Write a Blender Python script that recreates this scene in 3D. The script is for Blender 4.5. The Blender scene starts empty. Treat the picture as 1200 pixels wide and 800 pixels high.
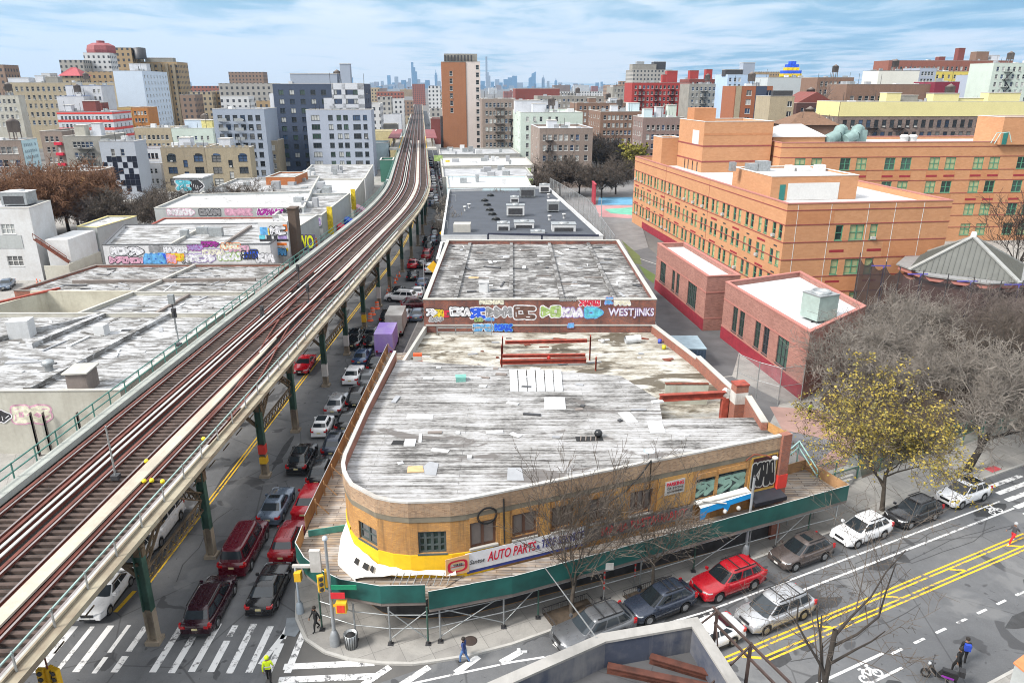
import bpy,math,random
from mathutils import Vector,Matrix
R=random.Random(7)
rad=math.radians
S=bpy.context.scene
C=S.collection
# ---- camera, sky, sun, exposure
CAM_H=31.0
FPX=860.0
PITCH=math.atan(300/FPX)
cam=bpy.data.cameras.new('camera')
cam.sensor_width=36.0
cam.lens=FPX/1200*36
cam.clip_start=0.5
cam.clip_end=40000
camo=bpy.data.objects.new('camera',cam)
camo.location=(0,0,CAM_H)
camo.rotation_euler=(math.pi/2-PITCH,0,0)
C.objects.link(camo)
S.camera=camo
SUN_EL,SUN_AZ=42.0,-118.0
W=bpy.data.worlds.new('World')
S.world=W
W.use_nodes=True
def build_world():
 n=W.node_tree.nodes;l=W.node_tree.links
 n.clear()
 def add(t,**k):
  x=n.new(t)
  for a,b in k.items():setattr(x,a,b)
  return x
 out=add('ShaderNodeOutputWorld')
 sky=add('ShaderNodeTexSky',sky_type='NISHITA',sun_disc=False,sun_elevation=rad(SUN_EL),sun_rotation=rad(SUN_AZ))
 sky.air_density=1.0;sky.dust_density=1.0;sky.ozone_density=2.0
 tc=add('ShaderNodeTexCoord')
 sep=add('ShaderNodeSeparateXYZ');l.new(tc.outputs['Generated'],sep.inputs[0])
 def math_(op,a,b=None,clamp=False):
  m=add('ShaderNodeMath',operation=op,use_clamp=clamp)
  for i,q in enumerate((a,b)):
   if q is None:continue
   if isinstance(q,(int,float)):m.inputs[i].default_value=q
   else:l.new(q,m.inputs[i])
  return m.outputs[0]
 zc=math_('MAXIMUM',sep.outputs['Z'],0.0)
 den=math_('ADD',zc,0.035)
 px=math_('DIVIDE',sep.outputs['X'],den)
 py=math_('DIVIDE',sep.outputs['Y'],den)
 cmb=add('ShaderNodeCombineXYZ')
 l.new(px,cmb.inputs[0]);l.new(py,cmb.inputs[1])
 def layer(scale,stretch,off,detail,lo,hi,dist=0.6):
  mp=add('ShaderNodeMapping')
  mp.inputs['Scale'].default_value=(scale,scale*stretch,1)
  mp.inputs['Location'].default_value=(off,off*0.7,off)
  mp.inputs['Rotation'].default_value=(0,0,0.07)
  l.new(cmb.outputs[0],mp.inputs[0])
  nz=add('ShaderNodeTexNoise')
  nz.inputs['Scale'].default_value=1.0
  nz.inputs['Detail'].default_value=detail
  nz.inputs['Roughness'].default_value=0.55
  nz.inputs['Distortion'].default_value=dist
  l.new(mp.outputs[0],nz.inputs[0])
  mr=add('ShaderNodeMapRange',interpolation_type='SMOOTHSTEP')
  mr.inputs[1].default_value=lo;mr.inputs[2].default_value=hi
  l.new(nz.outputs[0],mr.inputs[0])
  return mr.outputs[0]
 big=layer(0.34,0.55,3.1,5,0.34,0.64,0.3)
 fine=layer(1.1,0.62,11.0,5,0.34,0.68,0.4)
 cover=math_('MULTIPLY',math_('ADD',math_('MULTIPLY',big,0.60),math_('MULTIPLY',fine,0.50)),1.0,True)
 side=add('ShaderNodeMapRange');side.inputs[1].default_value=-0.45;side.inputs[2].default_value=0.5
 side.inputs[3].default_value=0.32;side.inputs[4].default_value=0.0
 l.new(sep.outputs['X'],side.inputs[0])
 cover=math_('ADD',cover,side.outputs[0],True)
 hz=add('ShaderNodeMapRange');hz.inputs[1].default_value=0.0;hz.inputs[2].default_value=0.10;hz.inputs[3].default_value=0.50;hz.inputs[4].default_value=0.0
 l.new(zc,hz.inputs[0])
 sd2=add('ShaderNodeMapRange');sd2.inputs[1].default_value=-0.5;sd2.inputs[2].default_value=0.35;sd2.inputs[3].default_value=1.0;sd2.inputs[4].default_value=0.25
 l.new(sep.outputs['X'],sd2.inputs[0]);cover=math_('ADD',cover,math_('MULTIPLY',hz.outputs[0],sd2.outputs[0]),True)
 high=add('ShaderNodeMapRange');high.inputs[1].default_value=0.18;high.inputs[2].default_value=0.6;high.inputs[3].default_value=0.0;high.inputs[4].default_value=0.45
 l.new(zc,high.inputs[0]);cover=math_('ADD',cover,high.outputs[0],True)
 ramp=add('ShaderNodeValToRGB')
 el=ramp.color_ramp.elements
 el[0].position=0.0;el[0].color=(0.20,0.40,0.57,1)
 el[1].position=1.0;el[1].color=(0.98,0.99,1.0,1)
 e=el.new(0.36);e.color=(0.38,0.57,0.69,1)
 e=el.new(0.66);e.color=(0.74,0.84,0.90,1)
 l.new(cover,ramp.inputs[0])
 b1=add('ShaderNodeBackground');b1.inputs[1].default_value=0.07
 l.new(sky.outputs[0],b1.inputs[0])
 b2=add('ShaderNodeBackground')
 l.new(math_('ADD',math_('MULTIPLY',zc,0.62),0.56),b2.inputs[1])
 l.new(ramp.outputs[0],b2.inputs[0])
 mixs=add('ShaderNodeMixShader');mixs.inputs[0].default_value=0.90
 l.new(b1.outputs[0],mixs.inputs[1]);l.new(b2.outputs[0],mixs.inputs[2])
 l.new(mixs.outputs[0],out.inputs[0])
build_world()
sl=bpy.data.lights.new('sun','SUN')
sl.energy=3.3
sl.angle=rad(16)
sl.color=(1.0,0.95,0.88)
so=bpy.data.objects.new('sun',sl)
_el,_az=rad(SUN_EL),rad(SUN_AZ)
_d=Vector((math.sin(_az)*math.cos(_el),math.cos(_az)*math.cos(_el),math.sin(_el)))
so.rotation_euler=_d.to_track_quat('Z','Y').to_euler()
so.location=_d*200
C.objects.link(so)
vs=S.view_settings
vs.view_transform='Standard';vs.look='None';vs.gamma=1.0;vs.use_curve_mapping=False
vs.exposure=0.90
S.cycles.max_bounces=5
S.cycles.diffuse_bounces=2
S.cycles.glossy_bounces=2
S.cycles.transparent_max_bounces=8
S.cycles.volume_bounces=0
S.cycles.use_denoising=True
S.cycles.filter_width=1.05
# ---- survey: pixel + known height -> place
CP,SP=math.cos(PITCH),math.sin(PITCH)
def G(u,v,z=0.0):
 x=(u-600)/FPX;y=-(v-400)/FPX
 t=(z-CAM_H)/(-SP+y*CP)
 return(x*t,(CP+y*SP)*t)
def at_depth(u,v,Y):
 x=(u-600)/FPX;y=-(v-400)/FPX
 t=Y/(CP+y*SP)
 return(x*t,Y,CAM_H+(-SP+y*CP)*t)
def PR(X,Y,Z):
 d=Y*CP-(Z-CAM_H)*SP;up=Y*SP+(Z-CAM_H)*CP
 return(600+FPX*X/d,400-FPX*up/d)
# ---- objects
def tag(o,label=None,cat=None,group=None,kind=None):
 if label:o['label']=label
 if cat:o['category']=cat
 if group:o['group']=group
 if kind:o['kind']=kind
 return o
def thing(name,label,cat,loc=(0,0,0),rz=0.0,group=None):
 o=bpy.data.objects.new(name,None)
 o.empty_display_size=0.3
 o.location=loc;o.rotation_euler=(0,0,rz)
 C.objects.link(o)
 return tag(o,label,cat,group)
def link_mesh(name,me,parent=None,mtx=None):
 o=bpy.data.objects.new(name,me)
 C.objects.link(o)
 if parent is not None:o.parent=parent
 if mtx is not None:o.matrix_local=mtx
 return o
def kids(o):return[c for c in o.children]
def copy_tree(o,parent=None):
 c=o.copy();C.objects.link(c)
 if parent is not None:c.parent=parent
 for ch in list(o.children):copy_tree(ch,c)
 return c
class MB:
 """collects faces; build() links them as one mesh object"""
 def __init__(s):s.v=[];s.f=[];s.m=[];s.s=[]
 def face(s,pts,m=0,sm=False):
  i=len(s.v);s.v.extend(tuple(p)for p in pts)
  s.f.append(tuple(range(i,i+len(pts))));s.m.append(m);s.s.append(sm)
 def idx(s,verts,faces,m=0,sm=False):
  i=len(s.v);s.v.extend(tuple(p)for p in verts)
  for f in faces:
   s.f.append(tuple(i+k for k in f));s.m.append(m);s.s.append(sm)
 def box(s,x0,y0,z0,x1,y1,z1,m=0):
  v=[(x0,y0,z0),(x1,y0,z0),(x1,y1,z0),(x0,y1,z0),(x0,y0,z1),(x1,y0,z1),(x1,y1,z1),(x0,y1,z1)]
  s.idx(v,[(3,2,1,0),(4,5,6,7),(0,1,5,4),(1,2,6,5),(2,3,7,6),(3,0,4,7)],m)
 def obox(s,c,ang,l,w,z0,z1,m=0):
  """box centred on c in plan, turned by ang"""
  ca,sa=math.cos(ang),math.sin(ang)
  q=[(c[0]+ca*a-sa*b,c[1]+sa*a+ca*b)for a,b in((-l/2,-w/2),(l/2,-w/2),(l/2,w/2),(-l/2,w/2))]
  s.prism(q,z0,z1,m)
 def prism(s,poly,z0,z1,m=0,mt=None,bottom=True):
  n=len(poly)
  v=[(p[0],p[1],z0)for p in poly]+[(p[0],p[1],z1)for p in poly]
  s.idx(v,[(i,(i+1)%n,n+(i+1)%n,n+i)for i in range(n)],m)
  s.face([(p[0],p[1],z1)for p in poly],m if mt is None else mt)
  if bottom:s.face([(p[0],p[1],z0)for p in reversed(poly)],m)
 def beam(s,p,q,w,h,m=0,up=(0,0,1)):
  p=Vector(p);q=Vector(q);d=(q-p)
  if d.length<1e-6:return
  d.normalize();u=Vector(up)
  if abs(d.dot(u))>0.98:u=Vector((1,0,0))
  a=d.cross(u).normalized()*(w/2);b=a.cross(d).normalized()*(h/2)
  v=[p-a-b,p+a-b,p+a+b,p-a+b,q-a-b,q+a-b,q+a+b,q-a+b]
  s.idx(v,[(0,1,2,3),(7,6,5,4),(0,4,5,1),(1,5,6,2),(2,6,7,3),(3,7,4,0)],m)
 def ibeam(s,p,q,w,h,m=0,t=0.05):
  p=Vector(p);q=Vector(q)
  o=Vector((0,0,h/2-t/2))
  s.beam(p+o,q+o,w,t,m);s.beam(p-o,q-o,w,t,m);s.beam(p,q,t,h-2*t,m)
 def tube(s,p,q,r0,r1=None,n=6,m=0,caps=True,sm=True):
  r1=r0 if r1 is None else r1
  p=Vector(p);q=Vector(q);d=q-p
  if d.length<1e-6:return
  d.normalize()
  u=Vector((0,0,1))if abs(d.z)<0.9 else Vector((1,0,0))
  a=d.cross(u).normalized();b=d.cross(a)
  v=[]
  for c,r in((p,r0),(q,r1)):
   for k in range(n):
    t=2*math.pi*k/n
    v.append(c+a*(r*math.cos(t))+b*(r*math.sin(t)))
  s.idx(v,[(k,n+k,n+(k+1)%n,(k+1)%n)for k in range(n)],m,sm)
  if caps:
   s.face(v[:n],m);s.face(v[n:][::-1],m)
 def path(s,pts,r,n=6,m=0):
  for a,b in zip(pts,pts[1:]):s.tube(a,b,r,r,n,m)
 def lathe(s,c,prof,n=12,m=0,sm=True):
  """prof: list of (radius, z); about the vertical through c"""
  v=[]
  for r,z in prof:
   for k in range(n):
    t=2*math.pi*k/n
    v.append((c[0]+r*math.cos(t),c[1]+r*math.sin(t),c[2]+z))
  f=[]
  for i in range(len(prof)-1):
   for k in range(n):
    f.append((i*n+k,i*n+(k+1)%n,(i+1)*n+(k+1)%n,(i+1)*n+k))
  s.idx(v,f,m,sm)
 def ball(s,c,r,n=8,m=0,sz=1.0):
  prof=[(max(0.001,r*math.cos(t)),r*sz*math.sin(t))for t in[(-0.5+i/(n//2+1))*math.pi for i in range(n//2+2)]]
  s.lathe(c,prof,n,m)
 def mesh(s,name,mats,base=(0,0,0)):
  me=bpy.data.meshes.new(name)
  bx,by,bz=base
  me.from_pydata([(x-bx,y-by,z-bz)for x,y,z in s.v],[],s.f)
  for mt in(mats if isinstance(mats,(list,tuple))else[mats]):me.materials.append(mt)
  me.polygons.foreach_set('material_index',s.m)
  me.polygons.foreach_set('use_smooth',s.s)
  uv=me.uv_layers.new(name='UVMap')
  co=[]
  V=s.v
  for f in s.f:
   nx=ny=nz=0.0
   for i in range(len(f)):
    a=V[f[i]];b=V[f[(i+1)%len(f)]]
    nx+=(a[1]-b[1])*(a[2]+b[2]);ny+=(a[2]-b[2])*(a[0]+b[0]);nz+=(a[0]-b[0])*(a[1]+b[1])
   L=math.hypot(nx,ny)
   if abs(nz)>L:
    for k in f:co+=(V[k][0],V[k][1])
   else:
    tx,ty=-ny/L,nx/L
    for k in f:co+=(V[k][0]*tx+V[k][1]*ty,V[k][2])
  uv.data.foreach_set('uv',co)
  me.update()
  return me
 def build(s,name,mats,parent=None,base=None):
  if base is None:base=tuple(parent.location)if parent is not None and parent.type=='EMPTY' and parent.parent is None else(0,0,0)
  return link_mesh(name,s.mesh(name,mats,base),parent)
def sub(mb,name,mats,part,root):
 """a sub-part: a child of a part mesh that shares the root's frame"""
 return mb.build(name,mats,part,base=tuple(root.location))
# ---- materials
_mats={}
class NT:
 def __init__(s,name):
  s.mat=bpy.data.materials.new(name);s.mat.use_nodes=True
  s.n=s.mat.node_tree.nodes;s.l=s.mat.node_tree.links
  s.bsdf=s.n['Principled BSDF'];s.out=s.n['Material Output']
  s._uv=None;s._ob=None
 def add(s,t,**k):
  x=s.n.new(t)
  for a,b in k.items():setattr(x,a,b)
  return x
 def put(s,sock,val):
  if isinstance(val,bpy.types.NodeSocket):s.l.new(val,sock)
  elif isinstance(val,(tuple,list))and len(val)==3 and sock.type=='RGBA':sock.default_value=(*val,1)
  else:sock.default_value=val
 def uv(s):
  if s._uv is None:s._uv=s.add('ShaderNodeTexCoord')
  return s._uv.outputs['UV']
 def ob(s):
  if s._uv is None:s._uv=s.add('ShaderNodeTexCoord')
  return s._uv.outputs['Object']
 def mapv(s,vec,scale=(1,1,1),rot=0.0,loc=(0,0,0)):
  m=s.add('ShaderNodeMapping');s.l.new(vec,m.inputs[0])
  m.inputs['Scale'].default_value=scale;m.inputs['Rotation'].default_value=(0,0,rot);m.inputs['Location'].default_value=loc
  return m.outputs[0]
 def noise(s,vec,scale,detail=4,rough=0.6,dist=0.0):
  x=s.add('ShaderNodeTexNoise');s.l.new(vec,x.inputs[0])
  x.inputs['Scale'].default_value=scale;x.inputs['Detail'].default_value=detail
  x.inputs['Roughness'].default_value=rough;x.inputs['Distortion'].default_value=dist
  return x.outputs[0]
 def rng(s,val,a,b,c=0.0,d=1.0):
  x=s.add('ShaderNodeMapRange',clamp=True);s.l.new(val,x.inputs[0])
  for i,q in enumerate((a,b,c,d)):x.inputs[i+1].default_value=q
  return x.outputs[0]
 def mth(s,op,a,b=0.0):
  x=s.add('ShaderNodeMath',operation=op)
  s.put(x.inputs[0],a);s.put(x.inputs[1],b)
  return x.outputs[0]
 def ramp(s,val,stops):
  x=s.add('ShaderNodeValToRGB');s.l.new(val,x.inputs[0])
  el=x.color_ramp.elements
  el[0].position=stops[0][0];el[0].color=(*stops[0][1],1)
  el[1].position=stops[-1][0];el[1].color=(*stops[-1][1],1)
  for p,c in stops[1:-1]:
   e=el.new(p);e.color=(*c,1)
  return x.outputs[0]
 def mix(s,fac,a,b,blend='MIX'):
  x=s.add('ShaderNodeMix',data_type='RGBA',blend_type=blend)
  s.put(x.inputs[0],fac);s.put(x.inputs[6],a);s.put(x.inputs[7],b)
  return x.outputs[2]
 def brick(s,vec,c1,c2,mortar,bw=0.22,bh=0.075,ms=0.01,bias=0.0,off=0.5):
  x=s.add('ShaderNodeTexBrick');s.l.new(vec,x.inputs[0])
  x.offset=off
  s.put(x.inputs['Color1'],c1);s.put(x.inputs['Color2'],c2);s.put(x.inputs['Mortar'],mortar)
  x.inputs['Scale'].default_value=1.0;x.inputs['Mortar Size'].default_value=ms
  x.inputs['Brick Width'].default_value=bw;x.inputs['Row Height'].default_value=bh
  x.inputs['Bias'].default_value=bias;x.inputs['Mortar Smooth'].default_value=0.3
  return x.outputs['Color'],x.outputs['Fac']
 def bump(s,val,strength=0.3,dist=0.02):
  b=s.add('ShaderNodeBump');s.l.new(val,b.inputs['Height'])
  b.inputs['Strength'].default_value=strength;b.inputs['Distance'].default_value=dist
  s.l.new(b.outputs[0],s.bsdf.inputs['Normal'])
 def done(s,col,rough=0.85,metal=0.0,spec=None):
  s.put(s.bsdf.inputs['Base Color'],col);s.put(s.bsdf.inputs['Roughness'],rough)
  s.bsdf.inputs['Metallic'].default_value=metal
  if spec is not None:s.bsdf.inputs['Specular IOR Level'].default_value=spec
  return s.mat
def sc(c,k):return tuple(max(0.0,min(1.0,q*k))for q in c)
def hexc(h):
 h=h.lstrip('#')
 return tuple(((int(h[i:i+2],16)/255+0.055)/1.055)**2.4 if int(h[i:i+2],16)>10 else int(h[i:i+2],16)/255/12.92 for i in(0,2,4))
def cached(fn):
 def g(name,*a,**k):
  if name not in _mats:_mats[name]=fn(name,*a,**k)
  return _mats[name]
 return g
@cached
def plain(name,col,rough=0.7,var=0.25,scale=1.5,metal=0.0,bump=0.0,spec=None):
 t=NT(name)
 f=t.noise(t.ob(),scale,5)
 c=t.mix(t.rng(f,0.3,0.7),sc(col,1-var),sc(col,1+var*0.6))
 if bump:t.bump(t.noise(t.ob(),scale*6,4),bump,0.03)
 return t.done(c,rough,metal,spec)
@cached
def paint(name,col,rough=0.35,metal=0.0):
 t=NT(name)
 f=t.noise(t.ob(),3.0,3)
 c=t.mix(t.rng(f,0.3,0.7),sc(col,0.95),sc(col,1.03))
 t.bsdf.inputs['Coat Weight'].default_value=0.5
 t.bsdf.inputs['Coat Roughness'].default_value=0.08
 return t.done(c,t.rng(f,0.3,0.7,rough*0.8,rough*1.2),metal)
@cached
def glass(name,col=(0.02,0.025,0.03),rough=0.08):
 t=NT(name)
 oi=t.add('ShaderNodeObjectInfo')
 c=t.mix(t.rng(oi.outputs['Random'],0,1),sc(col,0.5),sc(col,1.9))
 return t.done(c,rough,0.0,0.6)
@cached
def brickm(name,c1,c2=None,mortar=None,stain=0.35,bw=0.22,bh=0.075,dark=(0.05,0.045,0.04),streak=True,ms=0.01):
 c2=c2 or sc(c1,0.72);mortar=mortar or sc(c1,0.8)
 t=NT(name)
 col,fac=t.brick(t.uv(),c1,c2,mortar,bw,bh,ms)
 big=t.noise(t.mapv(t.uv(),(0.35,0.35,1)),1.0,5)
 col=t.mix(t.rng(big,0.35,0.7,0.0,stain),col,sc(c2,0.7))
 if streak:
  st=t.noise(t.mapv(t.uv(),(1.3,0.12,1)),1.0,6,0.7)
  col=t.mix(t.rng(st,0.52,0.78,0.0,stain*1.3),col,dark)
 return t.done(col,0.9)
@cached
def stucco(name,col,stain=0.3,dark=None,rough=0.85):
 t=NT(name);dark=dark or sc(col,0.45)
 st=t.noise(t.mapv(t.uv(),(0.9,0.09,1)),1.0,6,0.7)
 bl=t.noise(t.mapv(t.uv(),(0.3,0.3,1)),1.0,6,0.65)
 fn=t.noise(t.mapv(t.uv(),(3,3,1)),1.0,4)
 c=t.mix(t.rng(fn,0.3,0.7),sc(col,0.93),sc(col,1.05))
 c=t.mix(t.rng(bl,0.42,0.75,0,stain),c,dark)
 c=t.mix(t.rng(st,0.52,0.8,0,stain),c,dark)
 return t.done(c,rough)
@cached
def roofm(name,col=(0.62,0.63,0.65),dark=(0.16,0.15,0.14),amt=0.5,strips=1.0,ang=0.0,mid=None,stretch=(0.9,0.12),lines=True,patch=None):
 """weathered coated roof: long stains along the rolls, patches worn through, lap lines"""
 t=NT(name);mid=mid or tuple((a+b)/2 for a,b in zip(col,dark))
 v=t.mapv(t.uv(),(1,1,1),ang)
 s1=t.noise(t.mapv(v,(stretch[1],stretch[0],1)),1.0,8,0.68,0.3)
 s2=t.noise(t.mapv(v,(0.22,0.22,1)),1.0,7,0.66,0.5)
 s3=t.noise(t.mapv(v,(0.8,3.5,1)),1.0,4,0.6)
 f=t.mth('ADD',t.mth('MULTIPLY',s1,0.55),t.mth('ADD',t.mth('MULTIPLY',s2,0.35),t.mth('MULTIPLY',s3,0.12)))
 a=0.60-0.16*amt
 f=t.mth('ADD',f,t.mth('MULTIPLY',t.mth('SUBTRACT',t.noise(t.mapv(v,(2.5,6,1)),1.0,5,0.7),0.5),0.22))
 c=t.ramp(f,[(a-0.07,col),(a,sc(col,0.82)),(a+0.05,mid),(a+0.13,dark)])
 if patch:
  pn=t.noise(t.mapv(v,(patch[0],patch[0]*2.2,1),0,(3,7,1)),1.0,6,0.6,0.8)
  c=t.mix(t.rng(pn,patch[1],patch[1]+.035,0,.92),c,patch[2])
  c=t.mix(t.rng(t.noise(t.mapv(v,(2.2,5,1)),1.0,4),.58,.70,0,.6),c,patch[2])
 if lines:
  _,fc=t.brick(v,(0,0,0),(0,0,0),(1,1,1),9.0,strips,0.022,0.0,0.37)
  c=t.mix(t.mth('MULTIPLY',fc,t.rng(s2,0.3,0.6,0.15,0.75)),c,dark)
 t.bump(f,0.35,0.05)
 return t.done(c,0.85)
def _lnk():pass
# ---- walls with real openings
def facade(mb,A,B,z0,z1,holes=(),m=0,mr=0,depth=0.18):
 """wall from A to B (outside on the right-hand side of A->B), holes: (u0,u1,v0,v1)"""
 L=math.hypot(B[0]-A[0],B[1]-A[1])
 ex=((B[0]-A[0])/L,(B[1]-A[1])/L);inn=(-ex[1],ex[0])
 def P(u,z,d=0.0):return(A[0]+ex[0]*u+inn[0]*d,A[1]+ex[1]*u+inn[1]*d,z)
 hs=[(max(0.02,a),min(L-0.02,b),max(z0+0.02,c),min(z1-0.02,d))for a,b,c,d in holes]
 hs=[h for h in hs if h[1]-h[0]>0.1 and h[3]-h[2]>0.1]
 zs=sorted({round(q,4)for h in hs for q in h[2:]}|{z0,z1})
 for za,zb in zip(zs,zs[1:]):
  if zb-za<1e-4:continue
  row=sorted((h for h in hs if h[2]<zb-1e-4 and h[3]>za+1e-4),key=lambda h:h[0])
  u=0.0
  for h in row:
   if h[0]>u+1e-4:mb.face([P(u,za),P(h[0],za),P(h[0],zb),P(u,zb)],m)
   u=max(u,h[1])
  if u<L-1e-4:mb.face([P(u,za),P(L,za),P(L,zb),P(u,zb)],m)
 for a,b,c,d in hs:
  mb.face([P(a,c),P(a,d),P(a,d,depth),P(a,c,depth)],mr)
  mb.face([P(b,c),P(b,c,depth),P(b,d,depth),P(b,d)],mr)
  mb.face([P(a,c),P(a,c,depth),P(b,c,depth),P(b,c)],mr)
  mb.face([P(a,d),P(b,d),P(b,d,depth),P(a,d,depth)],mr)
 return hs
_win={}
def win_mesh(style,w,h,fm,pm,depth=0.18):
 """(frame mesh, pane mesh or None) for an opening w x h; x along the wall from its middle, y inwards, z up from the sill"""
 key=(style,round(w,2),round(h,2),fm.name,pm.name,depth)
 if key in _win:return _win[key]
 f=MB();d0,d1=depth-0.09,depth-0.01
 t=min(0.075,w*0.1,h*0.1)
 if style.endswith('!'):t*=1.7
 x0,x1=-w/2+0.002,w/2-0.002
 f.box(x0,d0,0.002,x0+t,d1,h-0.002);f.box(x1-t,d0,0.002,x1,d1,h-0.002)
 f.box(x0+t,d0,0.002,x1-t,d1,t);f.box(x0+t,d0,h-t,x1-t,d1,h-0.002)
 st=style.strip('!')
 mt=t*0.8
 if st in('dh','dh2','dh3','quad'):
  f.box(x0+t,d0+0.012,h*0.5-mt/2,x1-t,d1,h*0.5+mt/2)
 nv={'dh2':2,'pair':2,'dh3':3,'tri':3,'quad':2}.get(st,1)
 if st.startswith('g'):
  a,b=int(st[1]),int(st[2]);nv=a
  for k in range(1,b):f.box(x0+t,d0+0.012,h*k/b-mt/2,x1-t,d1,h*k/b+mt/2)
 for k in range(1,nv):
  xx=x0+(x1-x0)*k/nv
  f.box(xx-mt*0.8,d0+0.006,t,xx+mt*0.8,d1,h-t)
 f.box(-w/2-0.06,-0.07,-0.09,w/2+0.06,depth-0.1,-0.003)
 p=MB();p.face([(-w/2,depth-0.004,0),(w/2,depth-0.004,0),(w/2,depth-0.004,h),(-w/2,depth-0.004,h)],0)
 if st=='blind':
  p.face([(-w/2,depth-0.008,h*0.45),(w/2,depth-0.008,h*0.45),(w/2,depth-0.008,h),(-w/2,depth-0.008,h)],0)
 fa=f.mesh('window',[fm]);pa=p.mesh('pane',[pm])
 allm=MB();allm.v=f.v+p.v
 allm.f=f.f+[tuple(i+len(f.v)for i in q)for q in p.f];allm.m=[0]*len(f.f)+[1]*len(p.f);allm.s=[False]*len(allm.f)
 one=allm.mesh('window',[fm,pm])
 _win[key]=(fa,pa,one)
 return _win[key]
def spec_holes(sp,L):
 """expand a window spec to [(u_mid, z_sill, w, h, style, frame, panes)]"""
 out=[]
 w,h=sp['w'],sp['h']
 if 'u' in sp:us=sp['u']
 else:
  n=sp['n'];a=sp.get('a',1.2);b=L-sp.get('b',sp.get('a',1.2))
  us=[a+(b-a)*(i+0.5)/n for i in range(n)]
  if sp.get('pair'):us=[q for x in us for q in(x-sp['pair']/2,x+sp['pair']/2)]
 for z in sp['z']:
  for u in us:
   out.append((u,z,w,h,sp.get('style','dh'),sp['frame'],sp['pane']))
 return out
def floors(first,step,n):return[first+step*i for i in range(n)]
def put_windows(root,A,B,z0,holes,detail=False,depth=0.18,name='window'):
 L=math.hypot(B[0]-A[0],B[1]-A[1])
 ex=Vector(((B[0]-A[0])/L,(B[1]-A[1])/L,0));inn=Vector((-ex.y,ex.x,0))
 for u,z,w,h,style,fm,panes in holes:
  pm=panes if not isinstance(panes,(list,tuple))else R.choice(panes)
  fa,pa,one=win_mesh(style,w,h,fm,pm,depth)
  p=Vector((A[0],A[1],z0+z))+ex*u-Vector(root.location)
  mt=Matrix(((ex.x,inn.x,0,p.x),(ex.y,inn.y,0,p.y),(0,0,1,p.z),(0,0,0,1)))
  o=link_mesh(name,fa if detail else one,root,mt)
  if detail:link_mesh('pane',pa,o)
  elif style.startswith('dh')and R.random()<0.14 and w>0.8:
   if 'ac' not in _win:q=MB();q.box(-0.32,-0.32,0.05,0.32,0.10,0.45);_win['ac']=q.mesh('air_conditioner',[M_acbox])
   link_mesh('air_conditioner',_win['ac'],o)
def inset(poly,d):
 n=len(poly);out=[]
 for i in range(n):
  p0,p1,p2=Vector(poly[i-1]),Vector(poly[i]),Vector(poly[(i+1)%n])
  e1=(p1-p0).normalized();e2=(p2-p1).normalized()
  n1=Vector((-e1.y,e1.x));n2=Vector((-e2.y,e2.x))
  m=(n1+n2);k=max(0.3,1+n1.dot(n2))
  q=p1+m*(d/k)
  out.append((q.x,q.y))
 return out
def ring(mb,a,b,z,m=0):
 n=len(a)
 for i in range(n):
  j=(i+1)%n
  mb.face([(*a[i],z),(*a[j],z),(*b[j],z),(*b[i],z)],m)
def rect(P,w,d,head=0.0):
 e1=(math.cos(head),math.sin(head));e2=(-e1[1],e1[0])
 return[(P[0],P[1]),(P[0]+w*e1[0],P[1]+w*e1[1]),(P[0]+w*e1[0]+d*e2[0],P[1]+w*e1[1]+d*e2[1]),(P[0]+d*e2[0],P[1]+d*e2[1])]
def building(name,label,poly,z1,wm,rm,wins=None,par=0.7,parw=0.3,cop=None,z0=0.0,group=None,detail=False,cat='building',root=None,cop_h=0.09,wall_name='wall',roof_name='roof'):
 new=root is None
 if new:root=thing(name,label,cat,(poly[0][0],poly[0][1],z0),0,group)
 wins=wins or{}
 mb=MB();n=len(poly)
 cams=Vector((0,0))
 for i in range(n):
  A,B=poly[i],poly[(i+1)%n]
  L=math.hypot(B[0]-A[0],B[1]-A[1])
  hs=[]
  sps=wins.get(i,[])
  for spq in(sps if isinstance(sps,list)else[sps]):
   hs+=spec_holes(spq,L)
  hs=[q for q in hs if q[0]-q[2]/2>0.1 and q[0]+q[2]/2<L-0.1 and z0+q[1]+q[3]<z1-0.15 and q[1]>0.05]
  facade(mb,A,B,z0,z1,[(q[0]-q[2]/2,q[0]+q[2]/2,z0+q[1],z0+q[1]+q[3])for q in hs])
  put_windows(root,A,B,z0,hs,detail)
 inner=inset(poly,parw)
 rz=z1-par
 for i in range(n):
  j=(i+1)%n
  mb.face([(*inner[j],rz),(*inner[i],rz),(*inner[i],z1),(*inner[j],z1)],0)
 mb.build(wall_name,[wm],root)
 rb=MB();rb.face([(*p,rz)for p in inner],0);rb.build(roof_name,[rm],root)
 cb=MB()
 o2=inset(poly,-0.06);i2=inset(poly,parw+0.04)
 ring(cb,o2,i2,z1+cop_h)
 for i in range(n):
  j=(i+1)%n
  cb.face([(*o2[i],z1+0.002),(*o2[j],z1+0.002),(*o2[j],z1+cop_h),(*o2[i],z1+cop_h)])
  cb.face([(*i2[j],z1+0.002),(*i2[i],z1+0.002),(*i2[i],z1+cop_h),(*i2[j],z1+cop_h)])
 ring(cb,i2,o2,z1+0.002)
 cb.build('coping',[cop or M_stone],root)
 return root
def bb(u0,u1,vt,Y,d,head=0.118):
 """plan and height of a block whose front top edge runs from pixel u0 to u1 at distance Y (surveyed from the air)"""
 x0,y0,z=at_depth(u0,vt,Y)
 lo,hi=0.5,400.0
 e=(math.cos(head),math.sin(head))
 for _ in range(40):
  w=(lo+hi)/2
  if PR(x0+w*e[0],y0+w*e[1],z)[0]<u1:lo=w
  else:hi=w
 return rect((x0,y0),w,d,head),z,w
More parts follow.
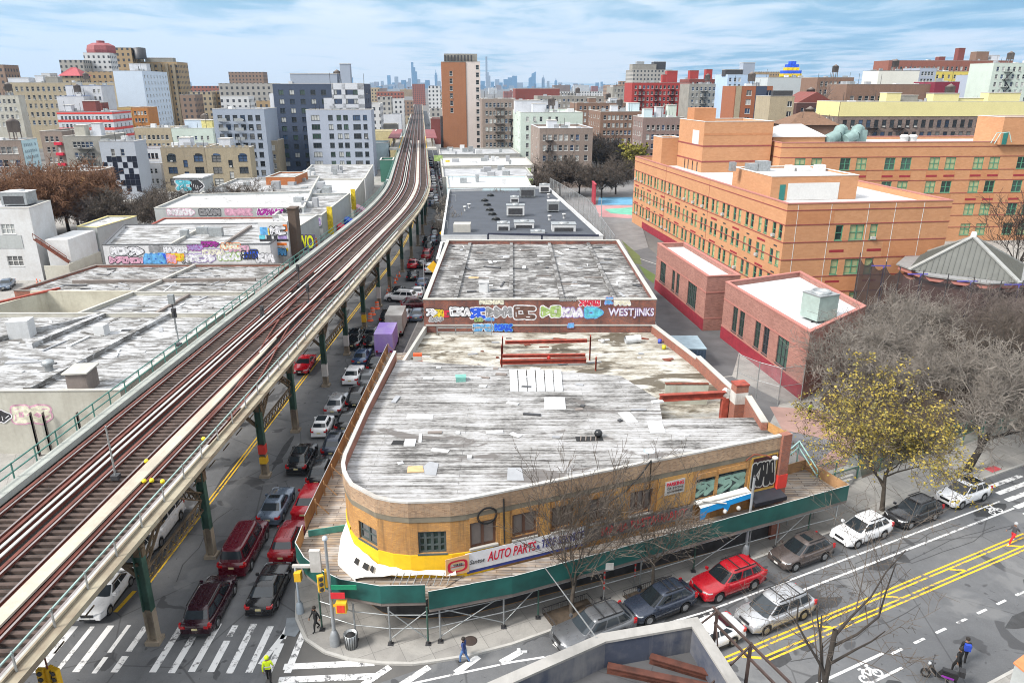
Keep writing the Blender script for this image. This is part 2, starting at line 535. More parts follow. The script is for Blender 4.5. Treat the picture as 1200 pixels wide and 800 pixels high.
def text_mesh(txt,size,extrude=0.01,offset=0.0,shear=0.0,spacing=1.0,align='CENTER'):
 cu=bpy.data.curves.new('lettering','FONT')
 cu.body=txt;cu.size=size;cu.extrude=extrude;cu.offset=offset;cu.shear=shear
 cu.space_character=spacing;cu.align_x=align;cu.align_y='CENTER';cu.resolution_u=3
 ob=bpy.data.objects.new('lettering',cu);C.objects.link(ob)
 dg=bpy.context.evaluated_depsgraph_get();dg.update()
 me=bpy.data.meshes.new_from_object(ob.evaluated_get(dg))
 bpy.data.objects.remove(ob);bpy.data.curves.remove(cu)
 return me
def wall_mtx(p,ex,off=0.0,tilt=0.0):
 """text x along ex (unit 2D), up = z, facing the outside (right of ex), set off from the wall; in world space"""
 e=Vector((ex[0],ex[1],0)).normalized();nrm=Vector((e.y,-e.x,0))
 q=Vector(p)+nrm*off
 if tilt:
  up=Vector((0,0,1));e2=e*math.cos(tilt)+up*math.sin(tilt);up=up*math.cos(tilt)-e*math.sin(tilt);e=e2
 else:up=Vector((0,0,1))
 return Matrix(((e.x,up.x,nrm.x,q.x),(e.y,up.y,nrm.y,q.y),(e.z,up.z,nrm.z,q.z),(0,0,0,1)))
def lettering(name,txt,size,mat,parent,p,ex,off=0.02,width=None,**k):
 tilt=k.pop('tilt',0.0)
 me=text_mesh(txt,size,**k)
 me.materials.clear();me.materials.append(mat)
 xs=[v.co.x for v in me.vertices]
 mt=wall_mtx(p,ex,off,tilt)
 if width and xs:
  s=width/(max(xs)-min(xs));mt=mt@Matrix.Diagonal((s,1,1,1))
 base=Matrix.Identity(4)
 if parent is not None:
  pr=parent
  loc=Vector((0,0,0))
  while pr is not None:loc+=Vector(pr.location);pr=pr.parent
  base=Matrix.Translation(-loc)
 return link_mesh(name,me,parent,base@mt)
def bubble(mb,p,ex,w,h,seed,m0=0,m1=1,off=0.02,n=None):
 """a throw-up: fat overlapping rounded strokes painted on a wall (outline slot m0 under fill slot m1), p = its lower start"""
 r=random.Random(seed)
 e=Vector((ex[0],ex[1],0)).normalized();nr=Vector((e.y,-e.x,0));up=Vector((0,0,1))
 P=Vector(p)
 n=n or max(2,int(w/h*1.7))
 cnt=[0]
 def cap(x0,y0,x1,y1,rad_,o,m):
  a=math.atan2(y1-y0,x1-x0);pts=[]
  for c,s0 in(((x1,y1),-math.pi/2),((x0,y0),math.pi/2)):
   for k in range(6):
    t=a+s0+math.pi*k/5;pts.append((c[0]+rad_*math.cos(t),c[1]+rad_*math.sin(t)))
  cnt[0]+=1;o+=0.00035*cnt[0]
  mb.face([P+e*x+up*y+nr*o for x,y in pts],m)
 lw=w/n;T=min(lw*.36,h*.20);st=[]
 for i in range(n):
  cx=lw*(i+.5);a,b,t,mid=cx-lw*.34,cx+lw*.34,h-T,h*.5
  bot=T
  kind=r.randrange(7);sl=r.uniform(-.18,.18)*lw
  S_={0:[(a,bot,a+sl,t),(a,bot,b,bot),(a+sl,t,b,t)],1:[(a,bot,cx,t),(cx,t,b,bot),(a*.6+cx*.4,mid,b*.6+cx*.4,mid)],2:[(a,bot,a,t),(a,t,b,mid),(b,mid,a,bot)],3:[(b,t,a,t),(a,t,b,mid),(b,mid,a,bot)],4:[(a,bot,a,t),(a,mid,b,t),(a,mid,b,bot)],5:[(a,t,a,bot),(a,bot,b,bot),(b,bot,b,t),(b,t,a,t)],6:[(a,bot,a+sl,t),(a+sl,t,cx,mid),(cx,mid,b,t),(b,t,b+sl,bot)]}[kind]
  st+=[(x0,min(max(y0+r.uniform(-.05,.05)*h,T*.9),h-T*.9),x1,min(max(y1+r.uniform(-.05,.05)*h,T*.9),h-T*.9))for x0,y0,x1,y1 in S_]
 for q in st:cap(*q,T*1.25,off,m0)
 for q in st:cap(*q,T*.82,off+.004,m1)
 for q in st[::2]:cap(q[0],q[1],(q[0]+q[2])/2,(q[1]+q[3])/2,T*.13,off+.008,m0)
# ---- shared materials
M_stone=stucco('coping_stone',(0.50,0.48,0.45),0.3)
M_white=stucco('white_coating',(0.6,0.61,0.63),0.25)
M_conc=stucco('concrete',(0.42,0.41,0.39),0.35)
M_concl=stucco('pale_concrete',(0.42,0.41,0.38),0.5)
M_rust=plain('rusty_steel',(0.16,0.045,0.025),0.85,0.5,2.5,0.0,0.3)
M_redlead=plain('red_oxide_steel',(0.28,0.05,0.03),0.75,0.45,2.0)
M_galv=plain('galvanised_pipe',(0.36,0.38,0.39),0.45,0.25,3.0,0.6)
M_steel=plain('dark_steel',(0.06,0.06,0.065),0.5,0.3,3.0,0.3)
M_acbox=plain('window_unit_grey',(0.40,0.40,0.39),0.6,0.2)
M_black=plain('black_rubber',(0.012,0.012,0.013),0.8,0.2)
M_frame_g=plain('green_window_frame',(0.075,0.24,0.15),0.5,0.15)
M_frame_w=plain('white_window_frame',(0.62,0.62,0.60),0.5,0.12)
M_frame_d=plain('dark_window_frame',(0.05,0.055,0.06),0.5,0.2)
M_frame_b=plain('brown_window_frame',(0.12,0.06,0.04),0.6,0.2)
G_dark=glass('dark_glass')
G_blue=glass('blue_glass',(0.03,0.05,0.09),0.06)
G_green=glass('green_tinted_glass',(0.035,0.06,0.05),0.08)
G_shade=plain('window_blind',(0.32,0.35,0.19),0.7,0.15)
G_shade_w=plain('pale_window_blind',(0.42,0.43,0.42),0.6,0.2)
G_curt=plain('dim_curtain',(0.14,0.14,0.14),0.7,0.3)
GL=[G_dark,G_dark,G_dark,G_blue,G_curt]
GLW=[G_dark,G_dark,G_blue,G_curt,G_shade_w]
def m_asphalt():
 t=NT('asphalt')
 o=t.ob()
 big=t.noise(o,0.10,6,0.6,0.4);med=t.noise(o,0.8,6,0.7);fin=t.noise(o,14,3,0.6)
 c=t.ramp(big,[(0.32,(0.090,0.094,0.102)),(0.5,(0.118,0.122,0.130)),(0.7,(0.145,0.147,0.150))])
 c=t.mix(t.rng(med,0.35,0.7,0.0,0.5),c,(0.062,0.064,0.070))
 c=t.mix(t.rng(fin,0.45,0.8,0.0,0.35),c,(0.17,0.17,0.17))
 pt=t.noise(o,0.33,3,0.5,1.2)
 c=t.mix(t.rng(pt,0.62,0.64,0.0,0.8),c,(0.045,0.046,0.050))
 wv=t.add('ShaderNodeTexVoronoi',feature='DISTANCE_TO_EDGE')
 wob=t.mix(0.35,o,t.add('ShaderNodeTexNoise').outputs[1],'ADD')
 t.l.new(wob,wv.inputs['Vector']);wv.inputs['Scale'].default_value=0.13
 c=t.mix(t.rng(wv.outputs[0],0.003,0.008,0.5,0.0),c,(0.03,0.03,0.032))
 sp=t.noise(o,1.7,5,0.6,0.8)
 c=t.mix(t.rng(sp,0.66,0.70,0.0,0.7),c,(0.03,0.031,0.034))
 c=t.mix(t.rng(t.noise(t.mapv(o,(1,1,1),0.9,(5,9,0)),0.22,4,0.5,0.6),0.58,0.62,0.0,0.5),c,(0.17,0.172,0.175))
 st=t.noise(t.mapv(o,(0.9,0.03,1)),1.0,4)
 c=t.mix(t.rng(st,0.55,0.75,0.0,0.35),c,(0.055,0.056,0.06))
 t.bump(fin,0.25,0.01)
 return t.done(c,0.88)
M_asph=m_asphalt()
def m_pavement():
 t=NT('pavement_concrete')
 o=t.ob()
 v=t.mapv(o,(1,1,1),-0.455)
 col,fac=t.brick(v,(0.27,0.26,0.245),(0.32,0.31,0.29),(0.13,0.125,0.12),1.55,1.55,0.015,0.0,0.0)
 a=t.noise(o,0.5,7,0.7,0.5);b=t.noise(o,9,3)
 c=t.mix(t.rng(a,0.42,0.72,0.0,0.65),col,(0.15,0.145,0.14))
 c=t.mix(t.rng(b,0.55,0.75,0.0,0.3),c,(0.14,0.13,0.12))
 return t.done(c,0.9)
M_pave=m_pavement()
def m_ground():
 t=NT('city_ground')
 a=t.noise(t.ob(),0.02,8,0.7);b=t.noise(t.ob(),0.5,4)
 c=t.ramp(a,[(0.35,(0.07,0.07,0.07)),(0.5,(0.12,0.115,0.11)),(0.65,(0.17,0.15,0.13))])
 return t.done(t.mix(t.rng(b,0.4,0.7,0,0.4),c,(0.06,0.06,0.06)),0.95)
def m_mark(name,col):
 t=NT(name)
 a=t.noise(t.ob(),2.2,7,0.75);b=t.noise(t.ob(),0.35,3)
 f=t.mth('ADD',a,t.mth('MULTIPLY',b,0.4))
 c=t.mix(t.rng(f,0.73,0.83),col,(0.12,0.12,0.125))
 return t.done(c,0.8)
M_mw=m_mark('road_paint_white',(0.66,0.66,0.66))
M_my=m_mark('road_paint_yellow',(0.66,0.41,0.02))
# ---- ground, roads, pavements
def struct(name,mb,m):
 return tag(mb.build(name,m),kind='structure')
g=MB();g.face([(-16000,-400,-0.006),(16000,-400,-0.006),(16000,15000,-0.006),(-16000,15000,-0.006)]);struct('ground',g,m_ground())
def axis(Y):
 if Y<130:return-25.1+0.02*(Y-36)
 t=min(Y,190)-130
 x=-23.22+0.02*t-0.00115*t*t
 if Y>190:x-=0.118*(Y-190)
 return x
def head_at(Y):
 return math.atan(0.02 if Y<130 else(0.02-0.0023*(min(Y,190)-130)))
YS=[-30,-10,10,20,30,40,50,60,70,80,90,100,110,120,130]+[135+5*i for i in range(12)]+[200+20*i for i in range(40)]
PD=(0.8986,0.4389);PN=(0.4389,-0.8986)
def CS(s,p,z=0.0):return(PD[0]*s+PN[0]*p,34.8+PD[1]*s+PN[1]*p,z)
r_=MB()
for a,b in zip(YS,YS[1:]):
 r_.face([(axis(a)-9.6,a,0.004),(axis(a)+11.6,a,0.004),(axis(b)+11.6,b,0.004),(axis(b)-9.6,b,0.004)])
struct('avenue_road',r_,M_asph)
r_=MB()
for s in range(-90,200,10):r_.face([CS(s,15.0,0.008),CS(s+10,15.0,0.008),CS(s+10,-0.6,0.008),CS(s,-0.6,0.008)])
struct('cross_street_road',r_,M_asph)
corner=[(-14.2,42.0),(-13.95,39.5),(-13.2,36.9),(-12.2,35.2),(-10.8,34.15),(-9.3,33.6),(-7.4,33.3),(-5.6,33.25),(-4.2,33.5),(-2.6,33.85),(0,34.8)]
kerb=[(axis(Y)+10.9,Y)for Y in YS if Y>44][::-1]+corner+[CS(s,0)[:2]for s in(20,43,58)]
def kerbed(name,outline,inner,h=0.13,m=M_pave):
 mb=MB()
 poly=outline+inner
 mb.prism(poly,0.0,h,0,0,False)
 o=struct(name,mb,m)
 k=MB()
 for a,b in zip(outline,outline[1:]):
  k.beam((a[0],a[1],h/2+0.012),(b[0],b[1],h/2+0.012),0.17,h+0.012,0)
 struct('kerb',k,M_conc)
kerbed('pavement',kerb,[CS(58,-90)[:2],(axis(980)+60,980)])
lk=[(axis(Y)-9.0,Y)for Y in YS if 20<Y<900]
kerbed('pavement',lk,[(axis(900)-40,900),(-120,300),(-120,25)])
kerbed('pavement',[CS(s,14.2)[:2]for s in(160,60,20,0)],[CS(0,60)[:2],CS(160,60)[:2]])
kerbed('pavement',[CS(66,-80)[:2],CS(66,0)[:2],CS(160,0)[:2]],[CS(160,-80)[:2]])
# ---- road markings (one painted sheet per kind)
rp=random.Random(31);pm_=MB()
for i in range(46):
 if i<24:x,y=axis(50)+rp.uniform(-5,10.5),rp.uniform(36,120);w,l=rp.uniform(.3,1.1),rp.uniform(.5,4.0)
 else:x,y,_=CS(rp.uniform(-2,48),rp.uniform(2,13));w,l=rp.uniform(.4,3.0),rp.uniform(.2,.9)
 n=9;a0=0 if i<24 else .455
 ps=[]
 for k in range(n):
  t=2*math.pi*k/n;u,v=w*math.cos(t)*rp.uniform(.6,1.1),l*math.sin(t)*rp.uniform(.6,1.1)
  ps.append((x+u*math.cos(a0)-v*math.sin(a0),y+u*math.sin(a0)+v*math.cos(a0),.0105+.0001*i))
 pm_.face(ps)
for i in range(14):
 x,y=axis(60)+rp.uniform(-5,10),rp.uniform(36,100);pts=[(x,y)]
 for k in range(6):pts.append((pts[-1][0]+rp.gauss(0,.35),pts[-1][1]+rp.uniform(.5,2)))
 for a,b in zip(pts,pts[1:]):pm_.face([(a[0]-.03,a[1],.0105),(a[0]+.03,a[1],.0105),(b[0]+.03,b[1],.0105),(b[0]-.03,b[1],.0105)])
for i in range(8):
 s0,p0=rp.uniform(5,40),rp.uniform(3,12);q=[CS(s0+k*1.6,p0+rp.gauss(0,.12))for k in range(8)]
 for a,b in zip(q,q[1:]):pm_.face([(a[0],a[1]-.03,.0125),(b[0],b[1]-.03,.0125),(b[0],b[1]+.03,.0125),(a[0],a[1]+.03,.0125)])
struct('asphalt_patches',pm_,plain('tar_patch_asphalt',(.042,.043,.046),.8,.35,2.0))
mk=MB();my=MB()
ZM=0.014
def pline(mb,a,b,w,z=ZM,px=True):
 if px:a,b=G(*a),G(*b)
 z+=0.0006*(len(mb.f)%9)
 d=Vector((b[0]-a[0],b[1]-a[1])).normalized();q=Vector((-d.y,d.x))*(w/2)
 mb.face([(a[0]-q.x,a[1]-q.y,z),(a[0]+q.x,a[1]+q.y,z),(b[0]+q.x,b[1]+q.y,z),(b[0]-q.x,b[1]-q.y,z)][::-1])
def up_faces(mb):
 for k,f in enumerate(mb.f):
  a,b,c=(Vector(mb.v[i])for i in f[:3])
  if(b-a).cross(c-a).z<0:mb.f[k]=tuple(reversed(f))
for i in range(14):
 x=-26.6+i*1.08
 if i==5:continue
 a,b=32.7+R.uniform(-.1,.1),36.5+R.uniform(-.15,.15)
 w=0.28 if i in(1,3)else 0.40
 if i in(3,4,9,12):
  m=R.uniform(33.8,35.2);pline(mk,(x,a),(x+.03,m),w,px=False);pline(mk,(x+.03,m+.35),(x+.06,b),w*.9,px=False)
 else:pline(mk,(x,a),(x+.06,b),w,px=False)
for k in range(7):
 y=33.15-k*0.98
 pline(mk,(-12.9,y-0.05),(-7.8+0.35*k,y+0.25),0.46,px=False)
pline(mk,(305,778),(333,743),0.32)
for a,b in(((424,803),(457,781)),((469,803),(503,781)),((534,788),(561,769)),((587,776),(612,762)),((650,757),(668,746))):
 pline(mk,a,b,0.42)
def csline(mb,s0,s1,p,w):pline(mb,CS(s0,p),CS(s1,p),w,px=False)
for a,b in(((-6.3,0.2),(-0.6,1.2)),((-0.6,1.2),(1.6,1.75)),((1.6,1.75),(6,2.2)),((6,2.2),(12,2.7)),((12,2.7),(41.5,2.75))):
 pline(mk,CS(*a),CS(*b),0.14,px=False)
csline(mk,7,41.5,3.85,0.16)
for k in range(7):csline(mk,19.4+1.95*k,20.3+1.95*k,10.25,0.16)
csline(mk,10,19.0,10.0,0.16);csline(mk,12,19.0,11.25,0.16)
for k in range(7):csline(mk,47.2-0.45*k,42.9-0.4*k,1.0+0.95*k,0.42)
for q in(6.25,6.55,7.2,7.5):csline(my,7.5 if q<7 else 12.5,60,q,0.13)
for s in(11.5,17.2,23.4,29.8,36.0):pline(my,CS(s,6.6),CS(s+0.9,7.2),0.2,px=False)
for a,b in zip(YS,YS[1:]):
 if 45<b<=420:
  for q in(-0.15,0.15):pline(my,(axis(a)+0.95+q,a),(axis(b)+0.95+q,b),0.14,px=False)
  if b>130:pline(mk,(axis(a)+8.6,a),(axis(b)+8.6,b),0.12,px=False)
pline(my,(135,717),(158,692),0.28);
def bike_symbol(mb,s,p,k=1.0):
 for ds in(-0.55,0.55):
  n=10
  for i in range(n):
   a0,a1=2*math.pi*i/n,2*math.pi*(i+1)/n
   q=[CS(s+(ds+rr*math.cos(a))*k,p+0.30+rr*math.sin(a)*k,ZM)for rr,a in((.33,a0),(.33,a1),(.2,a1),(.2,a0))]
   mb.face(q)
 for a,b in(((-.55,.3),(-.15,-.2)),((-.15,-.2),(.4,-.15)),((.4,-.15),(.0,.3)),((.55,.3),(.35,-.4)),((-.3,-.35),(-.05,-.35)),((0,.3),(-.15,-.2)),((.35,-.4),(.6,-.4))):
  pline(mb,CS(s+a[0]*k,p+a[1]*k),CS(s+b[0]*k,p+b[1]*k),0.12,ZM+0.004,False)
bike_symbol(mk,16.9,10.6,0.95);bike_symbol(mk,39.8,3.2,0.8);bike_symbol(mk,12.0,3.25,0.8)
up_faces(mk);up_faces(my)
struct('road_markings',mk,M_mw);struct('road_markings',my,M_my)
mb=MB();pl=[CS(45.3,-1.0,0.137),CS(46.6,-1.0,0.137),CS(46.6,-0.25,0.137),CS(45.3,-0.25,0.137)]
mb.face(pl);up_faces(mb)
tag(mb.build('tactile_paving',plain('red_tactile',(0.42,0.06,0.07),0.8,0.2)),'red tactile paving square at the kerb ramp by the far crossing','tactile paving')
for k,(u,v)in enumerate(((1004/4+300,602/4+600),)):
 x,y=G(u,v,0.13);mb=MB();mb.lathe((x,y,0.131),[(0.42,0),(0.42,0.012),(0.36,0.016),(0.001,0.016)],16)
 tag(mb.build('manhole_cover',plain('cast_iron',(0.055,0.04,0.035),0.7,0.3)),'round rusty manhole cover in the pavement near the walking man','manhole cover')
mb=MB();pts=[G(u,v,0)for u,v in((336,724),(349,723),(353,736),(346,746),(333,744))]
mb.prism([(p[0],p[1])for p in pts],0.012,0.03);tag(mb.build('steel_plate',plain('plate_grey',(0.17,0.19,0.21),0.5,0.25)),'grey metal plate lying in the gutter at the rounded street corner','steel plate')
# ---- the elevated railway
VB=(axis(40),40,0)
VR=thing('elevated_railway','rust brown elevated railway on green steel columns over the avenue','elevated railway',VB)
M_tie=plain('weathered_ties',(0.075,0.052,0.044),0.95,0.6,0.9)
M_railr=plain('rusty_rail',(0.16,0.05,0.036),0.6,0.35,0.8,0.3)
M_railtop=plain('worn_rail_top',(0.34,0.30,0.29),0.35,0.3,1.0,0.7)
M_cover=stucco('third_rail_cover',(0.46,0.46,0.44),0.7)
M_plank=stucco('walkway_planks',(0.42,0.385,0.32),0.55,(0.2,0.17,0.13))
M_cream=stucco('cream_painted_edge',(0.30,0.27,0.20),0.9,(0.12,0.075,0.05))
M_gg=stucco('grey_green_band',(0.33,0.345,0.32),0.6,(0.16,0.17,0.15))
M_vgreen=plain('viaduct_green_paint',(0.035,0.085,0.065),0.6,0.5,0.7)
M_brace=plain('peeling_brace_paint',(0.13,0.095,0.06),0.8,0.6,0.9)
M_tieshade=plain('under_tie_shade',(0.03,0.026,0.024),0.9,0.3)
M_railing=plain('green_railing',(0.05,0.16,0.135),0.55,0.35)
YV=[Y for Y in YS if 5<Y]
def off(Y,o):return axis(Y)+o
def strip(mb,o0,o1,z0,z1,ya=10,yb=980,m=0,mt=None):
 ys=sorted(set([Y for Y in YV if ya<Y<yb]+[ya,yb]))
 mt=m if mt is None else mt
 for a,b in zip(ys,ys[1:]):
  p=[(off(a,o0),a),(off(a,o1),a),(off(b,o1),b),(off(b,o0),b)]
  mb.face([(*q,z1)for q in p],mt)
  mb.face([(*q,z0)for q in reversed(p)],m)
  mb.face([(*p[1],z0),(*p[2],z0),(*p[2],z1),(*p[1],z1)],m)
  mb.face([(*p[3],z0),(*p[0],z0),(*p[0],z1),(*p[3],z1)],m)
 a,b=ys[0],ys[-1]
 mb.face([(off(a,o0),a,z0),(off(a,o1),a,z0),(off(a,o1),a,z1),(off(a,o0),a,z1)],m)
DZ=8.3
mb=MB();strip(mb,-5.0,5.0,7.72,7.86);mb.build('deck',M_tieshade,VR)  # slab coloured dark for the shade seen through the open ties
for o in(-4.3,4.25):
 mb=MB();strip(mb,o-0.16,o+0.16,6.85,7.70);strip(mb,o-0.3,o+0.3,7.70,7.72)
 mb.build('girder',M_brace,VR)
TR=(-3.05,0.6,3.65)
for tc in TR:
 mb=MB();Y=12.0
 while Y<420:
  h=head_at(Y);x=off(Y,tc)+R.uniform(-.06,.06)
  big=Y<150
  st=0.56 if big else 1.1
  mb.obox((x,Y),h,2.55,0.24 if big else 0.5,7.87,8.05)
  Y+=st
 mb.build('ties',M_tie,VR)['kind']='stuff'
for tc in TR:
 for s in(-1,1):
  mb=MB();o=tc+s*0.72
  strip(mb,o-0.06,o+0.06,8.05,8.21,m=0,mt=1)
  mb.build('rail',[M_railr,M_railtop],VR)
  mb=MB();o=tc+s*1.02
  strip(mb,o-0.10,o+0.10,8.05,8.17)
  mb.build('guard_timber',M_railr,VR)
for o,ya,yb in((-1.42,10,82),(-0.92,10,330),(-1.42,92,330),(1.92,62,330),(4.95-0.28,10,44),(4.95-0.28,50,120),(2.25,96,330)):
 mb=MB();strip(mb,o-0.09,o+0.09,8.30,8.36,ya,yb)
 Y=ya
 tr=mb.build('third_rail_cover',M_cover,VR)
 mb2=MB();strip(mb2,o-0.05,o+0.05,8.05,8.28,ya,yb);sub(mb2,'third_rail',M_railr,tr,VR)
mb=MB()
def taper(mb,pts,z):
 fine_=[]
 for(ya,a0,a1),(yb,b0,b1)in zip(pts,pts[1:]):
  n=max(1,int((yb-ya)/5));fine_+=[(ya+(yb-ya)*i/n,a0+(b0-a0)*i/n,a1+(b1-a1)*i/n)for i in range(n)]
 fine_.append(pts[-1])
 for(ya,a0,a1),(yb,b0,b1)in zip(fine_,fine_[1:]):
  mb.face([(off(ya,a0),ya,z),(off(ya,a1),ya,z),(off(yb,b1),yb,z),(off(yb,b0),yb,z)])
  mb.face([(off(ya,a1),ya,z-.12),(off(yb,b1),yb,z-.12),(off(yb,b1),yb,z),(off(ya,a1),ya,z)])
  mb.face([(off(yb,b0),yb,z-.12),(off(ya,a0),ya,z-.12),(off(ya,a0),ya,z),(off(yb,b0),yb,z)])
taper(mb,[(10,1.72,2.5),(46,1.72,2.5),(52,1.78,2.45),(62,1.95,2.25),(66,2.05,2.12)],8.33)
mb.build('plank_walk',M_plank,VR);mb=MB()
taper(mb,[(88,1.9,2.2),(98,1.75,2.4),(130,1.72,2.45),(200,1.72,2.45),(330,1.72,2.4)],8.33)
mb.build('plank_walk',M_plank,VR)
for o in(-0.72,0.72):
 for ya,oa,yb,ob in((48,TR[2],80,TR[1]),(94,TR[2],66,TR[1])):
  mb=MB();n=10;pts=[]
  for i in range(n+1):
   t=i/n;s_=t*t*(3-2*t);Y=ya+(yb-ya)*t
   pts.append((off(Y,oa+(ob-oa)*s_+o),Y,8.15))
  for a,b in zip(pts,pts[1:]):mb.beam(a,b,0.12,0.15,0)
  mb.build('crossover_rail',[M_railr],VR)
mb=MB();strip(mb,-5.25,-4.55,8.0,8.42);mb.build('parapet',M_gg,VR)
mb=MB();strip(mb,4.86,5.42,8.0,8.28,m=0,mt=1);mb.build('edge_walk',[M_cream,M_cream],VR)
mb=MB();strip(mb,4.80,4.90,8.30,8.44,10,420);mb.build('edge_board',M_cream,VR)
Y=11.0;mb=MB();mb2=MB()
for o,hgt,st in((5.0,1.05,2.6),(-5.38,1.15,2.2)):
 Y=11.0;prev=None
 while Y<400:
  x=off(Y,o)
  q=R.random()
  r=VR
  m_=MB();m_.beam((x,Y,8.0),(x,Y,8.25+hgt),0.07,0.07)
  if Y<105:m_.build('railing_post',M_railing if o<0 else M_galv,VR)
  Y+=st
 rl=MB();zs=(0.55,1.1)if o<0 else(0.98,)
 for z in zs:strip(rl,o-0.035,o+0.035,8.25+z-0.035,8.25+z+0.035,10,400)
 if o<0:strip(rl,o-0.06,o+0.02,7.9,8.1,10,400)
 rl.build('handrail',M_railing if o<0 else plain('pale_green_rail',(0.25,0.36,0.34),0.5,0.2),VR)
M_colpeel=stucco('peeling_column_base',(0.30,0.25,0.19),0.95,(0.05,0.035,0.03))
def lattice(mb,p,q,w,m=0,n=6,up=(0,0,1)):
 p=Vector(p);q=Vector(q);d=(q-p).normalized();a=Vector(up);a=(a-d*a.dot(d)).normalized()*(w/2)
 mb.beam(p+a,q+a,0.14,0.09,m);mb.beam(p-a,q-a,0.14,0.09,m)
 for i in range(n):
  s=p+(q-p)*(i/n);e=p+(q-p)*((i+1)/n)
  k=1 if i%2 else-1
  mb.beam(s+a*k,e-a*k,0.09,0.03,m)
  mb.beam(s-a*k,e+a*k,0.09,0.03,m)
cols=[24.5,35.1,43.4,54.5,63.0,74.1,84.0,94.1,104.6,113.5,126,137,148,160,172,184,196,208,220,232,244]
for i,Y in enumerate(cols):
 h=head_at(Y)
 for o in(4.05,-4.05):
  x=off(Y,o)
  m_=MB()
  m_.box(x-.26,Y-.24,2.3,x-.20,Y+.24,6.95);m_.box(x+.20,Y-.24,2.3,x+.26,Y+.24,6.95);m_.box(x-.20,Y-.06,2.3,x+.20,Y+.06,6.95)
  col=m_.build('column',M_vgreen,VR)
  p_=MB();p_.box(x-.27,Y-.25,0.25,x-.19,Y+.25,2.297);p_.box(x+.19,Y-.25,0.25,x+.27,Y+.25,2.297);p_.box(x-.19,Y-.08,0.25,x+.19,Y+.08,2.297)
  p_.box(x-.42,Y-.4,0.0,x+.42,Y+.4,0.25)
  sub(p_,'column_base',M_colpeel,col,VR)
  if Y<200:
   k_=MB()
   for sy in(-1,1):
    if(sy>0)==(i%2==0):continue
    lattice(k_,(x,Y+sy*0.25,4.9),(x,Y+sy*3.4,7.0),0.5,0,5)
   k_.build('knee_brace',M_brace,VR)
 cg=MB();cg.box(off(Y,-4.4),Y-.2,6.0,off(Y,4.4),Y+.2,6.75);cg.box(off(Y,-4.4),Y-.3,6.72,off(Y,4.4),Y+.3,6.78)
 for s in(-1,1):
  cg.beam((off(Y,s*3.85),Y,4.6),(off(Y,s*2.4),Y,6.05),0.2,0.25)
 cg.build('cross_girder',M_brace,VR)
for a,b in((1,2),(3,4),(5,6),(7,8)):
 for o in(4.05,-4.05):
  k_=MB();lattice(k_,(off(cols[a],o),cols[a]+.3,4.3),(off(cols[b],o),cols[b]-.3,4.3),0.8,0,10)
  k_.build('lattice_strut',M_brace,VR)
for Y in[12+2.4*i for i in range(50)]:
 m_=MB();x=off(Y,4.88);m_.beam((x,Y,7.1),(x+0.48,Y,7.66),0.12,0.08);m_.build('walk_bracket',M_brace,VR)
def on_column(i,z0,z1,m,name):
 Y=cols[i];x=off(Y,4.05);m_=MB();m_.box(x-.29,Y-.27,z0,x+.29,Y+.27,z1);return m_.build(name,m,VR)
M_yel=plain('signal_yellow',(0.72,0.42,0.02),0.5,0.15)
M_red=plain('signal_red',(0.55,0.04,0.03),0.5,0.15)
M_notice=stucco('paper_notice',(0.55,0.53,0.52),0.5)
on_column(3,2.2,3.0,M_red,'red_band');on_column(3,1.3,1.9,M_yel,'yellow_band')
on_column(5,1.2,2.6,M_notice,'notice');on_column(6,1.2,2.5,M_notice,'notice');on_column(8,1.3,3.0,M_notice,'notice');on_column(7,1.0,2.0,M_yel,'yellow_band')
M_maroon=plain('maroon_canopy',(0.20,0.05,0.055),0.7,0.3)
for s in(-1,1):
 Yp=292;mb=MB();strip(mb,s*7.0-1.9,s*7.0+1.9,7.9,8.6,285,350)
 pf=mb.build('platform',M_concl,VR)
 mb=MB();strip(mb,s*7.2-2.1,s*7.2+2.1,11.8,12.1,290,346)
 cn=mb.build('platform_canopy',M_maroon,VR)
 mb=MB()
 for Y in range(293,346,8):mb.beam((off(Y,s*7.6),Y,8.6),(off(Y,s*7.6),Y,11.8),0.25,0.25)
 sub(mb,'canopy_post',M_cream,cn,VR)
 mb=MB();strip(mb,s*5.2-0.15,s*5.2+0.15,8.55,8.7,285,350);sub(mb,'platform_edge',M_yel,pf,VR)
def track_signal(u,v,hgt,label,head_n=2):
 x,y=G(u,v,8.1)
 t=thing('track_signal',label,'rail signal',(x,y,8.06))
 m_=MB();m_.box(x-.22,y-.22,8.06,x+.22,y+.22,8.35);m_.build('base',M_steel,t)
 m_=MB();m_.tube((x,y,8.35),(x,y,8.35+hgt),0.06,0.05);m_.build('mast',M_galv if hgt>2.8 else M_steel,t)
 if head_n:
  m_=MB();m_.box(x-.17,y-.14,8.35+hgt-.9,x+.17,y+.14,8.35+hgt)
  for k in range(head_n):m_.tube((x,y-.14,8.35+hgt-.25-.35*k),(x,y-.3,8.35+hgt-.25-.35*k),0.12,0.12,8)
  m_.build('signal_head',M_steel,t)
 return t
track_signal(136,560,3.3,'tall thin rusty signal mast on the plank walk between tracks',0)
track_signal(362,355,1.9,'black rail signal with its head beside the middle track',2)
track_signal(351,335,2.4,'black rail signal on a taller post beside the far track',2)
track_signal(308,372,1.0,'short squat black dwarf signal between the tracks',1)
track_signal(210,405,3.4,'black rail signal by the green railing of the viaduct',2)
M_ylamp=plain('yellow_cap',(0.75,0.60,0.02),0.5,0.1)
for k,(u,v)in enumerate(((471/4,658/4+400),(676/4,658/4+400),(712/4,655/4+400),(763/4,660/4+400),(687/4,565/4+400),(955/4,460/4+400))):
 if k==0:continue
 x,y=G(u,v,8.2);m_=MB();m_.ball((x,y,8.27),0.15,8);m_.build('yellow_cap',M_ylamp,VR)
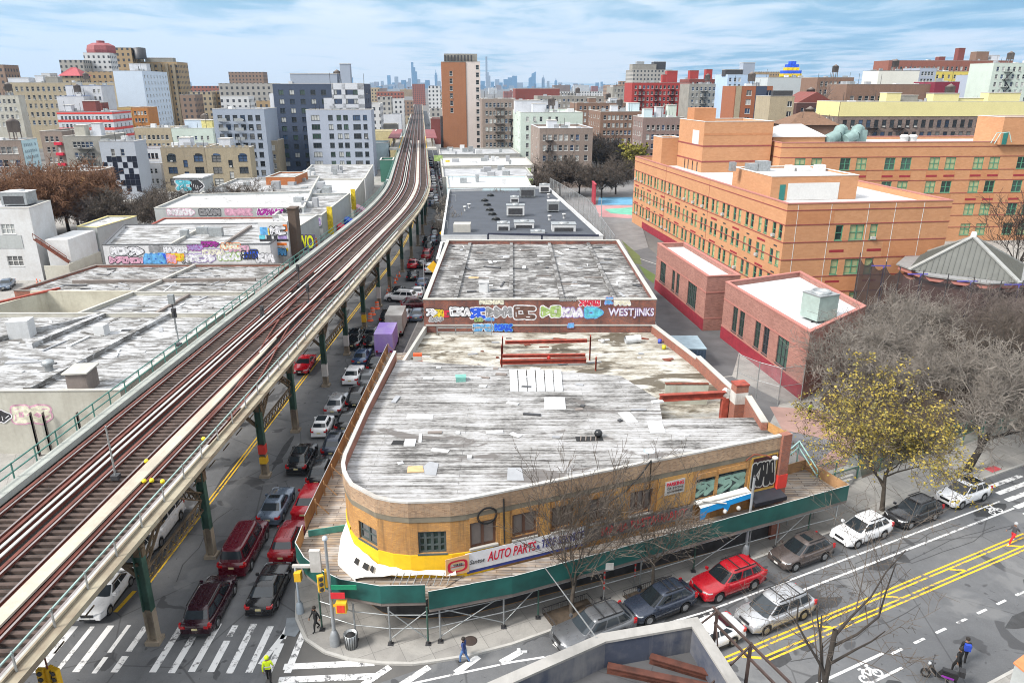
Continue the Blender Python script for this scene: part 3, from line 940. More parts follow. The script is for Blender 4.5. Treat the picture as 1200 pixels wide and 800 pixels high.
# ---- the corner building with the plank roof
M_tan=brickm('tan_brick',(0.58,0.30,0.085),(0.40,0.195,0.06),(0.28,0.20,0.12),0.85,dark=(0.10,0.07,0.04))
M_tan2=brickm('mottled_parapet_brick',(0.46,0.30,0.18),(0.25,0.155,0.095),(0.36,0.30,0.23),0.6,dark=(0.10,0.08,0.065))
M_grimy=stucco('grimy_stone_band',(0.20,0.175,0.13),0.7,(0.07,0.06,0.05))
M_redbrick=brickm('red_brick',(0.32,0.10,0.055),(0.20,0.065,0.045),(0.24,0.17,0.14),0.4)
M_plankroof=roofm('plank_roof_coating',(0.42,0.42,0.43),(0.045,0.042,0.04),0.9,0.5,0.0,(0.26,0.255,0.25),(3.6,0.12),True,(0.17,0.585,(0.11,0.10,0.095)))
M_terrace=roofm('terrace_concrete',(0.46,0.45,0.41),(0.05,0.04,0.03),0.75,3.0,0.0,(0.27,0.245,0.20),(0.9,0.22),False,(0.16,0.555,(0.07,0.055,0.035)))
M_oldroof=roofm('peeling_roof',(0.48,0.48,0.485),(0.035,0.032,0.03),1.0,0.45,0.0,(0.21,0.205,0.20),(2.6,0.55),True,(0.30,0.56,(0.055,0.05,0.048)))
M_yellowp=stucco('yellow_painted_brick',(0.78,0.47,0.01),0.25,(0.35,0.2,0.03))
M_whitep=stucco('white_coping_paint',(0.50,0.49,0.47),0.8,(0.17,0.145,0.12))
M_board=stucco('weathered_boards',(0.20,0.17,0.155),0.6,(0.06,0.05,0.045))
M_sash=plain('steel_sash',(0.07,0.09,0.09),0.6,0.3)
CZ=8.3
arc=[(-10.9,42.6),(-10.78,41.5),(-10.5,40.5),(-10.1,39.6),(-9.7,38.9),(-8.0,37.45),(-7.05,37.08),(-6.0,36.9),(-3.6,37.05),(-2.73,37.24)]
FA,FB=arc[-1],(19.2,45.72)
FE=Vector((FB[0]-FA[0],FB[1]-FA[1])).normalized();FN=(FE.y,-FE.x)
def FP(u,z,o=0.0):return(FA[0]+FE.x*u+FN[0]*o,FA[1]+FE.y*u+FN[1]*o,z)
left_top=[(-10.6,62.3),(-10.9,50.0)]
front=left_top+arc+[FB]
CB=thing('corner_building','low tan brick corner building with rounded corner, white roof and old painted signs','building',(0,45,0.13))
wall=MB();
W_=[]
def seg_wall(A,B,holes=(),z1=CZ):
 hs=[(q[0]-q[2]/2,q[0]+q[2]/2,q[1],q[1]+q[3])for q in holes]
 facade(wall,A,B,0.13,z1,hs,0,0,0.22)
 for q in holes:
  put_windows(CB,A,B,0,[q],True,0.22,q[7]if len(q)>7 else 'window')
gs='g33!'
for A,B in zip(front,front[1:]):
 hs=[]
 if A==(-9.7,38.9):hs=[(1.3,4.78,1.7,1.25,'g22!',M_sash,[G_curt])]
 if A==(-6.0,36.9):hs=[(1.3,4.80,1.65,1.5,'g43!',M_sash,[G_green])]
 if A==FA:
  hs=[(1.09,4.85,1.65,1.75,'g21!',M_frame_b,[M_board]),(3.75,5.0,1.6,1.55,'g21!',M_frame_b,[M_board]),(6.3,4.95,1.5,1.5,'g21!',M_frame_b,[M_board]),(8.85,4.85,1.4,1.6,'g21!',M_frame_b,[M_board]),(11.9,4.75,1.65,1.6,'g31!',M_frame_b,[M_board]),(16.85,4.72,1.5,1.5,'g21!',M_sash,[G_dark]),(19.0,4.55,2.3,1.75,'g31!',M_sash,[G_dark])]
 seg_wall(A,B,hs)
rb_end=(18.35,47.6)
seg_wall(FB,rb_end);seg_wall(rb_end,(18.6,52.6));seg_wall((18.6,52.6),(18.9,57.0),z1=6.5)
seg_wall((18.9,57.0),(17.8,64.8),z1=6.6);seg_wall((17.8,64.8),(15.5,75.2),z1=6.5)
seg_wall((-9.5,75.2),(-10.6,62.3),z1=6.5)
wall.build('wall',[M_tan,M_tan],CB)
pb=MB();bl=MB();cp=MB();ib=MB()
fr2=inset(front+[(0,70)],-0.07)[:len(front)]
fr3=inset(front+[(0,70)],0.16)[:len(front)]
fr4=inset(front+[(0,70)],-0.09)[:len(front)]
for i in range(len(front)-1):
 A,B,A3,B3,A4,B4=fr2[i],fr2[i+1],fr3[i],fr3[i+1],fr4[i],fr4[i+1]
 if i==len(front)-2:
  B=(FB[0]-0.5*FE.x+FN[0]*.07,FB[1]-0.5*FE.y+FN[1]*.07)
 pb.face([(*A,7.32),(*B,7.32),(*B,CZ),(*A,CZ)]);pb.face([(*A,7.32),(*front[i],7.32),(*front[i+1],7.32),(*B,7.32)])
 O=[front[i],front[i+1]]
 bl.face([(A[0]*.6+O[0][0]*.4,A[1]*.6+O[0][1]*.4,6.95),(B[0]*.6+O[1][0]*.4,B[1]*.6+O[1][1]*.4,6.95),(B[0]*.6+O[1][0]*.4,B[1]*.6+O[1][1]*.4,7.318),(A[0]*.6+O[0][0]*.4,A[1]*.6+O[0][1]*.4,7.318)])
 cp.face([(*A4,CZ+.09),(*B4,CZ+.09),(*B3,CZ+.09),(*A3,CZ+.09)]);cp.face([(*A4,CZ-.03),(*B4,CZ-.03),(*B4,CZ+.09),(*A4,CZ+.09)])
 cp.face([(*B3,CZ+.002),(*A3,CZ+.002),(*A3,CZ+.09),(*B3,CZ+.09)])
 ib.face([(*B3,7.4),(*A3,7.4),(*A3,CZ),(*B3,CZ)])
pb.build('parapet',M_tan2,CB);bl.build('belt_course',M_grimy,CB);cp.build('coping',M_whitep,CB);ib.build('parapet_back',M_redbrick,CB)
pr=MB();pr.obox(FP(23.1,0,0.02)[:2],math.atan2(FE.y,FE.x),0.75,0.5,0.14,CZ+0.12);pier=pr.build('end_pier',M_redbrick,CB)
pr=MB();pr.obox(FP(23.1,0,0.03)[:2],math.atan2(FE.y,FE.x),0.82,0.55,4.3,5.35);sub(pr,'painted_base',M_red,pier,CB)
lb=MB()
for u0,u1,z in((0.2,2.0,6.62),(2.9,4.6,6.58),(5.5,7.1,6.5),(8.1,9.7,6.5),(11.0,12.8,6.4),(16.0,17.6,6.28),(17.8,20.2,6.36)):
 m_=MB();m_.beam(FP((u0+u1)/2-(u1-u0)/2,z+.2,.02),FP((u0+u1)/2+(u1-u0)/2,z+.2,.02),0.08,0.36);m_.build('lintel',M_tan,CB)
 m_=MB();m_.beam(FP(u0,z-1.78,.05),FP(u1,z-1.78,.05),0.2,0.12);m_.build('sill',M_conc,CB)
M_pierb=brickm('ochre_brick_pier',(0.58,0.315,0.08),(0.46,0.235,0.06),(0.30,0.20,0.10),0.35,dark=(0.14,0.09,0.05))
for u0,u1 in((2.15,2.75),(4.75,5.4),(9.85,10.75),(13.1,15.7),(20.35,20.5)):
 m_=MB();m_.beam(FP(u0,5.75,.03),FP(u1,5.75,.03),0.06,2.35,up=(0,0,1));m_.build('brick_pier',M_pierb,CB)
yb=MB();ys=inset(front+[(0,70)],-0.05)[:len(front)]
for i in range(2,len(front)-1):
 A,B=ys[i],ys[i+1]
 if i==len(front)-2:B=FP(1.7,0,.05)[:2]
 zb=4.72 if i>4 else 4.9
 yb.face([(*A,2.9),(*B,2.9),(*B,zb),(*A,zb)]);yb.face([(*A,zb),(*B,zb),(*front[i+1],zb),(*front[i],zb)]if i<len(front)-2 else[(*A,zb),(*B,zb),(*FP(1.7,0)[:2],zb),(*front[i],zb)])
yb.build('yellow_base',M_yellowp,CB)
sf=MB()
shop=inset(front+[(0,70)],-0.03)[:len(front)]
for i in range(1,len(front)-1):sf.face([(*shop[i],0.2),(*shop[i+1],0.2),(*shop[i+1],2.7),(*shop[i],2.7)])
sf.build('shop_front',plain('dark_shop_front',(0.045,0.045,0.048),0.5,0.5),CB)
for u0,u1,z0,z1 in((-1.0,1.6,2.05,2.5),(2.8,4.6,2.0,2.4),(6.0,8.0,2.15,2.5)):
 m_=MB();m_.beam(FP(u0,(z0+z1)/2,.1),FP(u1,(z0+z1)/2,.1),.05,z1-z0);m_.build('shop_fascia',M_yellowp,CB)
nz=7.62
npts=[G(u,v,nz)for u,v in((903,503),(885,489),(776,491),(772,468),(727,440))]
pl=fr3[1:];pl=pl[:-1]+[(18.5,46.0)]+npts+[(-10.3,62.0)]
rf=MB();rf.face([(*p,nz)for p in pl])
edge=npts+[(-10.3,62.0)]
for a,b in zip(edge,edge[1:]):rf.face([(*b,5.8),(*a,5.8),(*a,nz),(*b,nz)][::-1])
rf.build('plank_roof',M_plankroof,CB)
tf=MB();tf.face([(-10.3,61,5.8),(-2,54,5.798),(18.4,48.5,5.8),(18.6,57,5.8),(17.5,64.8,5.8),(15.3,75.2,5.8),(-9.4,75.2,5.8)])
tf.build('terrace_roof',M_terrace,CB)
kb=MB()
for a,b,z in(((-10.6,62.3),(-9.5,75.2),6.5),):kb.beam((a[0]+.15,a[1],6.15),(b[0]+.15,b[1],6.15),0.3,0.72)
kb.build('terrace_kerb',M_concl,CB)
kb=MB()
rp=[(18.1,47.7),(18.35,52.4),(18.6,56.6),(17.5,64.7),(15.2,75.0)]
for(a,b),h in zip(zip(rp,rp[1:]),(8.2,7.1,6.9,6.65)):
 kb.beam((a[0],a[1],(5.8+h)/2),(b[0],b[1],(5.8+h)/2),0.42,h-5.8)
kb.build('terrace_kerb',M_redbrick,CB)
kc=MB()
for(a,b),h in zip(zip(rp,rp[1:]),(8.2,7.1,6.9,6.65)):kc.beam((a[0],a[1],h+.05),(b[0],b[1],h+.05),0.5,0.09)
kc.build('terrace_coping',M_concl,CB)
M_peel=stucco('peeling_green_wall',(0.40,0.42,0.36),0.8,(0.16,0.11,0.07))
a=G(778,473,5.8);b=G(828,473,5.8)
m_=MB();m_.beam((a[0],a[1],6.7),(b[0],b[1],6.7),0.25,1.8);m_.beam((a[0],a[1],7.63),(b[0],b[1],7.63),0.3,0.1,1);m_.build('pit_wall',[M_peel,M_rust],CB)
x,y=G(866,487,6.6)
ch=MB();ch.obox((x,y+.5),0.15,1.0,0.9,5.8,9.1);chimney=ch.build('chimney',M_redbrick,CB)
ch=MB();ch.obox((x,y+.5),0.15,1.03,0.93,7.55,8.5);sub(ch,'white_paint_band',M_whitep,chimney,CB)
ch=MB();ch.obox((x,y+.5),0.15,1.12,1.02,9.1,9.2);sub(ch,'cap',M_redlead,chimney,CB)
def flat_on_facade(mb,u0,u1,z0a,z1a,z0b,z1b,o,th=0.04,m=0):
 p=[FP(u0,z0a,o),FP(u1,z0b,o),FP(u1,z1b,o),FP(u0,z1a,o)]
 q=[FP(u0,z0a,o-th),FP(u1,z0b,o-th),FP(u1,z1b,o-th),FP(u0,z1a,o-th)]
 mb.face(p,m)
 for i in range(4):mb.face([p[i],q[i],q[(i+1)%4],p[(i+1)%4]],m)
M_ink_r=plain('red_sign_ink',(0.52,0.01,0.04),0.6,0.25)
M_ink_b=plain('blue_sign_ink',(0.03,0.03,0.22),0.6,0.25)
M_ink_k=plain('black_sign_ink',(0.02,0.02,0.022),0.6,0.25)
bn=thing('shop_banner','long white shop banner lettered AUTO PARTS and TIRE SERVICE in red and blue','sign',FP(-0.1,3.5,.12))
mb=MB();flat_on_facade(mb,-0.1,7.9,3.45,4.66,3.52,4.72,0.14);mb.build('banner_sheet',stucco('banner_white',(0.70,0.72,0.76),0.3),bn)
lettering('lettering','Santos',0.42,M_ink_k,bn,FP(0.6,4.0,0),FE,0.155,0.95,shear=0.3)
lettering('lettering','AUTO PARTS',0.92,M_ink_r,bn,FP(2.85,4.1,0),FE,0.155,3.2,shear=0.25,offset=0.012)
lettering('lettering','&',0.42,M_ink_b,bn,FP(4.6,4.0,0),FE,0.155)
lettering('lettering','TIRE SERVICE',0.80,M_ink_b,bn,FP(6.25,4.12,0),FE,0.155,2.95,shear=0.25,offset=0.012)
mb=MB();flat_on_facade(mb,0.0,8.0,3.22,3.45,3.3,3.52,0.10);mb.build('banner_edge',plain('blue_strip',(0.03,0.06,0.30),0.6,0.3),bn)
ov=thing('lubricant_sign','square orange and white sign with a red oval ring on the yellow base','sign',FP(-1.3,3.4,.1))
mb=MB();flat_on_facade(mb,-1.35,0.1,3.42,4.62,3.42,4.66,0.2);mb.build('sign_board',stucco('orange_sign',(0.62,0.36,0.16),0.5,(0.75,0.70,0.6)),ov)
mb=MB();n=24
for i in range(n):
 a0,a1=2*math.pi*i/n,2*math.pi*(i+1)/n
 q=lambda a,r:FP(-0.62+0.62*r*math.copysign(abs(math.cos(a))**.6,math.cos(a)),4.02+0.42*r*math.copysign(abs(math.sin(a))**.6,math.sin(a)),0.215)
 mb.face([q(a0,.75),q(a1,.75),q(a1,1),q(a0,1)][::-1])
mb.build('oval_ring',M_ink_r,ov)
mb=MB();mb.face([FP(-0.62-.4,3.86,.207),FP(-0.62+.4,3.86,.207),FP(-0.62+.4,4.2,.207),FP(-0.62-.4,4.2,.207)]);mb.build('white_field',M_whitep,ov)
lettering('lettering','TIRES',0.24,M_ink_k,ov,FP(-0.62,4.1,0),FE,0.222)
mb=MB();mb.face([FP(-0.62-.45,3.99,.222),FP(-0.62+.45,3.99,.222),FP(-0.62+.45,4.04,.222),FP(-0.62-.45,4.04,.222)]);mb.build('red_bar',M_ink_r,ov)
ps=thing('parking_sign','small white sign high on ochre brick reading PARKING in red','sign',FP(13.5,5.6,.05))
mb=MB();flat_on_facade(mb,13.6,15.1,5.62,6.62,5.66,6.68,0.11);mb.build('sign_board',M_whitep,ps)
lettering('lettering','PARKING',0.36,M_ink_r,ps,FP(14.35,6.4,0),FE,0.125,1.3,offset=0.012)
lettering('lettering','OF STORE',0.22,M_ink_k,ps,FP(14.35,6.1,0),FE,0.125,1.25)
lettering('lettering','ON PREMISES',0.2,M_ink_k,ps,FP(14.35,5.85,0),FE,0.125,1.2)
rs=thing('restaurant_sign','dark weathered fascia with worn red letters ending in RESTAURANT','sign',FP(9,3.5,.1))
mb=MB();flat_on_facade(mb,7.95,15.9,3.5,4.45,3.5,4.5,0.12);mb.build('fascia',stucco('grey_fascia',(0.10,0.10,0.11),0.6,(0.22,0.21,0.20)),rs)
lettering('lettering','MAMA RESTAURANT',0.85,plain('red_letter',(0.48,0.015,0.03),0.5,0.3),rs,FP(12.2,3.98,0),FE,0.15,6.4,extrude=0.03,offset=0.02)
gp=thing('painted_sign','painted panel with bold black and white graffiti in a yellow frame','sign',FP(20.4,4.3,.05))
mb=MB();flat_on_facade(mb,20.45,22.6,4.3,7.05,4.3,7.1,0.10)
mb.build('panel_frame',plain('ochre_frame',(0.45,0.27,0.05),0.7,0.3),gp)
mb=MB();flat_on_facade(mb,20.55,22.5,4.55,6.98,4.55,7.0,0.115,0.012);mb.build('panel_field',plain('panel_maroon',(0.045,0.012,0.012),0.7,0.3),gp)
mb=MB();bubble(mb,FP(20.6,4.65,0),FE,1.85,2.0,5,0,1,0.125,3);mb.build('graffiti',[M_whitep,M_black],gp)
gm=MB();bubble(gm,FP(16.15,4.75,0),FE,1.45,1.25,11,0,1,-0.06);bubble(gm,FP(17.9,4.6,0),FE,2.2,1.5,12,0,1,-0.06)
gm.build('graffiti',[plain('dark_tag',(0.03,0.05,0.05),0.6),plain('mint_tag',(0.22,0.36,0.30),0.6,0.4)],CB)
aw=thing('collapsed_awning','torn white awning sagging off the yellow rounded corner','awning',(-8.5,37.5,3.3))
M_canvas=stucco('dirty_white_canvas',(0.72,0.71,0.69),0.35,(0.25,0.22,0.2))
mb=MB()
tp=[(-10.62,40.6,4.55),(-9.85,39.0,4.1),(-8.1,37.35,3.8),(-6.1,36.75,3.75),(-3.4,36.85,3.75)]
out=[(-10.95,40.2,3.75),(-10.7,38.1,3.42),(-9.3,36.5,3.42),(-6.6,36.5,3.62),(-3.3,36.6,3.55)]
for i in range(4):
 n=5
 for j in range(n):
  def L(q,t):return tuple(q[i][k]+(q[i+1][k]-q[i][k])*t for k in range(3))
  a,b,c,d=L(tp,j/n),L(tp,(j+1)/n),L(out,(j+1)/n),L(out,j/n)
  dz=lambda p,s:(p[0],p[1],p[2]+0.05*math.sin(7*p[0]+s))
  mb.face([dz(d,1),dz(c,1),dz(b,0),dz(a,0)]);
  if i<2:mb.face([(d[0],d[1],d[2]-.35+.1*math.sin(j*2)),(c[0],c[1],c[2]-.35+.1*math.sin(j*2+2)),dz(c,1),dz(d,1)])
mb.build('canvas',M_canvas,aw)
mb=MB()
for i in range(9):
 t=i/8;q=Vector((-6.8,36.6,3.7)).lerp(Vector((-3.6,36.8,3.65)),t);mb.tube(q,q+Vector((-.25,-.75,-.4)),0.025,0.025,4)
mb.build('awning_ribs',M_galv,aw)
mb=MB()
for k,(x,y,w)in enumerate(((-9.6,37.6,.5),(-9.0,37.1,.6),(-8.5,36.85,.4),(-10.3,38.6,.5),(-10.5,39.4,.4))):
 mb.face([(x,y,3.72),(x+w*.6,y-.25,3.66),(x+w*.7,y+.1,3.82),(x+.1,y+.3,3.88)])
mb.build('torn_hole',M_black,aw)
ba=thing('blue_awning','bright blue awning strip with a wavy edge and a white pole lying on it','awning',FP(16.2,3.5,.3))
mb=MB();n=22
for i in range(n):
 u0,u1=16.05+4.1*i/n,16.05+4.1*(i+1)/n
 def lo(u):return 3.98+0.10*(u-16)+(-0.4 if(u<16.5 or(18.0<u<18.3))else 0.0)
 mb.face([FP(u0,lo(u0),.75),FP(u1,lo(u1),.75),FP(u1,4.5+.07*(u1-16),.75),FP(u0,4.5+.07*(u0-16),.75)])
 mb.face([FP(u0,4.5+.07*(u0-16),.75),FP(u1,4.5+.07*(u1-16),.75),FP(u1,4.72+.05*(u1-16),.12),FP(u0,4.72+.05*(u0-16),.12)],1)
mb.build('canvas',[plain('bright_blue_canvas',(0.005,0.28,0.66),0.6,0.12),M_canvas],ba)
mb=MB();mb.tube(FP(15.9,4.72,.5),FP(20.1,4.85,.62),0.06,0.06,6);mb.tube(FP(16.3,4.9,.55),FP(18.0,4.55,.9),0.05,0.05,6);mb.build('pole',M_whitep,ba)
mb=MB();[mb.ball(FP(u,3.9,.85),.16,8)for u in(18.0,19.1)];mb.build('lamp',M_whitep,ba)
bk=thing('black_awning','low black shed awning under the black and white graffiti panel','awning',FP(20.5,3.6,.3))
mb=MB()
p=[FP(20.45,4.35,.1),FP(22.95,4.35,.1),FP(23.05,4.05,1.0),FP(20.35,4.05,1.0)];q=[(*w[:2],w[2]-.3)for w in p]
mb.face(p[::-1]);mb.face(q)
for i in range(4):mb.face([p[i],p[(i+1)%4],q[(i+1)%4],q[i]])
mb.build('canopy',plain('black_awning_cloth',(0.02,0.022,0.03),0.5,0.2),bk)
m_=MB();m_.path([FP(19.9,7.0,.1),FP(20.3,7.5,.35),FP(20.9,7.55,.8),FP(21.2,7.45,1.0)],0.05,6);fl=m_.build('lamp_arm',M_rust,CB)
m_=MB();m_.ball(FP(21.45,7.4,1.1),.22,8,sz=.6);sub(m_,'lamp_head',M_whitep,fl,CB)
x,y,z=FP(12.35,8.4,-.2)
sd=thing('satellite_dish','small grey satellite dish clamped to the front parapet','satellite dish',(x,y,8.4))
m_=MB();m_.tube((x,y,8.38),(x,y,8.9),0.03);m_.build('mast',M_galv,sd)
m_=MB();m_.lathe((x,y-.1,9.0),[(0.001,-.08),(.2,-.05),(.34,.04),(.36,.06)],14);m_.build('dish',plain('dish_grey',(0.42,0.50,0.55),0.5,.1),sd)
cbm=MB();pts=[FP(12.4,8.5,.1),FP(11.6,7.6,.2),FP(10.6,6.7,.2),FP(9.0,5.9,.15),FP(7.0,5.5,.15)]
cbm.path(pts,0.05,5);cbm.path([FP(12.4,8.4,.1),FP(12.45,4.6,.1)],0.03,5);cbm.path([FP(2.35,7.9,.12),FP(2.4,4.8,.12)],.05,5)
for r0 in(0.55,0.62):
 cbm.path([FP(1.3+r0*math.cos(a),7.0+r0*.9*math.sin(a),.15)for a in[i*math.pi/8 for i in range(17)]],.03,5)
cbm.build('cable',M_black,CB)
# ---- loose things on its roof
def slab_on_roof(name,label,cat,px,z,m,th=0.06,group=None):
 pts=[G(u,v,z)for u,v in px]
 mb=MB();mb.prism(pts,z+0.004,z+th);up_faces(mb)
 mb2=MB();mb2.prism(pts if MB and(pts[1][0]-pts[0][0])*(pts[2][1]-pts[1][1])-(pts[1][1]-pts[0][1])*(pts[2][0]-pts[1][0])>0 else pts[::-1],z+0.004,z+th)
 return tag(mb2.build(name,m),label,cat,group)
M_sheetw=stucco('white_sheet',(0.52,0.53,0.54),0.4)
M_sheetg=stucco('grey_sheet',(0.30,0.31,0.33),0.3)
M_ply=plain('plywood',(0.48,0.33,0.17),0.8,0.25)
for i in range(6):
 u=600+i*10.4
 slab_on_roof('roof_sheet','white roofing sheet in the row of pale strips at the terrace edge','roof sheet',[(u-2,459),(u+7.5,459),(u+6.5-1,434),(u-2-1,434)],nz,M_sheetw,0.09,'row of white roofing strips')
slab_on_roof('roof_sheet','square white sheet lying just below the row of pale strips','roof sheet',[(638,480),(663,480),(662,466),(638,466)],nz,M_sheetw)
slab_on_roof('roof_sheet','grey white sheet lying askew left of the two panels','roof sheet',[(734,495),(748,495),(738,483),(724,484)],nz,M_sheetw)
slab_on_roof('roof_sheet','pair of white panels with a dark seam near the pit','roof sheet',[(762,508),(780,507),(775,494),(758,494)],nz,M_sheetw)
slab_on_roof('roof_sheet','dark grey square patch near the middle of the front parapet','roof sheet',[(594,563),(614,563),(611,548),(595,548)],nz,M_sheetg,0.03)
slab_on_roof('roof_sheet','white cover sheet beside the open roof hatch','roof sheet',[(473,523),(486,523),(488,515),(475,515)],nz,M_sheetw)
slab_on_roof('roof_hatch','black open hatch hole beside a white sheet','roof hatch',[(458,521),(472,521),(474,516),(461,516)],nz,M_black,0.02)
slab_on_roof('plywood_sheet','small sheet of yellow plywood on the white roof','plywood',[(477,554),(497,553),(495,546),(478,547)],nz,M_ply)
slab_on_roof('tar_patch','grey scrap of tar paper beside the plywood sheet','tar paper',[(498,556),(511,557),(514,543),(503,541),(496,547)],nz,M_sheetg,0.04)
slab_on_roof('roof_sheet','pale sheet half sunk into the white roof above the hatch','roof sheet',[(476,490),(507,491),(508,486),(478,485)],nz,M_sheetw,0.03)
x,y=G(694,514,nz)
hb=thing('roof_hole','broken hole in the roof with bare joists showing','roof hole',(x,y,nz))
m_=MB();m_.obox((x-.2,y),.05,1.9,.75,nz+.004,nz+.015);m_.build('opening',M_black,hb)
m_=MB();[m_.obox((x-.8+.35*k,y),1.45,.7,.07,nz+.016,nz+.08)for k in range(4)];m_.build('joists',M_board,hb)
x,y=G(701,512,nz);m_=MB();m_.ball((x,y,nz+.30),.3,10);tag(m_.build('rubbish_bag',plain('black_plastic',(0.015,0.017,0.02),0.3)),'round black rubbish bag beside the broken roof hole','rubbish bag')
x,y=G(540,446,nz);m_=MB();m_.obox((x,y),.1,.8,.6,nz+.004,nz+.35);m_.obox((x,y+.1),.1,.9,.7,nz+.35,nz+.41);tag(m_.build('roof_vent',plain('teal_vent',(0.14,0.34,0.30),.6)),'small teal box vent near the back of the white roof','vent')
def pxbeam(mb,a,b,z,w=0.3,h=0.3):
 p,q=G(*a,z),G(*b,z);mb.ibeam((*p,z),(*q,z),w,h)
fr_=thing('rusty_frame','rust red steel frame of posts and beams on the concrete terrace','steel frame',(*G(640,428,5.8),5.8))
m_=MB();pxbeam(m_,(592,401),(688,399),6.9);m_.build('rail_beam',M_redlead,fr_)
m_=MB();pxbeam(m_,(588,417),(686,416),6.8);m_.build('rail_beam',M_redlead,fr_)
m_=MB();pxbeam(m_,(586,424),(687,422),6.3,.4,.4);m_.build('rail_beam',M_redlead,fr_)
for u,v in((588,434),(691,422)):
 x,y=G(u,v,5.8);m_=MB();m_.ibeam((x,y,5.8),(x,y,8.3),.25,.25);m_.build('post',M_redlead,fr_)
for u,v in((589,416),):
 x,y=G(u,v,5.8);m_=MB();m_.ibeam((x,y,5.8),(x,y,7.7),.22,.22);m_.build('post',M_redlead,fr_)
x,y=G(698,434,5.8);m_=MB();m_.ibeam((x,y,5.8),(x,y,7.1),.3,.25);tag(m_.build('steel_stub',M_redlead),'lone red steel stub post beside the rusty frame','steel post')
x,y=G(643,421,6.4);m_=MB();m_.ball((x,y,6.62),.2,10);tag(m_.build('ball',M_red),'red ball resting on the lowest rusty beam','ball')
p,q=G(773,466,7.9),G(850,462,7.9);m_=MB();m_.ibeam((*p,7.9),(*q,7.9),.4,.55,0,.06);m_.obox(q,.1,.5,.5,5.8,7.62);tag(m_.build('steel_beam',M_redlead),'heavy red steel beam spanning the open pit beside the chimney','steel beam')
x,y=G(852,470,7.2)
vt=thing('roof_ventilator','white hooded ventilator on a rusty drum beside the chimney','ventilator',(x,y,5.8))
m_=MB();m_.tube((x,y,5.8),(x,y,7.5),.36,.36,12);m_.build('drum',M_rust,vt)
m_=MB();m_.path([(x,y,7.5),(x,y,7.8),(x-.35,y,8.0)],.42,12);m_.build('hood',M_whitep,vt)
p,q=G(733,399,6.1),G(750,398,6.1);m_=MB();m_.tube((*p,6.15),(*q,6.25),.42,.42,16,caps=False);m_.tube((*p,6.15),(*q,6.25),.36,.36,16,caps=False)
tag(m_.build('pipe',plain('pale_duct',(0.50,0.52,0.54),.5,.3)),'fat pale duct pipe lying below the graffiti wall','pipe')
x,y=G(490,430,5.8)
bb_=thing('barrier','orange and white plastic barrier standing by the left edge of the terrace','barrier',(x,y,5.8))
m_=MB();m_.box(x-.45,y-.25,5.8,x+.45,y+.25,6.3);m_.box(x-.4,y-.2,6.3,x+.4,y+.2,7.2);m_.build('body',plain('barrier_orange',(0.62,0.10,0.03),.5),bb_)
m_=MB();m_.box(x-.41,y-.215,6.5,x+.41,y-.203,6.95);m_.build('white_panel',M_whitep,bb_)
x,y=G(712,410,5.8)
for k,(u,v,c)in enumerate(((778,409,(0.5,0.45,0.02)),(773,402,(0.05,0.08,0.4)),(706,402,(.5,.5,.5)))):
 x,y=G(u,v,5.8);m_=MB();m_.lathe((x,y,5.804),[(.001,0),(.2,0),(.22,.4),(.001,.42)],8)
 tag(m_.build('bucket',plain('bucket_%d'%k,c,.5)),('yellow bucket by the red brick kerb of the terrace','blue bucket by the red brick kerb of the terrace','white bucket on the open terrace below the duct pipe')[k],'bucket')
# ---- the graffiti wall building behind it
M_oldred=brickm('soot_stained_red_brick',(0.33,0.085,0.04),(0.12,0.05,0.045),(0.22,0.17,0.15),1.0,dark=(0.055,0.042,0.04))
mz=9.45
mp=[(-9.45,75.25),(15.4,75.25),(15.7,107.0),(-9.6,107.0)]
MBD=building('graffiti_building','old red brick building with a graffiti covered end wall and peeling ribbed roof',mp,mz,M_oldred,M_oldroof,par=0.5,parw=0.35,cop=M_concl)
x0=-9.1
for fx in(0.13,0.375,0.6,0.83):
 x=-9.4+24.8*fx;m_=MB();m_.box(x-.22,75.7,8.95,x+.22,106.6,9.2);m_.build('roof_rib',M_oldroof,MBD)
m_=MB();m_.box(-9.3,75.17,6.55,15.3,75.247,6.7);m_.build('ledge',M_conc,MBD)
gcol={'w':(0.62,0.62,0.65),'k':(0.025,0.025,0.03),'y':(0.62,0.46,0.02),'r':(0.5,0.02,0.05),'b':(0.015,0.08,0.55),'lb':(0.10,0.33,0.62),'g':(0.30,0.42,0.14),'p':(0.30,0.22,0.45),'c':(0.62,0.60,0.48),'gr':(0.24,0.24,0.25),'br':(0.12,0.06,0.045),'t':(0.10,0.45,0.55),'pk':(0.55,0.30,0.40),'m':(0.30,0.02,0.25),'o':(0.7,0.17,0.02)}
GM={k:plain('spray_'+k,v,0.7,0.5,2.2)for k,v in gcol.items()}
def tagwall(root,p,ex,w,h,seed,a,b,off=0.02,n=None):
 m_=MB();bubble(m_,p,ex,w,h,seed,0,1,off,n);return m_.build('graffiti',[GM[a],GM[b]],root)
def onmid(u,v):
 p=at_depth(u,v,75.25);return(p[0],75.25,p[2])
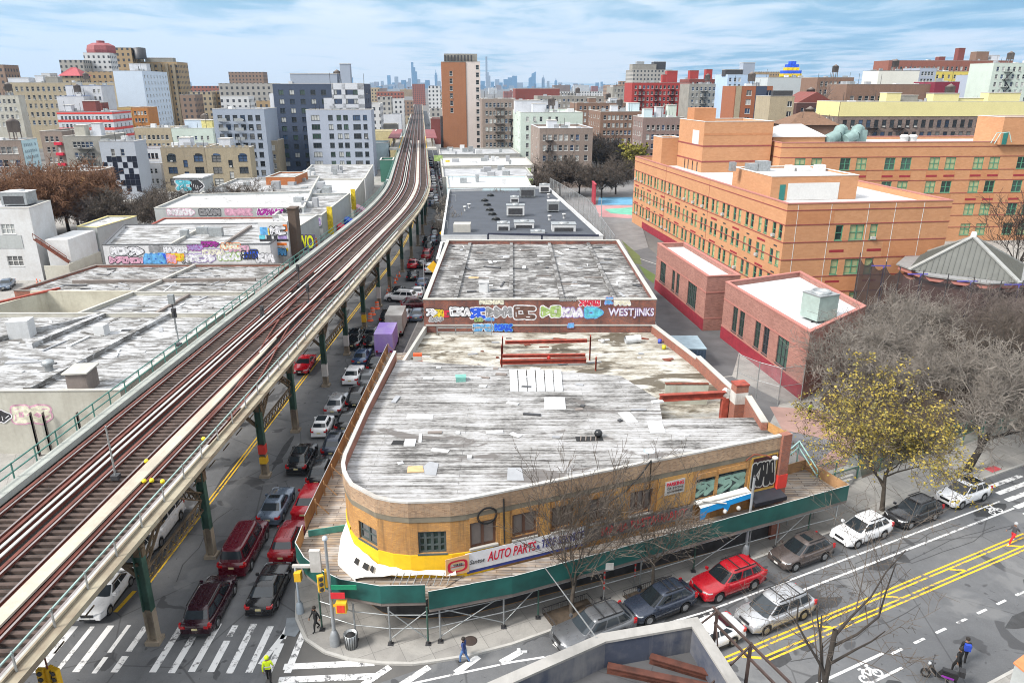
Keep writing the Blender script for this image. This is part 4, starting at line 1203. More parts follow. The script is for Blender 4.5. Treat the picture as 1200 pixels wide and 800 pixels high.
for i,(u0,u1,v0,v1,a,b)in enumerate(((500,512,371,361,'k','w'),(508,519,372,362,'k','y'),(518,526,372,363,'br','r'),(528,551,371,359,'k','w'),(552,568,374,360,'w','b'),(570,599,372,359,'w','gr'),(603,627,374,358,'w','br'),(634,657,372,358,'w','g'),(659,683,372,360,'p','w'),(686,706,373,360,'lb','t'),(679,703,359,350,'w','r'),(709,718,357,348,'p','lb'),(720,739,358,350,'w','c'),(656,675,353,348,'k','gr'),(503,519,377,371,'w','gr'),(556,566,377,372,'k','g'),(569,579,376,372,'p','lb'),(555,577,388,379,'w','lb'),(580,600,388,379,'lb','b'),(665,672,384,378,'p','lb'),(562,590,357,351,'gr','c'))):
 p=onmid(u0,v0);q=onmid(u1,v1)
 tagwall(MBD,p,(1,0),q[0]-p[0],q[2]-p[2],40+i,a,b,0.09 if v0>377 else 0.02)
for txt,u,v,w,mt in(('WEST',728,366,2.8,'w'),('JINKS',755,366,2.2,'w')):
 p=onmid(u,v)
 lettering('graffiti',txt,1.15,GM['p'],MBD,p,(1,0),0.025,w,offset=0.06);lettering('graffiti',txt,1.15,GM[mt],MBD,p,(1,0),0.032,w*.97,offset=0.01)
x,y=-6.5,74.4
rk=thing('pipe_rack','low grey metal pipe rack against the graffiti wall','rack',(x,y,5.8));m_=MB()
for z in(6.1,6.6):m_.beam((-8,74.4,z),(-2.2,74.4,z),.08,.12)
for xx in(-8,-6,-4.1,-2.2):m_.beam((xx,74.4,5.8),(xx,74.4,6.7 if xx<-3 else 7.8),.08,.08)
m_.build('frame',M_galv,rk)
for k,(u,v,w,d,h,c)in enumerate(((567,341,1.0,.9,1.1,0),(585,340,2.0,.3,.06,1),(640,300,2.4,.4,.1,0),(680,335,2.2,.3,.12,0),(555,325,1.2,.6,.05,2),(720,320,2.6,.35,.08,0),(610,315,1.8,.3,.08,1))):
 x,y=G(u,v,9.0);m_=MB();m_.obox((x,y),R.uniform(-.15,.15),w,d,8.955,8.955+h);
 if k==0:m_.obox((x,y),0,w*1.15,d*1.15,8.955+h,8.955+h+.08)
 tag(m_.build('roof_vent' if k==0 else 'loose_board',[M_sheetw,M_steel,M_ply][c]),['white box vent on the peeling ribbed roof','dark board lying near the box vent on the ribbed roof','white board at the far end of the ribbed roof','white board near the graffiti wall edge of the ribbed roof','yellow plywood scrap on the ribbed roof','long pale board on the far right bay of the ribbed roof','dark board in the middle bay of the ribbed roof'][k],'vent' if k==0 else 'board')
def scraps(label,group,quad,z,n,seed,mats,name='loose_board',smin=.25,smax=1.4):
 r=random.Random(seed)
 for i in range(n):
  a,b=r.random(),r.random()
  x=(quad[0][0]*(1-a)+quad[1][0]*a)*(1-b)+(quad[3][0]*(1-a)+quad[2][0]*a)*b;y=(quad[0][1]*(1-a)+quad[1][1]*a)*(1-b)+(quad[3][1]*(1-a)+quad[2][1]*a)*b
  m_=MB();m_.obox((x,y),r.gauss(0,.25)+(1.57 if r.random()<.2 else 0),r.uniform(smin,smax),r.uniform(.1,.45),z+.012,z+r.uniform(.04,.14));tag(m_.build(name,r.choice(mats)),label,'board',group)
scraps('scrap of board lying on the white plank roof of the corner building','scraps on the plank roof',[(-9.5,42),(17,47.5),(7,60),(-9.5,60)],7.62,34,1,[M_sheetw,M_sheetg,M_board,M_steel,M_sheetw])
scraps('scrap of board lying on the peeling ribbed roof','scraps on the ribbed roof',[(-9,76),(15,76),(15,106),(-9,106)],8.95,60,2,[M_sheetw,M_sheetw,M_steel,M_board,M_sheetg],smax=2.4)
scraps('scrap of rubbish lying on the concrete terrace','rubbish on the terrace',[(-9,63),(16.5,64),(14.5,74),(-8.5,74)],5.8,24,3,[M_board,M_sheetg,M_rust,M_sheetw])
# ---- the pavement shed round the corner
M_shedgreen=plain('dark_green_hoarding',(0.008,0.08,0.07),0.55,0.45,0.6)
M_shedback=plain('raw_plywood_back',(0.34,0.20,0.10),0.8,0.4,0.8)
def m_planks(name):
 t=NT(name)
 col,fac=t.brick(t.uv(),(0.34,0.31,0.28),(0.16,0.135,0.12),(0.05,0.04,0.035),2.4,0.26,0.03,0.0,0.4)
 a=t.noise(t.mapv(t.uv(),(.7,4,1)),1.0,5)
 b=t.noise(t.mapv(t.uv(),(.4,.4,1)),1.0,5)
 c=t.mix(t.rng(a,.45,.75,0,.6),col,(0.46,0.30,0.15));c=t.mix(t.rng(b,.5,.75,0,.7),c,(0.50,0.48,0.46))
 return t.done(c,.9)
M_planks=m_planks('shed_deck_planks')
SH=thing('pavement_shed','scaffold pavement shed with dark green hoarding wrapped round the corner building','scaffold shed',(0,38,0.13))
sz=3.15
outl=[(-13.7,76.0),(-13.7,60),(-13.7,50),(-13.6,41.5),(-13.5,38.95),(-12.55,37.45),(-11.3,36.25),(-9.9,35.35),(-7.5,34.75),(-4.95,34.85)]
outr=[(-4.75,34.6),(0.0,35.95),(5.2,38.1),(11.0,40.65),(17.4,43.35),(24.2,46.3)]
inn_l=[(-9.6,76.0),(-10.7,60),(-11.0,50),(-11.0,42.5)]+[(p[0]-0.12,p[1]-.1)for p in arc[2:]]
dk=MB()
def lerp_on(poly,n):
 L=[0]
 for a,b in zip(poly,poly[1:]):L.append(L[-1]+math.hypot(b[0]-a[0],b[1]-a[1]))
 out=[]
 for i in range(n):
  t=L[-1]*i/(n-1)
  for k in range(len(poly)-1):
   if t<=L[k+1]+1e-9:
    f=(t-L[k])/(L[k+1]-L[k]);out.append((poly[k][0]+(poly[k+1][0]-poly[k][0])*f,poly[k][1]+(poly[k+1][1]-poly[k][1])*f));break
 return out
left_out=outl[:4];left_in=inn_l[:4]
for a,b,c,d in zip(left_out,left_out[1:],left_in[1:],left_in):dk.face([(*a,sz),(*b,sz),(*c,sz),(*d,sz)])
co=lerp_on(outl[3:],10);ci=lerp_on([inn_l[3]]+inn_l[4:],10)
for a,b,c,d in zip(co,co[1:],ci[1:],ci):dk.face([(*a,sz),(*b,sz),(*c,sz),(*d,sz)])
ro=lerp_on(outr,12);ri=[FP(u,0,.12)[:2]for u in[-0.9+2.02*i for i in range(12)]];ri[-1]=FP(23.5,0,.12)[:2]
for a,b,c,d in zip(ro,ro[1:],ri[1:],ri):dk.face([(*a,sz-.05),(*b,sz-.05),(*c,sz-.05),(*d,sz-.05)])
ext=[(24.2,46.3),(22.6,50.2),(18.6,48.2),FP(22.9,0,.12)[:2]]
dk.face([(*p,sz-.06)for p in ext])
up_faces(dk);dk.build('deck_planks',M_planks,SH)
def hoard(a,b,z0,z1,m,name='hoarding',th=0.05):
 m_=MB();d=Vector((b[0]-a[0],b[1]-a[1])).normalized();nrm=Vector((d.y,-d.x))
 p=[(a[0],a[1]),(b[0],b[1])];q=[(a[0]-nrm.x*th,a[1]-nrm.y*th),(b[0]-nrm.x*th,b[1]-nrm.y*th)]
 m_.face([(*p[0],z0),(*p[1],z0),(*p[1],z1),(*p[0],z1)],0)
 m_.face([(*q[1],z0),(*q[0],z0),(*q[0],z1),(*q[1],z1)],1)
 m_.face([(*p[0],z1),(*p[1],z1),(*q[1],z1),(*q[0],z1)],2);m_.face([(*q[0],z0),(*q[1],z0),(*p[1],z0),(*p[0],z0)],1)
 m_.face([(*p[1],z0),(*q[1],z0),(*q[1],z1),(*p[1],z1)],1);m_.face([(*q[0],z0),(*p[0],z0),(*p[0],z1),(*q[0],z1)],1)
 return m_.build(name,m,SH)
GH=[M_shedgreen,M_shedback,M_sheetw]
cg=outl[4:]
for a,b in zip(cg,cg[1:]):hoard(a,b,sz-.15,sz+1.05,GH)
hoard((-13.58,40.9),cg[0],sz-.1,sz+1.05,GH)
for a,b in zip(outr,outr[1:]):
 n=2
 for i in range(n):
  f=lambda t:(a[0]+(b[0]-a[0])*t,a[1]+(b[1]-a[1])*t)
  hoard(f(i/n),f((i+1)/n),sz-.45+.02*i,sz+.78+.02*i,GH)
M_wood_out=plain('brown_hoarding',(0.16,0.09,0.05),.8,.4,.8);M_wood_in=plain('fresh_plywood',(0.27,0.15,0.07),.8,.35,.6)
Y=76.0
WG=[M_wood_out,M_wood_in,M_sheetg]
while Y>42:
 hoard((-13.7,Y),(-13.7,Y-2.44+.03),sz+.02,sz+1.12,WG);Y-=2.44
hoard((24.2,46.3),(22.6,50.2),sz-.45,sz+.82,[M_shedback,M_shedback,M_shedback]);hoard((22.6,50.2),(18.6,48.2),sz-.4,sz+.8,[M_shedback]*3)
for k in range(14):
 y=75.5-2.44*k;m_=MB();m_.beam((-13.45,y,sz),(-13.45,y,sz+1.2),.09,.06);m_.beam((-13.42,y,sz+.95),(-12.6,y,sz+.02),.06,.05);m_.build('stud',M_shedback,SH)
m_=MB();m_.beam((-13.3,41.1,sz+.25),(-10.95,41.8,sz+.25),.06,.45);m_.build('cross_board',plain('teal_board',(0.06,0.24,0.22),.7,.3),SH)
eb=MB()
for path,z in((outl[3:],sz-.28),(outr,sz-.58)):
 for a,b in zip(path,path[1:]):
  eb.beam((a[0],a[1]+.12,z),(b[0],b[1]+.12,z),.12,.22)
eb.build('edge_beam',M_board,SH)
feet=[(-11.4,35.95),(-9.2,35.05),(-7.1,34.75),(-4.9,34.75),(-4.2,34.95),(-0.5,36.15),(1.6,37.0),(5.8,38.75),(8.3,39.8),(12.2,41.55),(16.4,43.3),(18.6,44.2),(21.3,45.4),(23.6,46.3)]
def under(p):return sz-.4 if p[0]<-4.5 else sz-.62
for i,p in enumerate(feet):
 m_=MB();m_.tube((p[0],p[1],.13),(p[0],p[1],under(p)),.055,.055,8)
 ps_=m_.build('post',M_galv if i%3 else M_vgreen,SH)
 m_=MB();m_.box(p[0]-.16,p[1]-.16,.132,p[0]+.16,p[1]+.16,.17);m_.tube((p[0],p[1],.17),(p[0],p[1],.4),.075,.075,8);sub(m_,'foot_plate',M_steel,ps_,SH)
 q=(p[0]+0.0,p[1]);b_=Vector((-p[0]*0-.4389,.8986))*2.1
 if i>4:
  m_=MB();m_.tube((p[0]+b_.x*.9,p[1]+b_.y*.9,.13),(p[0]+b_.x*.9,p[1]+b_.y*.9,under(p)),.05,.05,6);m_.build('post',M_galv,SH)
for i,(a,b)in enumerate(zip(feet,feet[1:])):
 for z in(1.25,2.2):
  m_=MB();m_.tube((*a,z),(*b,z),.035,.035,6);m_.build('rail',M_galv,SH)
 if i in(2,4,5,9,11):
  m_=MB();m_.tube((*a,.5),(*b,2.5),.035,.035,6)
  if i in(2,4):m_.tube((*b,.5),(*a,2.5),.035,.035,6)
  m_.build('brace',M_galv,SH)
for k in range(9):
 y=44+4*k;m_=MB();m_.tube((-13.5,y,.13),(-13.5,y,sz-.02),.055,.055,8);m_.build('post',M_galv,SH)
for u,v in((572/4+600,352/4+600),(428/4+600,412/4+600)):
 x,y=G(u,v,.13)
 t_=thing('taped_post','thin steel post wrapped in red and white tape by the smaller tree' if u>720 else 'thin steel post wrapped in red and white tape carrying a small white sign','post',(x,y,.13))
 m_=MB();m_.tube((x,y,.13),(x,y,2.6),.05,.05,8);m_.build('post',M_galv,t_)
 m_=MB();[m_.tube((x,y,1.0+.4*k),(x,y,1.2+.4*k),.056,.056,8)for k in range(4)];m_.build('red_tape',M_red,t_)
 if u<720:m_=MB();m_.box(x-.02,y-.25,2.6,x+.5,y-.21,3.1);m_.build('plate',M_whitep,t_)
# ---- the school
M_obrick=brickm('orange_brick',(0.48,0.247,0.126),(0.43,0.212,0.104),(0.46,0.24,0.13),0.3,bw=.6,bh=.22,ms=.006,dark=(0.36,0.16,0.06),streak=False)
M_obrick2=brickm('deep_orange_brick',(0.45,0.205,0.096),(0.41,0.18,0.082),(0.42,0.19,0.09),0.3,bw=.6,bh=.22,ms=.006,streak=False)
M_mband=plain('maroon_band',(0.24,0.055,0.05),0.7,0.2)
M_mcop=stucco('dusty_maroon_coping',(0.36,0.15,0.125),0.25,(0.25,0.08,0.07))
M_pkbrick=brickm('pink_brown_brick',(0.36,0.17,0.135),(0.24,0.105,0.085),(0.33,0.21,0.18),0.4,bw=0.4,bh=0.12,streak=False)
M_membr=roofm('white_membrane',(0.50,0.51,0.525),(0.22,0.22,0.225),0.6,2.0,0.1,(0.6,0.6,0.61),(0.5,0.3))
M_louver=stucco('pale_louvres',(0.58,0.58,0.57),0.15)
M_teal=plain('teal_door',(0.02,0.16,0.14),.5,.15)
SHD=0.135
P0=(38.5,103.0)
SCH=thing('school_building','large orange brick school with green windows, maroon bands and white roofs','school',(*P0,0))
blk=rect(P0,25.2,73,SHD)
PN_=[G_shade,G_shade,G_shade,G_green]
fr_sp=[]
def zrow(z,us,w,h,st):return dict(u=us,z=[z],w=w,h=h,style=st,frame=M_frame_g,pane=PN_)
LW=[2.6+4.55*i for i in range(16)]
leftw=[q for c in LW for q in(c-.95,c+.95)]
building('school_building','',blk,15.3,M_obrick,M_membr,{0:[zrow(10.0,[8.3,13.6],1.15,2.2,'dh!'),zrow(10.0,[11.0],2.2,2.2,'quad!'),zrow(5.0,[8.3,13.6],1.15,2.2,'dh!'),zrow(5.0,[11.0],2.2,2.2,'quad!'),zrow(0.8,[8.3,12.0],1.3,2.2,'dh!')],3:[dict(u=leftw,z=[10.2,6.3,2.6],w=1.05,h=2.15,style='dh!',frame=M_frame_g,pane=[G_dark,G_green,G_dark,G_shade])]},root=SCH,par=0.9,cop=M_mcop,parw=.4,cop_h=.16)
def bands(poly,zs,edges,name='maroon_band',m=None,h=0.13,o=0.05):
 for z in zs:
  mb=MB();pp=inset(poly,-o);n=len(poly)
  for i in edges:
   j=(i+1)%n
   a,b,c,d=pp[i],pp[j],poly[j],poly[i]
   mb.face([(*a,z),(*b,z),(*b,z+h),(*a,z+h)]);mb.face([(*a,z+h),(*b,z+h),(*c,z+h),(*d,z+h)]);mb.face([(*d,z),(*c,z),(*b,z),(*a,z)])
  mb.build(name,m or M_mband,SCH)
bands(blk,(14.35,12.3,9.8,7.3,4.72,2.35),(0,3))
def panels(poly,i,lst,m,name,o=0.035):
 A,B=poly[i],poly[(i+1)%len(poly)];e=Vector((B[0]-A[0],B[1]-A[1])).normalized();nr=Vector((e.y,-e.x))
 for u0,u1,z0,z1 in lst:
  mb=MB()
  q=[(A[0]+e.x*u+nr.x*o,A[1]+e.y*u+nr.y*o,z)for u,z in((u0,z0),(u1,z0),(u1,z1),(u0,z1))]
  w=[(A[0]+e.x*u,A[1]+e.y*u,z)for u,z in((u0,z0),(u1,z0),(u1,z1),(u0,z1))]
  mb.face(q)
  for k in range(4):mb.face([w[k],w[(k+1)%4],q[(k+1)%4],q[k]])
  mb.build(name,m,SCH)
M_grille=plain('red_vent_grille',(0.26,0.02,0.03),.6,.2)
panels(blk,0,[(7.2,9.4,8.3,8.65),(13.0,15.2,8.3,8.65),(7.2,9.4,3.8,4.1),(13,15.2,3.8,4.1)],M_grille,'vent_grille',.03)
panels(blk,0,[(0.02,7.2,12.45,14.3),(15.4,25.1,7.45,9.75),(0.02,25.1,2.5,4.7)],M_obrick2,'spandrel',.02)
L3=73
panels(blk,3,[(c-1.3,c+1.3,z,z+.3)for c in LW[::2]for z in(8.9,5.0)],M_grille,'vent_grille',.03)
panels(blk,3,[(c-.5,c+.5,z,z+.22)for c in LW[1::2]for z in(8.95,5.05)],M_steel,'vent_grille',.03)
panels(blk,3,[(8,34,0.02,1.6)],plain('dark_red_base',(0.24,0.02,0.035),.7,.25),'red_base',.05)
panels(blk,0,[(q,q+.07,.1,15.2)for q in(1.6,6.6,12.3,16.4,20.8)]+[],M_louver,'joint',.03);panels(blk,3,[(q,q+.08,.1,15.2)for q in(22,45)],M_mband,'joint',.03)
x,y,_=at_depth(905,208,112.4);ph=rect((x,y),14.0,14,SHD)
building('p','',ph,18.0,M_obrick,M_membr,root=SCH,z0=14.42,par=.25,cop=M_louver,wall_name='penthouse_wall',roof_name='penthouse_roof')
panels(ph,0,[(2.7,11.0,14.45,17.0)],M_louver,'louvre_panel',.06);panels(ph,0,[(1.4,2.3,14.45,16.8)],M_teal,'door',.05)
for u,w,h in((858,.9,1.4),(880,1.6,1.2),(893,1.9,1.6),(925,1.2,.9),(940,2.0,.7),(960,1.4,1.0)):
 px_,py_=G(u,200,17.8);m_=MB();m_.obox((px_,py_),SHD,w,w,17.76,17.76+h);m_.build('roof_unit',M_galv if u<900 else M_louver,SCH)
x,y,_=at_depth(826,143,150.5);tw=rect((x,y),14.4,14,SHD)
building('t','',tw,24.2,M_obrick,M_membr,root=SCH,par=.5,cop=M_louver,wall_name='tower_wall',roof_name='tower_roof')
bands(tw,(19.4,16.4),(0,3),h=.28)
panels(tw,3,[(8.2,11.6,19.7,22.4)],M_louver,'louvre_panel',.06);panels(tw,3,[(q,q+.5,13.6,16.3)for q in(4.5,6.5,9.0,11.5)],G_dark,'slit_window',.03)
panels(tw,0,[(0.1,14.2,21.6,22.0)],M_obrick2,'spandrel',.03)
x,y,_=at_depth(818,130,156);m_=MB();m_.obox((x+1.5,y+3),SHD,4.6,4,23.7,26.6);m_.build('bulkhead',M_obrick2,SCH)
x,y,_=at_depth(776,166,164);st=rect((x,y),4.4,6,SHD)
building('s','',st,20.3,M_obrick,M_membr,root=SCH,z0=14.4,par=.3,cop=M_louver,wall_name='stair_head_wall',roof_name='stair_head_roof')
wg=rect((53.2,149.5),82,17,0.075)
WU=[q for c in[5.9+9.35*i for i in range(8)]for q in(c-1.7,c+1.7)]
building('w','',wg,20.2,M_obrick,M_membr,{0:[dict(u=WU,z=[14.9,10.2,5.6,1.4],w=2.15,h=2.35,style='quad!',frame=M_frame_g,pane=PN_)]},root=SCH,par=.5,parw=.4,cop=M_mcop,cop_h=.16,wall_name='wing_wall',roof_name='wing_roof')
bands(wg,(19.3,17.35,14.75,12.65,10.05,7.9,5.45,3.0),(0,3))
panels(wg,0,[(c-3.0,c-.7,z,z+.4)for c in[5.9+9.35*i for i in range(8)]for z in(13.4,8.6)]+[(c+.7,c+3.0,z,z+.4)for c in[5.9+9.35*i for i in range(8)]for z in(13.4,8.6)],M_grille,'vent_grille',.05)
panels(wg,0,[(c-3.1,c+3.1,z,z+1.9)for c in[5.9+9.35*i for i in range(8)]for z in(12.8,8.05)],M_obrick2,'spandrel',.02)
x,y,_=at_depth(1178,137,152);en=rect((x,y),14,8,.075)
building('e','',en,25.0,M_obrick,M_membr,root=SCH,z0=19.72,par=.3,cop=M_louver,wall_name='roof_house_wall',roof_name='roof_house_roof')
panels(en,0,[(.4,1.4,19.75,22.2)],M_teal,'door',.05)
x,y,z=at_depth(906,166,156);m_=MB();q=rect((x,y),11,9,.075);m_.prism(q,19.72,21.0);m_.build('lantern_base',M_obrick,SCH)
m_=MB();q=rect((x-.4,y-.4),11.8,9.8,.075);a=Vector(((q[0][0]+q[3][0])/2+3.6,(q[0][1]+q[3][1])/2,23.3));b=Vector(((q[1][0]+q[2][0])/2-3.6,(q[1][1]+q[2][1])/2,23.3))
Q=[(*p,21.0)for p in q];m_.face([Q[0],Q[1],b,a]);m_.face([Q[1],Q[2],b]);m_.face([Q[2],Q[3],a,b]);m_.face([Q[3],Q[0],a]);m_.face(Q[::-1]);m_.build('hipped_roof',M_sheetw,SCH)
M_duct=plain('grey_green_duct',(0.20,0.29,0.28),.5,.25,1.0,.2)
for u0,u1 in((968,992),(990,1012)):
 x0,y0,_=at_depth(u0,166,157);x1,_,_=at_depth(u1,166,157)
 m_=MB();pts=[(x0,y0,20.2),(x0+.6*(x1-x0),y0+1,21.2),(x1-.8,y0+2,22.3),(x1,y0+2.5,22.0)]
 m_.path(pts,1.15,10);m_.box(x1-1.2,y0+1,19.72,x1+1.0,y0+3.4,22.2);m_.build('roof_duct',M_duct,SCH)
for k,u in enumerate((1060,1070,1158)):
 x,y,_=at_depth(u,160,158);m_=MB();m_.lathe((x,y,19.72),[(.8,0),(.8,1.1),(1.0,1.2),(.6,1.6),(.001,1.6)],10);m_.build('roof_vent',M_louver,SCH)
x,y,_=at_depth(1172,165,151);m_=MB()
for s in(0,1.2):
 m_.path([(x-1,y+s,20.0),(x-.2,y+s,22.0),(x+1.5,y+s,22.2),(x+2.3,y+s,20.3)],.07,5)
m_.build('roof_stair_rail',plain('pale_teal_rail',(.35,.55,.53),.5),SCH)
a1=[(25.4,92.8),(29.9,93.4),(27.3,114.6),(22.9,114.0)]
def annex(poly,zt,wsp,label):
 r=thing('school_annex',label,'annex',(*poly[0],0))
 building('school_annex','',poly,zt,M_pkbrick,M_membr,wsp,root=r,par=.55,parw=.35,cop=M_mcop,detail=True,cop_h=.14)
 mb=MB();pp=inset(poly,-.05)
 for i in(0,3):
  j=(i+1)%4;m2=MB();m2.face([(*pp[i],.02),(*pp[j],.02),(*pp[j],1.7),(*pp[i],1.7)]);m2.face([(*pp[i],1.7),(*pp[j],1.7),(*poly[j],1.7),(*poly[i],1.7)])
  m2.build('maroon_base',plain('dark_red_base',(0.24,0.02,0.035))if i==3 else M_pkbrick,r)
  for z in(1.75,5.3):
   m2=MB();m2.face([(*pp[i],z),(*pp[j],z),(*pp[j],z+.16),(*pp[i],z+.16)]);m2.face([(*pp[i],z+.16),(*pp[j],z+.16),(*poly[j],z+.16),(*poly[i],z+.16)]);m2.build('brick_band',M_mcop,r)
 return r
gw=dict(frame=M_frame_d,pane=[G_dark,G_green])
annex(a1,7.5,{3:[dict(u=[3.4],z=[2.1],w=2.6,h=3.2,style='g43',**gw),dict(u=[8.4,10.4],z=[2.2],w=1.25,h=3.0,style='g23',**gw),dict(u=[16.3],z=[2.0],w=3.4,h=3.4,style='g53',**gw)]},'pink brown brick annex with white roof standing free in the school alley')
a2=[(30.0,70.0),(39.8,79.2),(38.5,95.5),(27.0,90.0)]
A2=annex(a2,7.5,{3:[dict(u=[3.5],z=[2.1],w=1.3,h=3.2,style='g23',**gw),dict(u=[5.4],z=[2.1],w=1.3,h=3.2,style='g23',**gw),dict(u=[9.5,11.6],z=[2.1],w=1.3,h=3.2,style='g23',**gw),dict(u=[15.4],z=[2.1],w=2.4,h=3.2,style='g33',**gw)]},'pink brown brick annex with white roof and big cooling unit, half hidden by bare trees')
x,y=G(958,374,7.0)
ac=thing('cooling_unit','large square pale green cooling unit on the annex roof','cooling unit',(x,y,6.95))
m_=MB();m_.obox((x,y),.4,2.7,2.5,7.25,9.9);m_.build('casing',plain('cooling_casing',(.36,.45,.42),.5,.2,1.0,.2),ac)
m_=MB();m_.obox((x,y),.4,2.8,2.6,9.9,10.0);m_.lathe((x,y,10.0),[(1.0,0),(1.0,.25),(.9,.25),(.9,.02),(.001,.02)],14);m_.build('fan_deck',M_galv,ac)
m_=MB();[m_.obox((x+a,y+b),.4,.15,.15,6.95,7.25)for a in(-1,1)for b in(-1,1)];m_.build('feet',M_steel,ac)
PX,PY=62.5,98.5
PV=thing('pavilion','low school pavilion with a grey ribbed pyramid roof wrapped in dark scaffold netting','pavilion',(PX,PY,0))
rr=8.6;hexa=[(PX+rr*math.cos(math.pi*(k/4+1/8)+.13),PY+rr*math.sin(math.pi*(k/4+1/8)+.13))for k in range(8)]
m_=MB();m_.prism(inset(hexa,.8),0.02,6.6);m_.build('wall',M_pkbrick,PV)
m_=MB();m_.prism(hexa,6.6,7.2);m_.build('eaves',M_mcop,PV);m_=MB();m_.prism(inset(hexa,-.25),7.2,7.4);m_.build('gutter',plain('gutter_grey',(.22,.22,.22),.6,.2),PV)
sq=[(PX+8.9*math.cos(math.pi*k/2-1.40),PY+8.9*math.sin(math.pi*k/2-1.40))for k in range(4)]
ap=Vector((PX,PY,11.6));M_zinc=plain('ribbed_zinc',(.115,.118,.108),.5,.15,.6,.2)
m_=MB();rb_=MB()
for i in range(4):
 a,b=Vector((*sq[i],7.42)),Vector((*sq[(i+1)%4],7.42));m_.face([a,b,ap])
 nrm=(b-a).cross(ap-a).normalized()
 for k in range(1,20):
  t=k/20;p=a.lerp(b,t);mid=(a+b)/2;lim=1-abs(t-.5)*2
  q=p+(ap-mid)*lim;rb_.beam(p+nrm*.06,q+nrm*.06,.05,.12)
 rb_.beam(a+nrm*.05,ap+Vector((0,0,.1)),.55,.2,1)
m_.build('pyramid_roof',M_zinc,PV);rb_.build('roof_ribs',[M_zinc,plain('zinc_ridge',(.27,.275,.265),.5,.2)],PV)
m_=MB();m_.lathe((PX,PY,11.4),[(.4,0),(.4,.4),(.3,.9),(.001,.95)],8);m_.build('finial',M_louver,PV)
def m_net(name,col,keep):
 t=NT(name)
 tr=t.add('ShaderNodeBsdfTransparent');mx=t.add('ShaderNodeMixShader')
 t.done(t.mix(t.rng(t.noise(t.ob(),.8,4),.3,.7),sc(col,.6),sc(col,1.4)),.9)
 mx.inputs[0].default_value=keep
 t.l.new(tr.outputs[0],mx.inputs[1]);t.l.new(t.bsdf.outputs[0],mx.inputs[2]);t.l.new(mx.outputs[0],t.out.inputs[0])
 return t.mat
M_net=m_net('dark_scaffold_net',(.022,.018,.02),.86);M_chain=m_net('chain_link',(.22,.23,.24),.30);M_chaing=m_net('green_chain_link',(.10,.17,.13),.42)
NV=thing('scaffold_netting','dark debris netting on thin scaffold poles in front of the pavilion','scaffold',(PX-6,PY-12,0))
npth=[(PX-13.5,PY+3),(PX-12,PY-5.5),(PX-3.5,PY-12.8),(PX+16,PY-10.6)]
nl=lerp_on(npth,15)
for a,b in zip(nl,nl[1:]):
 m_=MB();n=6
 for k in range(n):
  p=lambda t:(a[0]+(b[0]-a[0])*t,a[1]+(b[1]-a[1])*t);sag=lambda t:8.2-.9*math.sin(math.pi*t)
  m_.face([(*p(k/n),0.05),(*p((k+1)/n),.05),(*p((k+1)/n),sag((k+1)/n)),(*p(k/n),sag(k/n))])
 m_.build('net_panel',M_net,NV)
 m_=MB();m_.tube((*a,0),(*a,8.8),.06,.06,6);m_.build('pole',M_steel,NV)
 m_=MB();m_.tube((*a,.5),(*b,6.0),.05,.05,5);m_.build('brace',M_board,NV)
M_violet=plain('violet_scaffold',(.09,.08,.40),.5,.2)
for k in(2,4,6,8,10,12):
 a=nl[k];m_=MB();m_.beam((a[0]-1.2,a[1]+1.4,7.9),(a[0]+1.4,a[1]+1.4,7.9),.12,.12);m_.beam((a[0],a[1]+.5,2),(a[0],a[1]+.5,8.0),.12,.12);m_.build('violet_bracket',M_violet,NV)
# ---- school yard surfaces, fences, container
def sheet(name,px,col,z=.137,m=None):
 mb=MB();mb.face([(*G(u,v,z),z)for u,v in px]);up_faces(mb)
 return tag(mb.build(name,m or plain(name+'_surface_%d'%len(_mats),col,.9,.25,.4)),kind='structure')
sheet('school_alley',[(715,283),(760,290),(872,392),(858,440),(800,445),(765,370)],(.10,.10,.105))
sheet('school_alley',[(800,446),(858,441),(915,470),(900,500),(890,505)],(.11,.11,.115),.139)
sheet('grove_soil',[(1000,500),(960,470),(1010,400),(1060,360),(1200,360),(1330,400),(1210,470),(1110,520),(1010,560)],(.085,.06,.045),.144)
sheet('school_yard',[(640,200),(745,195),(745,240),(760,290),(715,300),(655,225)],(.17,.165,.165),.141)
sheet('blue_court',[(702,231),(741,231),(741,240),(700,240)],(.10,.27,.42),.146)
sheet('pink_court',[(698,241),(741,241),(741,256),(702,254)],(.40,.20,.20),.146)
sheet('green_court',[(708,245),(741,243),(741,252),(716,250)],(.12,.36,.26),.151)
sheet('school_lawn',[(728,281),(750,300),(752,310),(744,309)],(.10,.12,.035),.146);sheet('school_lawn',[(748,310),(768,322),(766,332),(757,325)],(.09,.13,.03),.146)
sheet('forecourt',[(902,476),(960,480),(1010,500),(985,560),(940,545),(915,500)],(.30,.19,.165),.142)
sheet('forecourt',[(925,505),(985,518),(955,545),(925,525)],(.13,.13,.14),.148)
cn=thing('container','dark blue steel storage container with a pale lid in the alley','container',(*G(790,432),.14))
a,b=G(790,432,.14),G(827,434,.14);w=b[0]-a[0]
m_=MB();m_.box(a[0],a[1],.16,b[0],a[1]+4.6,2.5);cb_=m_.build('body',plain('container_blue',(.045,.075,.12),.6,.3),cn)
m_=MB();[m_.box(a[0]+w*(k+.2)/9,a[1]-.05,.3,a[0]+w*(k+.6)/9,a[1]-.003,2.35)for k in range(9)];[m_.box(a[0]-.05,a[1]+.3+.5*k,.3,a[0]-.003,a[1]+.5+.5*k,2.35)for k in range(9)];m_.build('ribs',plain('container_blue2',(.06,.095,.15),.6,.3),cn)
m_=MB();m_.box(a[0]-.06,a[1]-.06,2.5,b[0]+.06,a[1]+4.66,2.62);m_.build('lid',plain('container_lid',(.30,.40,.46),.5,.2),cn)
